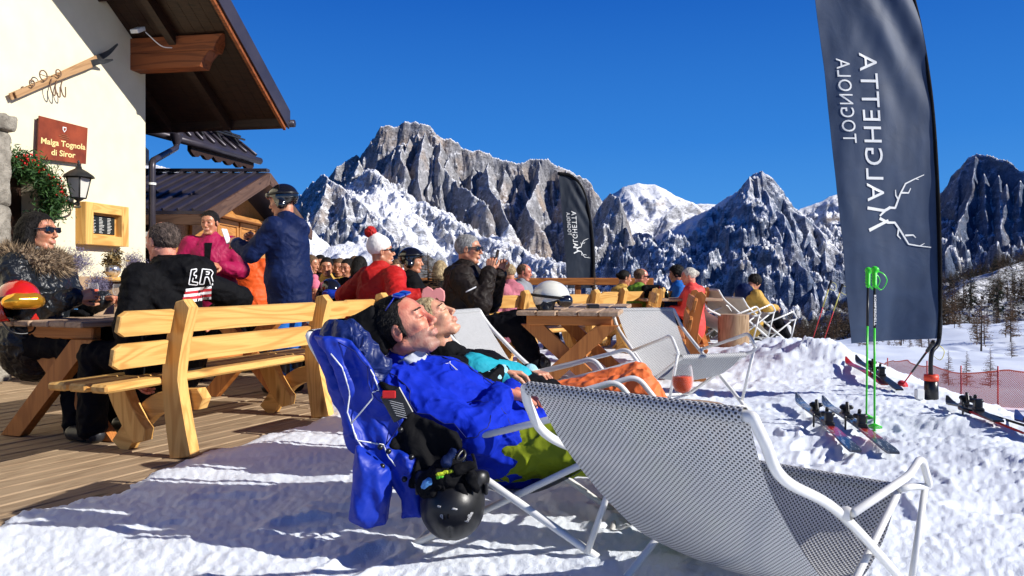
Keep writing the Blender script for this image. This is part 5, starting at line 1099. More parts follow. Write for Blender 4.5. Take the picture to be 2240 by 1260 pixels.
# ------------------------------------------------------------------ the other guests
def ax_(px, Y): return (px-1120)/F*Y
RED = M_cloth('red_fabric', (.42, .010, .008), .6, .6, 8); FUCH = M_cloth('fuchsia_fabric', (.32, .006, .06), .6, .6, 8); ORJ = M_cloth('orange_jacket', (.75, .10, .015), .6, .6, 8)
BLUET = M_cloth('blue_trousers', (.01, .12, .45), .6, .6, 8); GREENJ = M_cloth('green_jacket', (.12, .24, .02), .6, .5, 8); CORAL = M_cloth('coral_jacket', (.72, .07, .06), .6, .5, 8); YELJ = M_cloth('mustard_jacket', (.50, .30, .06), .65, .5, 8)
BROWNJ = M_cloth('dark_brown_jacket', (.016, .011, .009), .55, .7, 10, True, .15); PUFF = M_cloth('shiny_black_puffer', (.008, .010, .013), .35, .8, 16, False, .35); GREYJ = M_cloth('grey_fabric', (.22, .23, .25), .7, .5); PINKJ = M_cloth('dusty_pink_fabric', (.45, .14, .18), .7, .5)
DK = M_cloth('charcoal_trousers', (.005, .005, .007), .75, .5, 9, True, .08); PINK = M_cloth('pink_wool', (.65, .16, .24), .85, .3); t_ = NT('fur'); n_ = t_.noise(t_.co.outputs['Object'], 45, 4, .7, 1.5)
FUR = t_.done(t_.bsdf(t_.mix(t_.map(n_, .35, .65), (.035, .022, .014), (.42, .30, .19)), .8, t_.bump(n_, 1, .02)))
# woman with fur collar at the left table
W1, w1 = person('woman with dark hair, sunglasses and fur collared black jacket at the left table', (-3.22, 5.25, 0), -.12, .60, (.02, 0, 1), PUFF, DK, BOOT, SKIN2, DHAIR, 'long', (1, .08, .03), (0, 0, 1), ((.10, .05, -.26), (.24, -.06, .07)), ((.12, -.04, -.25), (.24, .10, .08)), 'sit', 1.08, .005, .012, .009, 1.12, glasses=True, hood=False, wr=.012,
    handR=((.9, .3, .2), (-.1, .8, -.2), .8), handL=((.9, -.2, .1), (0, -.2, -1), .7))
def fur_ring(parent, c, r, w, n, seed, up=(0, 0, 1), a0=0, a1=2*math.pi, tilt=0):
    pts = [c+Vector((math.cos(a)*r*.9, math.sin(a)*r, -.03-tilt*math.cos(a))) for a in np.linspace(a0, a1, 14)]
    S = Sdf(); S.chain(pts, [w]*len(pts), .03); v_, q_ = S.mesh(.012, .018, 22, seed); o = np_mesh('fur_collar', v_, q_, FUR, parent, True)
    R = np.random.RandomState(seed); i = R.randint(0, len(v_), n); base = v_[i]; cen = np.array([pts[k] for k in np.argmin(np.linalg.norm(base[:, None]-np.array([tuple(p) for p in pts])[None], axis=2), axis=1)]); d = base-cen; d /= np.linalg.norm(d, axis=1)[:, None]; d = d+R.normal(size=d.shape)*.35+np.array([0, 0, -.15])
    tip = base+d*(.03+.03*R.rand(n))[:, None]; sd = np.cross(d, R.normal(size=d.shape)); sd /= np.linalg.norm(sd, axis=1)[:, None]; V3 = np.stack([base-sd*.0035, base+sd*.0035, tip], 1).reshape(-1, 3); f3 = np.arange(3*n).reshape(-1, 3); np_mesh('fur_hair', V3, f3, M_leaf('fur_strands', (.03, .02, .012), (.50, .36, .22)), o, True)
fur_ring(W1, w1['nb']+V(-.03, 0, .035), .15, .062, 5000, 4, tilt=.02)
# man in black sweatshirt on the near bench, seen from behind
hb = Vector((-2.14, 4.86, 0)); ya_ = math.atan2(vb.y, vb.x)
def hood_extra(S, q):
    nb = q['nb']; f = q['f']; S.cone(nb-f*.12+V(-.06, -.03, .0), nb-f*.12+V(.09, .05, .0), .095, .095, .04); S.cone(nb-f*.15, nb-f*.15-V(0, 0, .20), .10, .05, .04)
W2, w2 = person('balding man in black sweatshirt with striped flag print, seated with his back to the viewer', (hb.x, hb.y, 0), ya_, .545, (.06, 0, 1), BLK, DK, BOOT, SKINR, M_hair('greying_hair', (.05, .035, .028), (.14, .10, .08)), 'balding', (.97, -.12, -.05), (.08, 0, 1), ((-.02, .10, -.27), (-.03, -.02, -.25)), ((-.13, -.30, -.12), (.16, .05, -.10)), 'sit', 1.04, .005, .012, .009, 1.12, hood=False, wr=.012, wide=1.08, extra_jacket=hood_extra,
    handL=((.3, .2, -.9), (.9, 0, -.3), .4))
# prints on his back: striped flag, outlined letters
def back_patch(w, pts, mat, name, parent, off=.004):
    mb = MB(); mb.prism(pts, w[0], w[1], w[2], .004); return mb.build(name, mat, parent, True)
bc = hb+V(0, 0, 0); bf = w2['f']; bl = Vector((bf.y, -bf.x, 0))       # bl: to the picture's right
def snap_patch(name, jk, polys, mat, parent, org, ux, uy, ray, lift=.005, sub=.012):
    """lay flat polygons (rows of quads) on the jacket surface by casting along ray"""
    from mathutils.bvhtree import BVHTree
    me = jk.data; off = Vector(parent.location); bv = BVHTree.FromPolygons([v.co+off for v in me.vertices], [tuple(p.vertices) for p in me.polygons]); vs = []; fs = []
    for poly in polys:      # poly: list of strips ((u0,v0),(u1,v1),(u2,v2),(u3,v3)) subdivided
        (a, b, c, d) = [Vector((q[0], q[1], 0)) for q in poly]; nu = max(1, int((b-a).length/sub)); nv = max(1, int((d-a).length/sub)); b0 = len(vs); ok = True; tmp = []
        for i in range(nu+1):
            for j in range(nv+1):
                q = a.lerp(b, i/nu).lerp(d.lerp(c, i/nu), j/nv); p = org+ux*q.x+uy*q.y-ray*.6; h = bv.ray_cast(p, ray, 1.5)
                if h[0] is None: ok = False; tmp.append(None)
                else: tmp.append(h[0]-ray*lift)
        if not ok: continue
        vs += tmp; fs += [(b0+i*(nv+1)+j, b0+(i+1)*(nv+1)+j, b0+(i+1)*(nv+1)+j+1, b0+i*(nv+1)+j+1) for i in range(nu) for j in range(nv)]
    if vs: mb = MB(); mb.poly(vs, fs, True); return mb.build(name, mat, parent, True)
def child(o, nm): return [c for c in o.children if c.name.split('.')[0] == nm][0]
jk = child(W2, 'jacket'); ray = Vector((.42, .905, 0)); ray = Vector((w2['pel'].x, w2['pel'].y, 0)).normalized(); ux_ = Vector((ray.y, -ray.x, 0)); org = Vector((w2['pel'].x, w2['pel'].y, 0))+V(0, 0, 0)
def zpx(py, Y=4.75): return CH-(py-HY)/F*Y
def xpx(px, Y=4.75): return (px-398)/F*Y
def strip(x0, y0, x1, y1, th): return ((xpx(x0), zpx(y0+th)), (xpx(x1), zpx(y1+th)), (xpx(x1), zpx(y1)), (xpx(x0), zpx(y0)))
FR = M_plain('print_red', (.45, .02, .03), .7); FW = M_plain('print_white', (.75, .75, .75), .7); FBL = M_plain('print_blue', (.02, .05, .18), .7)
for k in range(6): snap_patch('print_stripe', jk, [strip(420+ (5-k)*2, 634+k*6-2, 487, 626+k*6.5, 6)], FR if k % 2 else FW, W2, org, ux_, V(0, 0, 1), ray)
def seglet(x0, y0, x1, y1, th=2.2):
    d = Vector((x1-x0, y1-y0)); n = Vector((-d.y, d.x)).normalized()*th/2; return tuple((xpx(q[0]), zpx(q[1])) for q in ((x0-n.x, y0-n.y), (x1-n.x, y1-n.y), (x1+n.x, y1+n.y), (x0+n.x, y0+n.y)))
ERl = [(436,622,441,590),(441,590,452,588),(452,588,451,594),(451,594,447,596),(447,596,446,602),(446,602,452,603),(452,603,450,609),(445,608,443,616),(443,616,455,618),(455,618,453,624),(453,624,436,622),
       (458,622,464,588),(464,588,482,590),(482,590,487,596),(487,596,483,604),(483,604,490,624),(490,624,482,623),(482,623,476,606),(476,606,470,606),(470,606,467,622),(467,622,458,622),(471,594,479,595),(479,595,477,600),(477,600,471,600)]
snap_patch('print_lettering', jk, [seglet(*q) for q in ERl], FW, W2, org, ux_, V(0, 0, 1), ray, .004, .006)
# people near the hut
W3, _ = person('laughing dark haired woman standing in an open fuchsia ski jacket', (ax_(462, 7.9), 7.9, 0), -1.35, .92, (.08, 0, 1), FUCH, DK, BOOT, SKIN2, DHAIR, 'bun', (.95, -.25, -.1), (0, 0, 1), ((.06, .12, -.26), (.22, -.16, .04)), ((.06, -.12, -.26), (.22, .16, .02)), 'stand', .98, .006, .012, .01, 1.25, curl=.8)
snap_patch('open_front', child(W3, 'jacket'), [((-.012, -.40), (.012, -.40), (.035, -.02), (-.035, -.02))], BLK, W3, _['nb'], Vector((_['f'].y, -_['f'].x, 0)), V(0, 0, 1), -_['f'], .006)
W4, _ = person('child in a bright orange jacket standing with back to the viewer by the hut', (ax_(548, 8.5), 8.5, 0), 1.5, .78, (0, 0, 1), ORJ, DK, BOOT, SKIN, DHAIR, 'short', (1, 0, 0), (0, 0, 1), ((.05, .12, -.16), (.20, -.08, .16)), ((.05, -.12, -.16), (.20, .08, .16)), 'stand', .84, .008, .014, .012, 1.25, helmet=(BLACKG, WHITEP))
W5, w5 = person('tall man standing in navy jacket, blue trousers and black helmet by the hut', (ax_(632, 7.0), 7.0, 0), 2.85, 1.0, (.05, 0, 1), NAVY, BLUET, BOOT, SKIN2, None, '', (.96, .2, -.15), (0, 0, 1), ((.18, .06, -.22), (.22, -.10, .10)), ((.20, -.05, -.20), (.20, .08, .13)), 'stand', 1.05, .006, .012, .010, 1.10, tw=.8, helmet=(BLACKG, LENS), hem=.16, curl=1.0)
mb = MB(); c_ = w5['wL']+w5['f']*.10+V(0, 0, .06); mb.box(c_, (.012, .075, .15), Matrix.Rotation(2.85, 3, 'Z') @ Matrix.Rotation(.4, 3, 'Y')); o_ = mb.build('phone', WHITEP, None, True, tuple(c_)); tag(o_, 'pale phone held up by the man in navy', 'phone')
# bench guests, centre
W6, _ = person('person in red jacket and white knit hat with red pompom, leaning on the bench back', (ax_(832, 7.35), 7.25, 0), .75, .56, (.05, 0, 1), RED, DK, BOOT, SKIN2, None, '', (.9, -.5, .08), (0, 0, 1), ((-.10, .24, -.16), (.10, .04, -.20)), ((-.12, -.22, -.17), (.20, -.12, .02)), 'sit', 1.05, .006, .012, .010, 1.25, beanie=(M_cloth('white_knit', (.8, .76, .7), .9, .3), RED), glasses=True, wide=1.1)
W7, _ = person('person in black with a black ski helmet behind the red jacket', (ax_(898, 8.2), 8.2, 0), .2, .52, (0, 0, 1), BLK, DK, BOOT, SKIN2, None, '', (1, -.2, 0), (0, 0, 1), s=1.0, hres=.008, res=.014, jres=.012, thick=1.15, helmet=(BLACKG, LENS))
W8, w8 = person('grey haired man with sunglasses and dark brown jacket holding up a phone', (ax_(1018, 7.05), 7.05, 0), -.18, .55, (.02, 0, 1), BROWNJ, DK, BOOT, SKIN2, GHAIR, 'short', (1, -.05, -.02), (0, 0, 1), ((.16, .05, -.22), (.10, -.12, .26)), ((.17, -.03, -.22), (.06, .06, .27)), ((.46, .03, .10), (.20, .0, -.52), (.48, -.05, .08), (.26, -.03, -.50)), 1.08, .0055, .012, .009, 1.25, glasses=True, hem=.10, curl=1.0, handR=((.15, 0, .98), (.2, 1, 0), .7), handL=((.2, 0, .98), (.2, -1, 0), .7), wr=.012)
mb = MB(); c_ = w8['wR']+V(.06, .04, .12); mb.box(c_, (.012, .075, .15), Matrix.Rotation(-.2, 3, 'Z') @ Matrix.Rotation(.25, 3, 'Y')); o_ = mb.build('phone', BLACKP, None, True, tuple(c_)); tag(o_, 'black phone raised by the grey haired man', 'phone')
snap_patch('sleeve_stripe', child(W8, 'jacket'), [((-.0, 0), (.09, .045), (.09, .057), (-.0, .012))], FW, W8, P(1020, 640, 6.8), V(1, 0, 0), V(0, 0, 1), V(0, 1, 0))
# small crowd between the hut and the red jacket
C = lambda lab, px, Y, pz, yaw, jm, hair, hs, **k: person(lab, (ax_(px, Y), Y, 0), yaw, pz, (0, 0, 1), jm, k.pop('tm', DK), BOOT, k.pop('sk', SKIN2), hair, hs, k.pop('face', (1, 0, -.15)), (0, 0, 1), s=k.pop('s', 1.0), hres=.010, res=.018, jres=.016, thick=1.15, wr=.010, **k)
C('man in yellow and black jacket looking down, in the crowd left of the red jacket', 715, 10.2, .50, -1.4, YELJ, DHAIR, 'short')
C('short haired man in black just right of the yellow and black jacket', 745, 10.6, .50, -1.7, BLK, BHAIR, 'short')
C('person with long dark hair seen from behind beside the red jacket', 785, 9.6, .50, 1.4, BLK, DHAIR, 'long')
C('man with balding head behind the long haired person', 776, 11.2, .56, 1.2, YELJ, BHAIR, 'balding')
C('person in dusty pink jacket beside the navy jacket', 663, 9.4, .44, -.4, PINKJ, BHAIR, 'short', face=(.9, .3, 0))
C('person in dark clothes behind the pink hat', 700, 11.0, .56, -1.2, BLK, DHAIR, 'short')
C('small child in a pink wool hat at the crowded table', 688, 8.9, .34, -1.2, GREYJ, None, '', s=.8, beanie=(PINK, PINK))
C('blonde woman in dusty pink with fur collar seated before the railing', 1116, 10.6, .42, 2.6, PINKJ, BLHAIR, 'short')
C('bald man seated next to the blonde woman before the railing', 1142, 11.2, .44, -.3, GREYJ, BHAIR, 'balding', sk=SKINR)
C('person with black hair and yellow and black jacket beside the green jacket', 1362, 12.4, .36, .2, YELJ, DHAIR, 'bun')
C('bald man with sunglasses in a green jacket at the far table', 1398, 11.6, .38, .05, GREENJ, BHAIR, 'balding', glasses=True, sk=SKINR)
C('white haired woman in a coral jacket leaning on the far table', 1512, 11.1, .38, 2.95, CORAL, WHAIR, 'bun', sk=SKINR)
C('person in blue jacket with dark curly hair behind the coral jacket', 1484, 11.9, .42, 3.0, BLUET, DHAIR, 'messy')
C('dark jacketed guest leaning in behind the yellow and black jacket', 730, 11.6, .52, -.9, BLK, DHAIR, 'short')
C('guest in navy seated left of the long haired person', 764, 10.0, .48, -2.0, NAVY, DHAIR, 'short')
C('guest in black with brown hair just right of the navy standing man', 676, 10.4, .54, -.3, BLK, BHAIR, 'short')
C('guest in dark green seated behind the black ski helmet', 868, 10.4, .48, -1.6, M_cloth('dark_green_fabric', (.02, .04, .015), .7, .5), BHAIR, 'short')
C('woman in black with long blonde hair just left of the dark brown jacket', 962, 10.2, .46, 1.4, BLK, BLHAIR, 'long')
W9, w9 = person('person in mustard and navy jacket bent over their phone in the far deckchair', (ax_(1645, 12.6), 12.75, 0), .45, .30, (-.05, 0, 1), YELJ, DK, M_plain('white_ski_boot', (.6, .6, .6), .35), SKIN2, DHAIR, 'messy', (.75, 0, -.65), (.6, 0, .75), ((.18, .05, -.20), (.24, -.06, .0)), ((.18, -.05, -.20), (.24, .06, .0)), ((.42, .06, .12), (.22, .02, -.36), (.42, -.06, .10), (.24, -.02, -.34)), 1.02, .009, .016, .013, 1.15, neck=.04)
S = Sdf(); nb = w9['nb']; S.cone(nb-V(.06, 0, 0), nb-V(.05, 0, .22), .15, .15, .05); S.cone(w9['shR'], w9['shL'], .09, .09, .04); v_, q_ = S.mesh(.014, .01, 12); np_mesh('jacket_back', v_, q_, NAVY, W9, True)
for o_, (px, Y) in ((0, (1116, 10.6)),): pass
# ------------------------------------------------------------------ helmets and small things
def helmet_obj(name, label, c, yaw, pitch, shell, gog, s=1.0, upside=False, group=None, strap=True, gdir=1, trim=False):
    c = Vector(c); R = Matrix.Rotation(yaw, 3, 'Z') @ Matrix.Rotation(pitch, 3, 'Y'); M = np.array([[R[i][j] for j in range(3)] for i in range(3)])
    t = thing(name, label, 'helmet', tuple(c), 0, group); p = lambda a, b, d: np.array(c)+M @ (np.array([a, b, d])*s)
    S = Sdf(); S.ell(p(0, 0, .02), np.array((.138, .112, .118))*s, M, .01); S.cone(p(-.03, .085, -.07), p(-.03, -.085, -.07), .045*s, .045*s, .04); S.ell(p(0, 0, -.005), np.array((.112, .088, .112))*s, M, .01, True)
    S.box(p(.15, 0, -.11), np.array((.12, .15, .10))*s, M, .03, .012, True); S.box(p(0, 0, -.18), np.array((.2, .2, .08))*s, M, .02, .01, True)
    for y in (-.036, 0, .036): S.cone(p(.05, y, .128), p(-.04, y, .142), .008*s, .008*s, .002, True); S.cone(p(-.07, y, .125), p(-.11, y, .09), .007*s, .007*s, .002, True)
    v_, q_ = S.mesh(.006); np_mesh('shell', v_, q_, shell, t, True)
    if trim:
        S = Sdf(); S.ell(p(0, 0, .018), np.array((.1415, .1155, .120))*s, M, .01); S.cone(p(-.03, .088, -.07), p(-.03, -.088, -.07), .047*s, .047*s, .04); S.ell(p(0, 0, -.005), np.array((.112, .088, .112))*s, M, .01, True); S.box(p(.15, 0, -.11), np.array((.12, .15, .10))*s, M, .03, .012, True); S.box(p(0, 0, -.18), np.array((.2, .2, .08))*s, M, .02, .01, True)
        Mt = M @ np.array([[math.cos(-.35), 0, math.sin(-.35)], [0, 1, 0], [-math.sin(-.35), 0, math.cos(-.35)]]); S.box(p(0, 0, .135), np.array((.3, .3, .14))*s, Mt, .004, .002, True); v_, q_ = S.mesh(.006); np_mesh('trim', v_, q_, BLACKP, t, True)
    S = Sdf(); S.cone(p(.115, .045, .0), p(.115, -.045, .0), .046*s, .046*s, .02); S.cone(p(.085, .07, .0), p(.085, -.07, .0), .04*s, .04*s, .02); v_, q_ = S.mesh(.006); g_ = np_mesh('goggles', v_, q_, gog, t, True)
    S = Sdf(); S.ell(p(-.0, 0, -.01), np.array((.108, .084, .10))*s, M, .01); S.ell(p(0, 0, -.03), np.array((.085, .066, .1))*s, M, .01, True); S.box(p(0, 0, -.16), np.array((.2, .2, .07))*s, M, .02, .01, True); S.box(p(.15, 0, -.10), np.array((.12, .15, .09))*s, M, .03, .012, True); v_, q_ = S.mesh(.008); np_mesh('padding', v_, q_, BLK, t, True)
    if strap: mb = MB(); mb.tube([p(math.cos(a)*.143-.0, math.sin(a)*.119, .02) for a in np.linspace(.55, 2*math.pi-.55, 30)], .013*s, 6, flat=.4); mb.build('strap', BLACKP, t, True)
    mb = MB(); mb.tube(spl([p(-.02, .085, -.09), p(.04, .06, -.16), p(.05, 0, -.18), p(.04, -.06, -.16), p(-.02, -.085, -.09)]), .006*s, 6); mb.build('chin_strap', BLACKP, t, True)
    for y in (-1, 1): mb = MB(); mb.prism([(-.06, -.02), (.02, -.045), (.05, .0), (-.03, .015)], Vector(p(-.02, y*.118, -.03)), Vector(M[:, 0]), Vector(M[:, 2]), .012*s); mb.build('side_vent', BLACKP if shell is not BLACKG else GREYP, t, True)
    return t, p
GREYP = M_plain('grey_plastic', (.35, .35, .35), .4); CREAMG = M_plain('glossy_cream_shell', (.72, .70, .60), .12, .04, 8, 0, 60, 0, .5, .8); REDG = M_plain('glossy_red_shell', (.5, .012, .008), .12, .1, 8, 0, 60, 0, .5, .8)
GOLDL = M_plain('gold_mirror_lens', (.75, .35, .03), .1, .3, 12, 0, 60, .7); BLUEL = M_plain('blue_mirror_goggle', (.02, .06, .5), .08, .2, 8, 0, 60, .5)
c_ = P(1205, 645, 6.35); helmet_obj('ski_helmet', 'cream white ski helmet with black goggles on the plank table', (c_.x, c_.y, .755+.105), -.1, .10, CREAMG, LENS, 1.12, trim=True)
c_ = P(40, 632, 4.9); helmet_obj('ski_helmet', 'glossy red ski helmet with gold mirror goggles at the left edge of the table', (c_.x, c_.y, .755+.115), -.7, -.15, REDG, GOLDL, 1.1)
c_ = P(722, 632, 8.9); helmet_obj('ski_helmet', 'black ski helmet with blue mirrored goggles on the shaded table', (c_.x, 8.9, .755+.12), -1.0, .1, BLACKG, BLUEL, 1.15)
# black helmet hanging upside down from the man's chair, gloves stuffed inside
hc_ = P(990, 1092, 2.70); hh_, hp_ = helmet_obj('ski_helmet', 'black ski helmet hanging upside down under the reclining man with gloves inside', hc_, -1.57, 3.14-.25, M_plain('satin_black_shell', (.008, .008, .009), .38, .3, 14, .1), BLACKP, 1.0, strap=False)
mb = MB(); mb.tube(spl([hp_(-.02, .10, -.09), P(1000, 1010, 2.72), P(1012, 985, 2.76), P(1010, 1005, 2.74), hp_(-.02, -.10, -.09)]), .007, 6); mb.build('hanging_strap', BLACKP, hh_, True)
NEON = M_cloth('neon_yellow_fabric', (.38, .46, .02), .7, .8, 30); NGR = M_plain('neon_green_fabric', (.10, .5, .02), .6, .1); LBL = M_plain('light_blue_fabric', (.10, .30, .62), .5, .1)
gl = thing('ski_gloves', 'black, yellow and blue ski gloves stuffed into the hanging black helmet', 'gloves', tuple(P(980, 1050, 2.66)))
def blob(name, pts, rs, mat, parent, h=.006, wr=.004, k=.012): S = Sdf(); S.chain([Vector(p) for p in pts], rs, k); v_, q_ = S.mesh(h, wr, 22, len(pts)); return np_mesh(name, v_, q_, mat, parent, True)
blob('glove_palm', [P(940, 1062, 2.64), P(975, 1040, 2.64), P(1015, 1050, 2.66)], [.045, .055, .05], BLK, gl)
for a, b, m_ in (((958, 1035), (990, 1028), BLK), ((1000, 1028), (1030, 1018), BLK), ((932, 1058), (950, 1048), LBL), ((975, 1012), (990, 990), NAVY), ((945, 1080), (952, 1064), BLK), ((1008, 1065), (1018, 1085), BLK), ((1030, 1045), (1040, 1070), BLK), ((965, 1060), (985, 1080), BLK)):
    blob('glove_finger', [P(*a, 2.60), P(*b, 2.61)], [.014, .010], m_, gl, .004, .007)
gp_ = [c for c in gl.children if c.name.startswith('glove')]
for q_, m_, hst in ((((950, 1052), (975, 1030), (1000, 1034)), NEON, 0), (((985, 1050), (1005, 1060), (1012, 1085)), NEON, 0), (((945, 1075), (960, 1062), (985, 1066)), NGR, 0), (((1010, 1040), (1030, 1050), (1036, 1066)), LBL, 0)): surf_line('stripe', gp_[hst], [P(*q, 2.55) for q in q_], .0065, m_, gl, -.001)
sh2 = kid(hh_, 'shell')
def ray_text(txt, o, ux, uy, size, host, parent, mat, lift=.0015):
    from mathutils.bvhtree import BVHTree
    off = Vector(parent.location); bv = BVHTree.FromPolygons([v.co+off for v in host.data.vertices], [tuple(p.vertices) for p in host.data.polygons]); vs, fs = text_mesh(txt, size, bold=.0008); out = []
    for v in vs:
        p = Vector(o)+Vector(ux)*v[0]+Vector(uy)*v[1]; h = bv.ray_cast(Vector((p.x, p.y-.5, p.z)), Vector((0, 1, 0)), 1.0); out.append(h[0]-Vector((0, lift, 0)) if h[0] is not None else p)
    return np_mesh('lettering', np.array([tuple(p) for p in out]), fs, mat, parent, True, False)
ray_text('bolle', P(1030, 1130, 2.6), V(.5, 0, .86), V(-.86, 0, .5), .018, sh2, hh_, GREYP); ray_text('b', P(968, 1118, 2.6), V(-1, 0, 0), V(0, 0, -1), .020, sh2, hh_, GREYP)
for a in ((928, 1108, 944, 1112), (990, 1116, 1008, 1122)): surf_line('vent_mark', sh2, [P(a[0], a[1], 2.5), P((a[0]+a[2])/2, (a[1]+a[3])/2, 2.5), P(a[2], a[3], 2.5)], .0035, GREYP, hh_, .001)
for a in ((975, 1135, 978, 1152), (960, 1140, 962, 1155)): surf_line('vent', sh2, [P(a[0], a[1], 2.5), P((a[0]+a[2])/2, (a[1]+a[3])/2, 2.5), P(a[2], a[3], 2.5)], .004, BLK, hh_, .001)
# ------------------------------------------------------------------ blue jacket draped over the man's chair
dj = thing('draped_jacket', 'royal blue ski jacket with black lining draped over the back of the reclining man\'s deckchair', 'jacket', tuple(P(800, 900, 2.9)))
RJ = M_cloth('royal_blue_shell', (.004, .028, .36), .5, .7, 8, False, .35); NVP = M_cloth('navy_quilted', (.006, .018, .11), .45, .9, 14, False, .4)
XZ = lambda L, Y: [(P(a, b, Y).x, P(a, b, Y).z) for a, b in L]
S = Sdf(); S.poly(XZ([(685,737),(719,772),(746,856),(781,960),(815,1010),(850,1045),(880,1095),(879,1134),(926,1127),(925,1063),(900,1035),(914,999),(850,975),(890,915),(868,860),(838,850),(812,800),(770,745),(725,735)], 2.72), 2.72, .016, .012, .01, .035, 11, 3)
S.poly(XZ([(690,740),(730,790),(756,870),(790,965),(850,1030),(905,1060),(950,1000),(900,880),(830,790),(760,730)], 3.0), 3.02, .03, .02, .03, .03, 8, 5); S.poly(XZ([(690,740),(730,790),(756,870),(790,965),(850,1010),(900,960),(850,870),(800,770),(740,728)], 3.3), 3.34, .02, .02, .03, .02, 8, 5)
for a_, b_ in (((700, 742), (748, 850)), ((748, 850), (785, 960)), ((785, 960), (850, 1040))): S.cone(P(*a_, 2.86), P(*b_, 2.86), .035, .035, .06)
v_, q_ = S.mesh(.0065, .004, 14, 3); np_mesh('shell', v_, q_, RJ, dj, True)
S = Sdf(); S.poly(XZ([(783,975),(850,1025),(856,1075),(842,1142),(805,1148),(768,1132),(774,1060)], 2.69), 2.69, .055, .045, .02, .02, 10, 8); v_, q_ = S.mesh(.0065, .007, 12, 6, aniso=(1, 1, .45)); np_mesh('sleeve', v_, q_, RJ, dj, True)
S = Sdf(); S.chain([P(712, 742, 2.86), P(735, 728, 2.84), P(765, 735, 2.82), P(790, 765, 2.80), P(838, 800, 2.80)], [.018, .036, .045, .042, .026], .03); S.chain([P(745, 760, 2.80), P(775, 800, 2.78), P(820, 830, 2.78)], [.03, .034, .02], .03); v_, q_ = S.mesh(.006, .012, 15, 8, aniso=(1, 1, .5)); np_mesh('hood', v_, q_, NVP, dj, True)
S = Sdf(); S.poly(XZ([(688,736),(752,704),(815,668),(838,700),(850,770),(800,800),(760,745)], 3.0), 3.0, .03, .02, .03, .02, 9, 2); v_, q_ = S.mesh(.008, .006, 12, 9); np_mesh('collar', v_, q_, BLK, dj, True)
S = Sdf(); S.poly(XZ([(836,836),(872,848),(905,910),(1000,945),(1010,975),(960,1020),(921,1065),(893,1062),(916,998),(846,974),(892,912)], 2.72), 2.715, .012, .01, .02, .03, 12, 3); v_, q_ = S.mesh(.006, .006, 13, 5); np_mesh('lining', v_, q_, BLK, dj, True)
mb = MB(); mb.box(P(868, 885, 2.62), (.075, .008, .10), Matrix.Rotation(-.5, 3, 'Y')); mb.build('care_label', BLACKP, dj, True)
mb = MB(); mb.box(P(851, 863, 2.61), (.045, .008, .026), Matrix.Rotation(-.0, 3, 'Y')); mb.build('brand_tag', M_plain('tag_red', (.5, .01, .01), .6), dj, True)
mb = MB()
for k in range(7): mb.box(P(866+k*2, 880+k*5.2, 2.614), (.05-.002*k, .002, .0025), Matrix.Rotation(.25, 3, 'Y'))
mb.build('fine_print', GREYP, dj, True)
sh_ = kid(dj, 'shell')
for pts in (((838, 812), (815, 860), (782, 912)), ((785, 925), (812, 985), (850, 1035)), ((730, 790), (765, 890), (800, 985))): surf_line('piping', sh_, [P(a, b, 2.62) for a, b in pts], .0028, WHITEP, dj, .002)
for pts in (((800, 800), (820, 880), (860, 960)), ((750, 760), (790, 850), (835, 930))): surf_line('seam', sh_, [P(a, b, 2.62) for a, b in pts], .002, SEAM, dj, .001)
for a in ((832, 978), (850, 987), (876, 940), (900, 1000), (885, 1048), (836, 1020)): mb = MB(); mb.lathe([(0, -.008), (.010, -.004), (.010, .004), (0, .008)], P(*a, 2.665), 10, (0, 1, 0)); mb.build('snap', BLACKP, dj, True)
# ------------------------------------------------------------------ things on the left table
tz = .757
def tt(px, py): Y = (CH-tz)*F/(py-HY); return Vector(((px-1120)/F*Y, Y, tz))
wine_glass('wine_glass', 'round glass of orange spritz beside the woman with the fur collar', tt(178, 676)+V(0, .2, 0), 1.05, APEROL, .55)
wine_glass('wine_glass', 'tall empty stem glass to the right of the spritz on the left table', tt(222, 672)+V(0, .3, 0), 1.0)
def cup(label, c, r=.036, h=.10):
    t = thing('plastic_cup', label, 'cup', tuple(c)); mb = MB(); mb.lathe([(0, 0), (r*.75, 0), (r, h), (r+.002, h), (r-.002, h-.001), (r*.73, .003), (0, .003)], (0, 0, 0), 24); mb.build('cup_wall', GLASS, t)
cup('clear plastic cup beside the red helmet', tt(112, 680)+V(0, .15, 0)); cup('clear plastic cup at the right of the left table', tt(262, 676)+V(0, .35, 0), .042, .13)
gv = thing('ski_gloves', 'black ski gloves with blue print lying on the left table', 'gloves', tuple(tt(160, 690)))
g0 = tt(150, 695)+V(0, 0, .03)
blob('glove', [g0+V(-.14, .05, .0), g0+V(-.04, .02, .01), g0+V(.04, 0, .01)], [.032, .045, .04], BLK, gv, .006, .006, .02)
for k in range(4): blob('glove_finger', [g0+V(.04, -.03+k*.022, .01), g0+V(.10, -.04+k*.024, .012), g0+V(.14, -.04+k*.026, -.008)], [.016, .015, .013], BLK, gv, .005, .002, .006)
for k in range(3): mb = MB(); mb.box(g0+V(.055+k*.0, -.028+k*.024, .030), (.045, .010, .006)); mb.build('print', LBL, gv, True)
c_ = P(1297, 656, 6.7); mb = MB(); mb.box((c_.x, c_.y, .785), (.10, .07, .05), .2, .008); o_ = mb.build('sunglasses_case', BLACKP, None, True, (c_.x, c_.y, .76)); tag(o_, 'small black case lying on the plank table right of the white helmet', 'case')
c_ = P(630, 655, 5.7); t_ = thing('dark_cup', 'small dark cup standing behind the near bench back', 'cup', (c_.x, c_.y+1.2, .757)); mb = MB(); mb.lathe([(0, 0), (.03, 0), (.036, .07), (.032, .07), (.028, .006), (0, .006)], (0, 0, 0), 20); mb.build('cup_wall', BLACKP, t_)
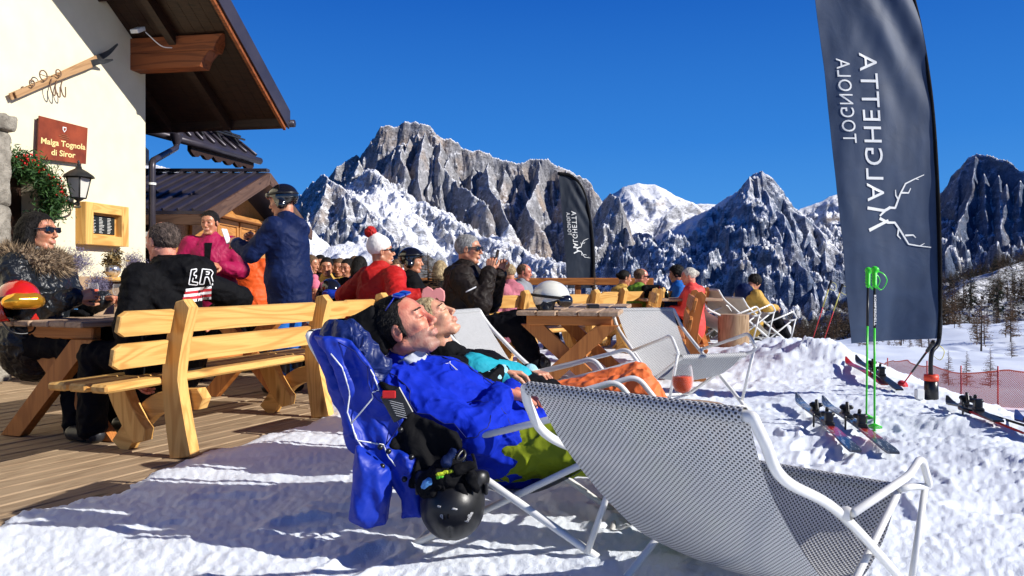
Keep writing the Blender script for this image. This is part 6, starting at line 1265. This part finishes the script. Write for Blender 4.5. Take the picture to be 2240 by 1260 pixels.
for px, h_, m_, lb in ((1443, .17, M_plain('ketchup_red', (.5, .02, .01), .3), 'small red bottle on the far table'), (1458, .12, M_plain('dark_bottle', (.01, .02, .01), .2), 'short dark bottle on the far table')):
    t_ = thing('bottle', lb, 'bottle', (ax_(px, 11.3), 11.3, .757)); mb = MB(); mb.lathe([(0, 0), (.03, 0), (.03, h_*.6), (.012, h_*.8), (.012, h_), (0, h_)], (0, 0, 0), 14); mb.build('bottle_body', m_, t_)
t_ = thing('backpack', 'dark rucksack lying on the far table', 'bag', (ax_(1425, 11.4), 11.4, .757)); S = Sdf(); S.box(np.array((ax_(1425, 11.4), 11.4, .84)), (.15, .1, .09), None, .05); v_, q_ = S.mesh(.014, .015, 12); np_mesh('bag_body', v_, q_, BLK, t_, True)
# heart-topped pink panel
pk = thing('pink_rocking_toy', 'pink cloud-shaped wooden panel of a child\'s rocking toy on the terrace', 'toy', tuple(P(948, 660, 6.0))); c_ = P(948, 645, 6.0); ou = []
for cx, cz, r_ in ((-.05, .02, .045), (0.0, .045, .02), (.052, .012, .042)):
    pass
ou = [(-.085, -.05), (-.092, 0), (-.08, .045), (-.045, .065), (-.015, .05), (.0, .035), (.02, .05), (.055, .055), (.085, .03), (.09, -.01), (.085, -.05), (.05, -.045), (.03, -.02), (.01, -.035), (-.0, -.06), (-.05, -.06)]
mb = MB(); mb.prism(ou, c_, (1, 0, 0), (0, 0, 1), .03); mb.build('panel', M_plain('pink_paint', (.75, .28, .26), .5, .05), pk, True)
mb = MB(); mb.box((c_.x, c_.y+.05, .43), (.05, .04, .80), None, .006, 2); mb.build('stem', PINE, pk, True); mb = MB(); mb.box((c_.x, c_.y+.05, .03), (.30, .35, .05)); mb.build('base', PINE, pk, True)
# barrel table with pot, lavender tufts
bt = thing('barrel_table', 'round topped barrel table against the cream wall', 'table', (ax_(255, 8.9), 8.9, 0)); mb = MB(); mb.lathe([(.0, 0), (.23, 0), (.30, .45), (.25, 1.0), (0, 1.0)], (0, 0, 0), 24); mb.build('barrel', BARK, bt); mb = MB(); mb.lathe([(0, 1.002), (.36, 1.002), (.37, 1.02), (.36, 1.05), (0, 1.05)], (0, 0, 0), 32); mb.build('top', PINE, bt)
for z in (.18, .82): mb = MB(); mb.lathe([(.272, z-.03), (.282, z-.03), (.287, z+.03), (.272, z+.03)], (0, 0, 0), 24); mb.build('hoop', IRON, bt)
fp = thing('flower_pot', 'round silver pot with dried plant on the barrel table', 'pot', (ax_(256, 8.9), 8.8, 1.052)); mb = MB(); mb.lathe([(0, 0), (.05, 0), (.085, .05), (.085, .10), (.07, .13), (.065, .13), (.06, .12), (0, .11)], (0, 0, 0), 24); mb.build('pot', M_plain('silver_glaze', (.6, .6, .6), .2, .05, 8, 0, 60, .8), fp)
leaf_cloud('foliage', [Vector(fp.location)+V(0, 0, .14), Vector(fp.location)+V(0, 0, .22)], .09, 500, .03, M_leaf('dried_leaves', (.08, .06, .03), (.32, .22, .08)), fp, .35, 5)
LAV = M_leaf('lavender_leaves', (.10, .09, .15), (.30, .27, .40))
for px, py, Y, r_, lb in ((168, 580, 8.3, .13, 'greyish lavender bush left of the barrel table'), (292, 582, 9.2, .11, 'small grey lavender bush right of the flower pot'), (215, 630, 8.0, .11, 'low grey lavender tuft in front of the barrel')):
    c_ = P(px, py, Y); t_ = thing('lavender_bush', lb, 'plant', (c_.x, c_.y, 0), 0, 'lavender bushes by the wall'); leaf_cloud('foliage', [c_, c_+V(0, 0, .05)], r_*1.0, 2600, .014, LAV, t_, .2, int(px)); mb = MB(); mb.tube([(c_.x, c_.y, .0), (c_.x, c_.y, c_.z)], .012, 6); mb.build('stem', BARK, t_, True)
    mb = MB(); mb.lathe([(0, 0), (.12, 0), (.15, max(.1, c_.z-.12)), (.0, max(.1, c_.z-.12))], (c_.x, c_.y, 0), 16); mb.build('planter', BARK, t_, True)
# ------------------------------------------------------------------ feather flags
FLAG = M_cloth('slate_blue_flag_cloth', (.026, .046, .092), .6, .15, 4, True, .25)
def flag(label, L, Rr, Y, base, texts, antler_s, wave=.03, seed=0, k=1.0):
    """L, Rr: left and right edge lists of photo pixels, bottom to top"""
    t = thing('feather_flag', label, 'flag', base, 0, 'slate blue feather flags')
    Ls = spl([(a, b, 0) for a, b in L], 12); Rs = spl([(a, b, 0) for a, b in Rr], 12)
    def rs(c, n):
        d = [0]
        for i in range(1, len(c)): d.append(d[-1]+(c[i]-c[i-1]).length)
        d = np.array(d)/d[-1]; q = np.linspace(0, 1, n); return np.stack([np.interp(q, d, [p.x for p in c]), np.interp(q, d, [p.y for p in c])], 1)
    n = 160; m = 50; A = rs(Ls, n); B = rs(Rs, n); u = np.linspace(0, 1, m)[None, :, None]; Q = A[:, None]*(1-u)+B[:, None]*u; px = Q[..., 0]; py = Q[..., 1]
    x0, x1 = min(a for a, b in L), max(a for a, b in Rr); y0, y1 = min(b for a, b in Rr), max(b for a, b in L)
    def yy(px, py):
        a = (px-x0)/(x1-x0); b = (py-y0)/(y1-y0); dg = (a*.8-b*1.6)*1.0
        top = np.clip(1.05-b*1.9, 0, 1)
        return Y+wave*(1.3*np.sin(dg*26+seed)*top*sstep(.15, .8, a)+.55*np.sin(a*7+b*3)+.22*noise2(a*5+seed, b*6)*1.5+.10*noise2(a*13+3, b*15+seed)+.5*sstep(.75, 1, b)*np.sin(a*11+b*20))+.10*k*(a-.5)
    def W(px, py, off=0): yv = yy(px, py)+off; return np.stack([(px-1120)/F*Y+0*yv, yv, CH-(py-HY)/F*Y+0*yv], -1)
    Vv = W(px, py).reshape(-1, 3); V2 = W(px, py, .004).reshape(-1, 3); f1 = grid_faces(n, m); nv = len(Vv)
    edge = []
    o = np_mesh('cloth', np.concatenate([Vv, V2]), np.concatenate([f1[:, ::-1], f1+nv]), FLAG, t, True)
    # pole along the right edge, down to the base
    pr = [(a+(3 if i < len(Rr)-2 else 0), b) for i, (a, b) in enumerate(Rr)]; pts = [Vector(W(np.array([a], float), np.array([b], float), .012)[0]) for a, b in pr]
    pole = spl([Vector((base[0], base[1], base[2]+.02)), Vector((base[0], base[1], base[2]+.35*k))]+pts, 8); mb = MB(); mb.tube(pole, [.017*k if i < 20 else .011*k for i in range(len(pole))], 10); mb.build('pole', BLACKP, t, True)
    mb = MB(); pp = spl(pts, 8); mb.tube([p+V(-.012*k, -.012, 0) for p in pp], .017*k, 8); mb.build('pole_sleeve', BLK, t, True)
    for txt, bx0, by0, bx1, by1, cap in texts:        # baseline from (bx0,by0) to (bx1,by1), cap height to the right
        vs, fs = text_mesh(txt, 1.0, spacing=1.12, align='LEFT'); a = (vs[:, 0]-vs[:, 0].min())/(vs[:, 0].max()-vs[:, 0].min()); h = (vs[:, 1]-0)/(.70)
        # split long edges so the letters follow the folds
        tx = bx0+(bx1-bx0)*a+h*cap; ty = by0+(by1-by0)*a-h*0
        np_mesh('lettering', W(tx, ty, -.0045*max(k, .7)), fs, WHITEP, t, True, False)
    if antler_s:
        mb = MB()
        for pl, w0, w1 in antler_s:
            c = [Vector(q) for q in pl]
            for i in range(len(c)-1):
                a, b = c[i], c[i+1]; d = (b-a).normalized(); nn_ = Vector((-d.y, d.x)); wa = w0+(w1-w0)*i/(len(c)-1); wb = w0+(w1-w0)*(i+1)/(len(c)-1); qs = [a+nn_*wa-d*wa*.3, b+nn_*wb+d*wb*.3, b-nn_*wb+d*wb*.3, a-nn_*wa-d*wa*.3]
                P3 = [Vector(W(np.array([q.x]), np.array([q.y]), -.0045*max(k, .7)-.0003*i)[0]) for q in qs]; mb.poly(P3, [(0, 1, 2, 3)])
        mb.build('antler_emblem', WHITEP, t, True)
    return t
def z6p(L): return [(1280+a/2.333, 330+b/2.333) for a, b in L]
ANT = [(z6p([(1437,293),(1530,305),(1560,289),(1590,290),(1618,215),(1645,165),(1700,138),(1746,118)]), 3.4, .8), (z6p([(1562,288),(1535,303),(1506,331)]), 3.4, 2), (z6p([(1605,245),(1592,225),(1590,198)]), 2, .8), (z6p([(1622,212),(1662,212),(1674,188)]), 2.2, .8), (z6p([(1700,138),(1718,142)]), 1.2, .6),
       (z6p([(1447,405),(1552,355)]), 3.6, 3), (z6p([(1506,345),(1550,365),(1590,365),(1620,405),(1665,475),(1720,484),(1782,491)]), 3.2, .8), (z6p([(1612,395),(1605,430),(1622,448)]), 2.2, .8), (z6p([(1648,430),(1690,428),(1703,441)]), 2.2, .8), (z6p([(1725,484),(1748,471)]), 1.2, .6)]
BL = [(1857, 750), (1845, 600), (1827, 420), (1803, 180), (1780, 0), (1764, -140), (1756, -270)]
BR = [(2058, 741), (2063, 620), (2060, 420), (2045, 200), (2006, 0), (1950, -130), (1870, -230), (1758, -278)]
fb = hit(2037, 888, 4, 9)
flag('large slate blue feather flag at the right with white mirrored lettering', BL, BR, 6.3, (P(2037, 888, 6.3).x, 6.3, hz1(P(2037, 888, 6.3).x, 6.3)), [('ALGHETTA', 1896, 441, 1876, 117, 40), ('TOGNOLA', 1841, 314, 1825, 130, 30)], ANT, .03, 1)
fbx = P(2037, 888, 6.3); zb = hz1(fbx.x, 6.3)
mb = MB(); mb.lathe([(0, 0), (.055, 0), (.052, .16), (.030, .17), (.030, .18), (0, .18)], (fbx.x, 6.3, zb-.02), 16); bo_ = mb.build('flag_base', BLACKP, None, True, (fbx.x, 6.3, zb)); tag(bo_, 'black ground socket with orange band under the large flag', 'flag base')
mb = MB(); mb.lathe([(.040, .165), (.055, .165), (.055, .215), (.030, .215)], (fbx.x, 6.3, zb-.02), 16); mb.build('band', M_plain('orange_band', (.75, .06, .02), .5), bo_, True)
SL = [(1241, 631), (1236, 560), (1229, 470), (1222, 390)]; SR = [(1297, 630), (1298, 560), (1291, 480), (1275, 415), (1252, 386), (1223, 381)]
sx_f = lambda p: (1254+(p[0]-1895)*.255, 545+(p[1]-470)*.27)
ANT2 = [([sx_f(q) for q in pl], a*.33, b*.45) for pl, a, b in ANT]
FLAG = M_cloth('shaded_flag_cloth', (.010, .016, .028), .6, .05, 4, True, .2)  # darker copy of the flag cloth, its unlit look put into the colour
flag('smaller dark feather flag standing farther back beyond the terrace', SL, SR, 16.0, (P(1297, 700, 16.0).x, 16.0, hz1(P(1297, 700, 16).x, 16.0)), [('ALGHETTA', 1254, 541, 1249, 462, 11), ('TOGNOLA', 1242, 515, 1238, 465, 8)], ANT2, .02, 4, 2.2)
# ------------------------------------------------------------------ skis and poles
def ski(label, tip, tail, w=.075, mat=None, mat2=None, group='skis lying on the snow', bind=True, zoff=.03):
    a = Vector(tip); b = Vector(tail); t = thing('ski', label, 'ski', tuple(b), 0, group); d = (b-a); L = d.length; d.normalize(); up = Vector((0, 0, 1)); s_ = d.cross(up).normalized(); up = s_.cross(d)
    n = 22; vs = []; gs = []
    for i in range(n):
        q = i/(n-1); x = q*L; ww = w*(.5+.0)*(1.0-.22*math.sin(math.pi*q))*(1 if q > .10 else math.sqrt(max(.04, q/.10)))*(1 if q < .985 else .8); z = zoff+(.055*(max(0, .13-q)/.13)**2)+.02*math.sin(math.pi*q)
        for yy_, zz_ in ((-ww, 0), (-ww, .012), (ww, .012), (ww, 0)): vs.append(a+d*x+s_*yy_+up*(z+zz_)); gs.append((q, yy_, zz_))
    fs = [(i*4+k, i*4+(k+1) % 4, (i+1)*4+(k+1) % 4, (i+1)*4+k) for i in range(n-1) for k in range(4)]+[(3, 2, 1, 0), tuple((n-1)*4+k for k in range(4))]
    mb = MB(); mb.v = [tuple(v) for v in vs]; mb.g = gs; mb.f = fs; mb.sm = [False]*len(fs); mb.build('ski_body', mat or SKIM, t, True)
    if bind:
        for q, l_ in ((.42, .16), (.62, .15)):
            c = a+d*(L*q)+up*(zoff+.045); R = Matrix((d, s_, up)).transposed(); S = Sdf(); Mn = np.array([[R[i][j] for j in range(3)] for i in range(3)])
            S.box(c-up*.01, (l_*.52, .030, .014), Mn, .008, .004); S.box(c+up*.03+d*(.03 if q > .5 else -.03), (.030, .024, .030), Mn, .008, .006); S.cone(c+up*.045+s_*.030, c+up*.045-s_*.030, .015, .015, .006); S.cone(c+up*.02+d*(-.05 if q > .5 else .05), c+up*.075+d*(-.02 if q > .5 else .02), .010, .012, .005); v_, q_ = S.mesh(.006); np_mesh('binding', v_, q_, BLACKP, t, True)
        mb = MB(); mb.beam(a+d*(L*.55)+s_*.06+up*(zoff-.02), a+d*(L*.56)+s_*.062+up*(zoff+.07), .012, .012); mb.build('ski_brake', BLACKP, t, True)
    return t
t_ = NT('ski_topsheet'); g_ = t_.attr(); sx_ = t_.n('ShaderNodeSeparateXYZ'); t_.l(g_, sx_.inputs[0]); n_ = t_.noise(t_.vec(g_, (14, 60, 1)), 1, 2)
c_ = t_.ramp(sx_.outputs[0], [(0, (.02, .03, .05)), (.10, (.10, .13, .17)), (.22, (.03, .03, .035)), (.34, (.02, .02, .02)), (.66, (.02, .02, .022)), (.70, (.5, .02, .015)), (.80, (.35, .02, .02)), (.84, (.02, .035, .07)), (1, (.02, .03, .05))]); c_ = t_.mix(t_.map(n_, .55, .62, 0, .7), c_, (.35, .38, .42))
SKIM = t_.done(t_.bsdf(c_, .25, None, 0, Coat_Weight=.4)); RSKI = M_plain('red_black_ski', (.30, .015, .012), .3, .6, 9)
def gp(px, py, lo=2.5, hi=16, dz=0): p = hit(px, py, lo, hi); p.z += dz; return p
ski('left ski of the pair lying on the snow before the green poles', gp(1742, 886), gp(1872, 1002)); ski('right ski of the pair lying on the snow before the green poles', gp(1800, 893), gp(1955, 1006))
def pole(label, a, b, shaft, grip, group='ski poles stuck in the snow', strapm=None, basket=True, r=.008, letter=None, dark=None):
    a = Vector(a); b = Vector(b); t = thing('ski_pole', label, 'ski pole', tuple(a), 0, group); d = (b-a).normalized(); L = (b-a).length
    mb = MB(); mb.tube([a-d*.03, b-d*.11], [r*.75, r], 10); mb.build('shaft', shaft, t, True)
    if dark: mb = MB(); mb.tube([b-d*.44, b-d*.15], r*1.12, 10); mb.build('decal_band', dark, t, True)
    S = Sdf(); S.cone(b-d*.13, b-d*.02, .015, .017, .008); S.cone(b-d*.015+V(.006, 0, 0), b-d*.01, .024, .022, .008)
    for k in range(4): S.cone(b-d*(.04+.022*k)+V(-.015, 0, 0), b-d*(.04+.022*k)+V(-.014, .004, 0), .006, .006, .003)
    v_, q_ = S.mesh(.004); np_mesh('grip', v_, q_, grip, t, True)
    mb = MB(); mb.tube(spl([b-d*.02, b+V(.05, -.02, -.04), b+V(.075, -.02, -.09), b+V(.04, -.01, -.15), b-d*.12]), .006, 6, flat=.4); mb.build('strap', strapm or grip, t, True)
    if basket: mb = MB(); mb.lathe([(.008, .055), (.045, .045), (.045, .052), (.008, .07)], a-d*.02, 16, d); mb.build('basket', shaft, t, True)
    if letter:
        vs, fs = text_mesh(letter, .02, spacing=1.1, bold=.0006); vs[:, 0] -= vs[:, 0].min(); kx = .22/vs[:, 0].max(); 
        W = np.array(b-d*.20)[None]+np.outer(vs[:, 0]*kx, -np.array(d))+np.outer((vs[:, 1]-.007)*1.0, np.array((1., 0, 0)))+np.array((0, -r*1.3, 0))[None]; np_mesh('lettering', W, fs, WHITEP, t, True, False)
    return t
GRN = M_plain('bright_green_paint', (.05, .62, .03), .3, .05); BLKB = M_plain('black_decal', (.012, .012, .012), .4)
pole('left bright green ski pole standing upright in the snow', gp(1895, 922), P(1899, 588, 5.6), GRN, GRN, dark=BLKB); pole('right bright green ski pole standing upright in the snow', gp(1913, 944), P(1913, 586, 5.3), GRN, GRN, dark=BLKB, letter='KOMPERDELL')
REDP = M_plain('red_pole_paint', (.55, .03, .03), .35, .05); YLW = M_plain('yellow_grip', (.5, .45, .1), .5)
pole('left of two red ski poles leaning beyond the far deckchairs', (P(1774, 756, 11.6).x, 11.6, hz1(P(1774, 756, 11.6).x, 11.6)), P(1818, 614, 11.8), REDP, BLACKP, strapm=YLW, dark=YLW); pole('right of two red ski poles leaning beyond the far deckchairs', (P(1798, 756, 11.3).x, 11.3, hz1(P(1798, 756, 11.3).x, 11.3)), P(1843, 622, 11.5), REDP, BLACKP, strapm=YLW, dark=YLW)
a_ = P(1972, 868, 7.0); pole('red ski pole leaning on the mast of the large flag', (a_.x, 7.0, hz1(a_.x, 7.0)), P(2043, 748, 6.5), REDP, BLACKP, strapm=YLW, dark=BLKB)
def lie(px, py, lo=4, hi=20): return gp(px, py, lo, hi)
ski('red and black ski lying along the snow bank right of the green poles', lie(1850, 800, 6, 16), lie(1935, 850, 6, 16), mat=RSKI, bind=False); ski('second red ski lying behind the snow bank', lie(1872, 796, 6, 18), lie(1968, 862, 6, 16), mat=BLKB)
ski('dark ski lying on the slope right of the large flag', lie(2072, 893), lie(2185, 935), mat=BLKB); ski('dark ski with blue tip at the right edge', lie(2222, 930), lie(2330, 975), mat=M_plain('blue_black_ski', (.02, .05, .2), .3, .5))
for k, (a, b) in enumerate((((2075, 890), (2240, 945)), ((2100, 905), (2238, 962)))):
    A = lie(*a); B = lie(*b); t_ = thing('ski_pole', ['thin dark ski pole lying behind the dark ski', 'dark red ski pole lying in front of the dark ski'][k], 'ski pole', tuple(A)); mb = MB(); mb.tube([A+V(0, 0, .04), B+V(0, 0, .04)], .008, 8); mb.build('shaft', BLKB if k == 0 else REDP, t_, True); mb = MB(); mb.tube([A+V(0, 0, .04), A+(B-A).normalized()*.13+V(0, 0, .04)], .016, 8); mb.build('grip', BLACKP, t_, True)
# orange netting
t_ = NT('orange_net'); g_ = t_.attr(); sx_ = t_.n('ShaderNodeSeparateXYZ'); t_.l(g_, sx_.inputs[0]); a_ = t_.math('GREATER_THAN', t_.math('ABSOLUTE', t_.math('SINE', t_.math('MULTIPLY', t_.math('ADD', sx_.outputs[0], sx_.outputs[1]), math.pi/.05))), .80); b_ = t_.math('GREATER_THAN', t_.math('ABSOLUTE', t_.math('SINE', t_.math('MULTIPLY', t_.math('SUBTRACT', sx_.outputs[0], sx_.outputs[1]), math.pi/.05))), .80)
on = t_.math('MAXIMUM', a_, b_); tr_ = t_.n('ShaderNodeBsdfTransparent'); mx_ = t_.n('ShaderNodeMixShader'); t_.l(on, mx_.inputs[0]); t_.l(tr_.outputs[0], mx_.inputs[1]); t_.l(t_.bsdf((.80, .10, .05), .6).outputs[0], mx_.inputs[2]); NET = t_.done(mx_)
nf = thing('safety_net', 'orange red safety netting strung along the edge of the piste', 'netting', (11, 24, hz1(11, 24)))
xs = np.linspace(0, 1, 60); vs = []; gs = []
pts = [P(1865, 0, 40), P(1960, 0, 28), P(2060, 0, 23), P(2145, 0, 21.5), P(2280, 0, 20), P(2500, 0, 19)]; sp = spl([(p.x, p.y, 0) for p in pts], 12); Ln = 0
for i, p in enumerate(sp):
    if i: Ln += (p-sp[i-1]).length
    z = hz1(p.x, p.y); sag = .12*abs(math.sin(Ln*1.1))
    for j in range(5): vs.append((p.x+.05*math.sin(Ln*3+j), p.y, z+.05+(1.0-sag)*j/4)); gs.append((Ln, j*.27, 0))
np_mesh('net', np.array(vs), grid_faces(len(sp), 5), NET, nf, True, grain=np.array(gs))
for i in range(0, len(sp), 10): p = sp[i]; z = hz1(p.x, p.y); mb = MB(); mb.tube([(p.x, p.y, z-.1), (p.x, p.y, z+1.15)], .02, 6); mb.build('post', REDP, nf, True)
mb = MB(); mb.tube([Vector(vs[i*5+4]) for i in range(len(sp))], .02, 5); mb.build('top_rope', M_plain('orange_rope', (.85, .16, .08), .6), nf, True)
c_ = gp(2011, 873, 5, 12); mb = MB(); mb.box(c_+V(0, 0, .04), (.06, .05, .08)); o_ = mb.build('paper_cup', WHITEP, None, True, tuple(c_)); tag(o_, 'small white carton standing on the snow left of the flag base', 'carton')
# ------------------------------------------------------------------ trees
LB = M_leaf('larch_twigs', (.06, .033, .018), (.22, .125, .06), .9); FG = M_leaf('fir_foliage', (.008, .016, .008), (.03, .045, .018), .9); TRK = M_plain('tree_bark', (.05, .035, .025), .9, .3)
def tree_mesh(h, r, n, dens, mat, seed, thin=1.0, droop=.1, leaf=.5):
    R = np.random.RandomState(seed); mb = MB(); mb.tube([(0, 0, 0), (.01*h, 0, h*.5), (0, .005*h, h)], [h*.018*thin, h*.011*thin, h*.002], 6)
    V4 = []; F4 = []
    for i in range(n):
        q = .12+.88*(i/n)**.9; z = q*h; L = r*(1-q)**.75*(.65+.6*R.rand())+r*.04; a = R.rand()*6.283; d = np.array([math.cos(a), math.sin(a), .15-droop*2*R.rand()]); b = np.array([0, 0, z]); e = b+d*L; w = L*.028+h*.0012; s_ = np.array([-math.sin(a), math.cos(a), 0])
        k = len(V4); V4 += [b-s_*w, b+s_*w, e+s_*w*.2, e-s_*w*.2]; F4.append((k, k+1, k+2, k+3)); k = len(V4); u_ = np.array([0, 0, w]); V4 += [b-u_, b+u_, e+u_*.2, e-u_*.2]; F4.append((k, k+1, k+2, k+3))
        for j in range(dens):
            t = .2+.8*R.rand(); c = b+d*L*t+R.normal(size=3)*L*.05; dd = d*.5+R.normal(size=3)*.5; dd /= np.linalg.norm(dd); l2 = L*(.12+.16*R.rand())*leaf*2; ss = np.cross(dd, R.normal(size=3)); ss /= np.linalg.norm(ss); k = len(V4); ww = l2*.16*thin; V4 += [c, c+dd*l2*.5+ss*ww, c+dd*l2, c+dd*l2*.5-ss*ww]; F4.append((k, k+1, k+2, k+3))
    me = bpy.data.meshes.new('crown'); me.from_pydata([tuple(v) for v in V4], [], F4); me.materials.append(mat); tm = bpy.data.meshes.new('trunk'); tm.from_pydata(mb.v, [], mb.f); tm.materials.append(TRK); tm.update(); return tm, me
LARCH = [tree_mesh(1, .20, 70, 5, LB, s_, 1.0, .1, .7) for s_ in (1, 2, 3)]; BIGL = [tree_mesh(1, .22, 130, 12, LB, s_+10, .6, .12, .45) for s_ in (1, 2)]; FIR = [tree_mesh(1, .19, 70, 9, FG, s_+20, 1.4, .25, .9) for s_ in (1, 2)]
def put_tree(name, label, loc, h, mesh, group, rz=0.):
    t = bpy.data.objects.new(name, None); COL.objects.link(t); t.location = loc; t.rotation_euler = (0, 0, rz); t.scale = (h, h, h); tag(t, label, 'tree', group)
    for nm, me in zip(('trunk', 'crown'), mesh): o = bpy.data.objects.new(nm, me); COL.objects.link(o); o.parent = t
    return t
# wooded slope beyond the piste
ES = [(1350, 790, 420), (1600, 772, 420), (1740, 748, 430), (1850, 735, 460), (1960, 705, 520), (2064, 655, 600), (2137, 612, 680), (2240, 570, 760), (2400, 520, 860), (2700, 430, 950)]
ES2 = [(1900, 790, 330), (1990, 752, 350), (2080, 700, 370), (2150, 668, 390), (2240, 650, 400), (2500, 600, 420)]
fo = massif('wooded_slope', 1340, 3000, 420, 150, 980, 220, [(ES, prof_of(.42, 20, .36), .35), (ES2, prof_of(.35, 10, .30), .38)], M_mount('slope_snow', (.05, .04, .03), (.07, .05, .03), .75, .95, (-60, 500, .08, .36), 1, .06, 2), 4, 60, -62, 8)
dgv = np.array([v.co[:] for v in fo.data.vertices]).reshape(420, 220, 3); rs_ = np.random.RandomState(12); cnt = 0
for tr in range(6000):
    if cnt >= 285: break
    i = rs_.randint(95, 420); j = rs_.randint(20, 219); p = dgv[i, j]; px = 1120+F*p[0]/p[1]
    if px < 1640 or px > 2330: continue
    py = HY-(p[2]-CH)*F/p[1]; dn = noise2(p[0]*.012+4, p[1]*.012)+.25*(px > 1900)*(py < 680); 
    if dn < .02 and py < 735: continue
    if py > 800 or py < 540: continue
    fir = rs_.rand() < .12+.35*(py < 640); h = rs_.uniform(11, 21); cnt += 1
    put_tree('fir_tree' if fir else 'larch_tree', 'dark green fir standing on the wooded slope right of the flag' if fir else 'bare brown larch standing on the wooded slope right of the flag', tuple(p-np.array((0, 0, .4))), h, (FIR if fir else LARCH)[rs_.randint(2)], 'dark firs on the wooded slope' if fir else 'bare larches on the wooded slope', rs_.rand()*6)
# the rest of the wood beyond those, as one mass
tm_, cm_ = tree_mesh(1, .20, 24, 3, LB, 77, 1.6, .1, 1.1); base_v = np.array([v.co[:] for v in cm_.vertices]); base_f = np.array([p.vertices[:] for p in cm_.polygons]); VV = []; FF = []; k_ = 0; tr = 0
while k_ < 3000 and tr < 60000:
    tr += 1; i = rs_.randint(40, 420); j = rs_.randint(5, 219); p = dgv[i, j]; px = 1120+F*p[0]/p[1]; py = HY-(p[2]-CH)*F/p[1]
    if px < 1400 or px > 2700 or py > 800 or py < 500: continue
    if noise2(p[0]*.012+4, p[1]*.012)+.5*(py < 660)*(px > 1900)+.5*(px < 1900)+.9*(py > 684) < .10+.25*rs_.rand(): continue
    a = rs_.rand()*6.28; h = rs_.uniform(12, 23); R2 = np.array([[math.cos(a), -math.sin(a), 0], [math.sin(a), math.cos(a), 0], [0, 0, 1]]); VV.append(base_v @ R2.T*h+p); FF.append(base_f+k_*len(base_v)); k_ += 1
fw_ = np_mesh('forest', np.concatenate(VV), np.concatenate(FF), M_leaf('wood_mass', (.02, .018, .012), (.10, .065, .035), .9)); tag(fw_, 'bare brown larch wood covering the slope at the right', 'forest', kind='stuff')
# larger larches on the piste
labs = ['large bare larch on the piste near the right edge', 'bare larch rising from the netting right of the flag mast', 'slim larch in the netting between two others', 'bare larch just left of the flag mast', 'small larch at the foot of the white slope', 'larch with thin crown left of the netting', 'bare larch in front of the netting near the right edge', 'brown larch on the crest of the piste', 'larch in the middle of the piste crest', 'tall larch at the edge of the piste track', 'small bare larch on the upper piste', 'leaning larch by the piste track']
for lb, (px, pt, pb, Y) in zip(labs, ((2213, 735, 828, 62), (2075, 790, 885, 30), (2115, 800, 892, 30), (1990, 745, 805, 80), (1945, 785, 822, 90), (2035, 800, 838, 70), (2166, 820, 902, 27), (1880, 745, 800, 120), (2130, 690, 742, 150), (2160, 680, 738, 150), (1930, 730, 790, 140), (2100, 690, 752, 150))):
    x = ax_(px, Y); z = hz1(x, Y); h = (CH-(pt-HY)/F*Y-z)*1.12; put_tree('larch_tree', lb, (x, Y, z-.1), max(h, 1.5), BIGL[cnt % 2], 'bare larches along the piste', px); cnt += 1
for k in range(22):
    Y = rs_.uniform(95, 158); px = rs_.uniform(1880, 2330); x = ax_(px, Y); put_tree('larch_tree', 'bare larch in the loose row along the crest of the white piste', (x, Y, hz1(x, Y)-.1), rs_.uniform(3.5, 8), BIGL[k % 2] if k % 3 else LARCH[1], 'larches in the row along the piste crest', k)
# small dry larches on the terrace
for lb, px, pt, Y, rr in (('small dry larch with brown twigs between the red jacket and the dark brown jacket', 938, 552, 8.6, 1.7), ('narrow dry larch just behind the raised phone', 1084, 560, 9.4, .9), ('small dry larch at the foot of the far flag', 1301, 595, 11.5, .9)):
    x = ax_(px, Y); h = CH-(pt-HY)/F*Y; t_ = put_tree('potted_larch', lb, (x, Y, .0), h, BIGL[0], 'small dry larches on the terrace', px); t_.scale = (h*rr, h*rr, h); tag(t_, cat='plant')
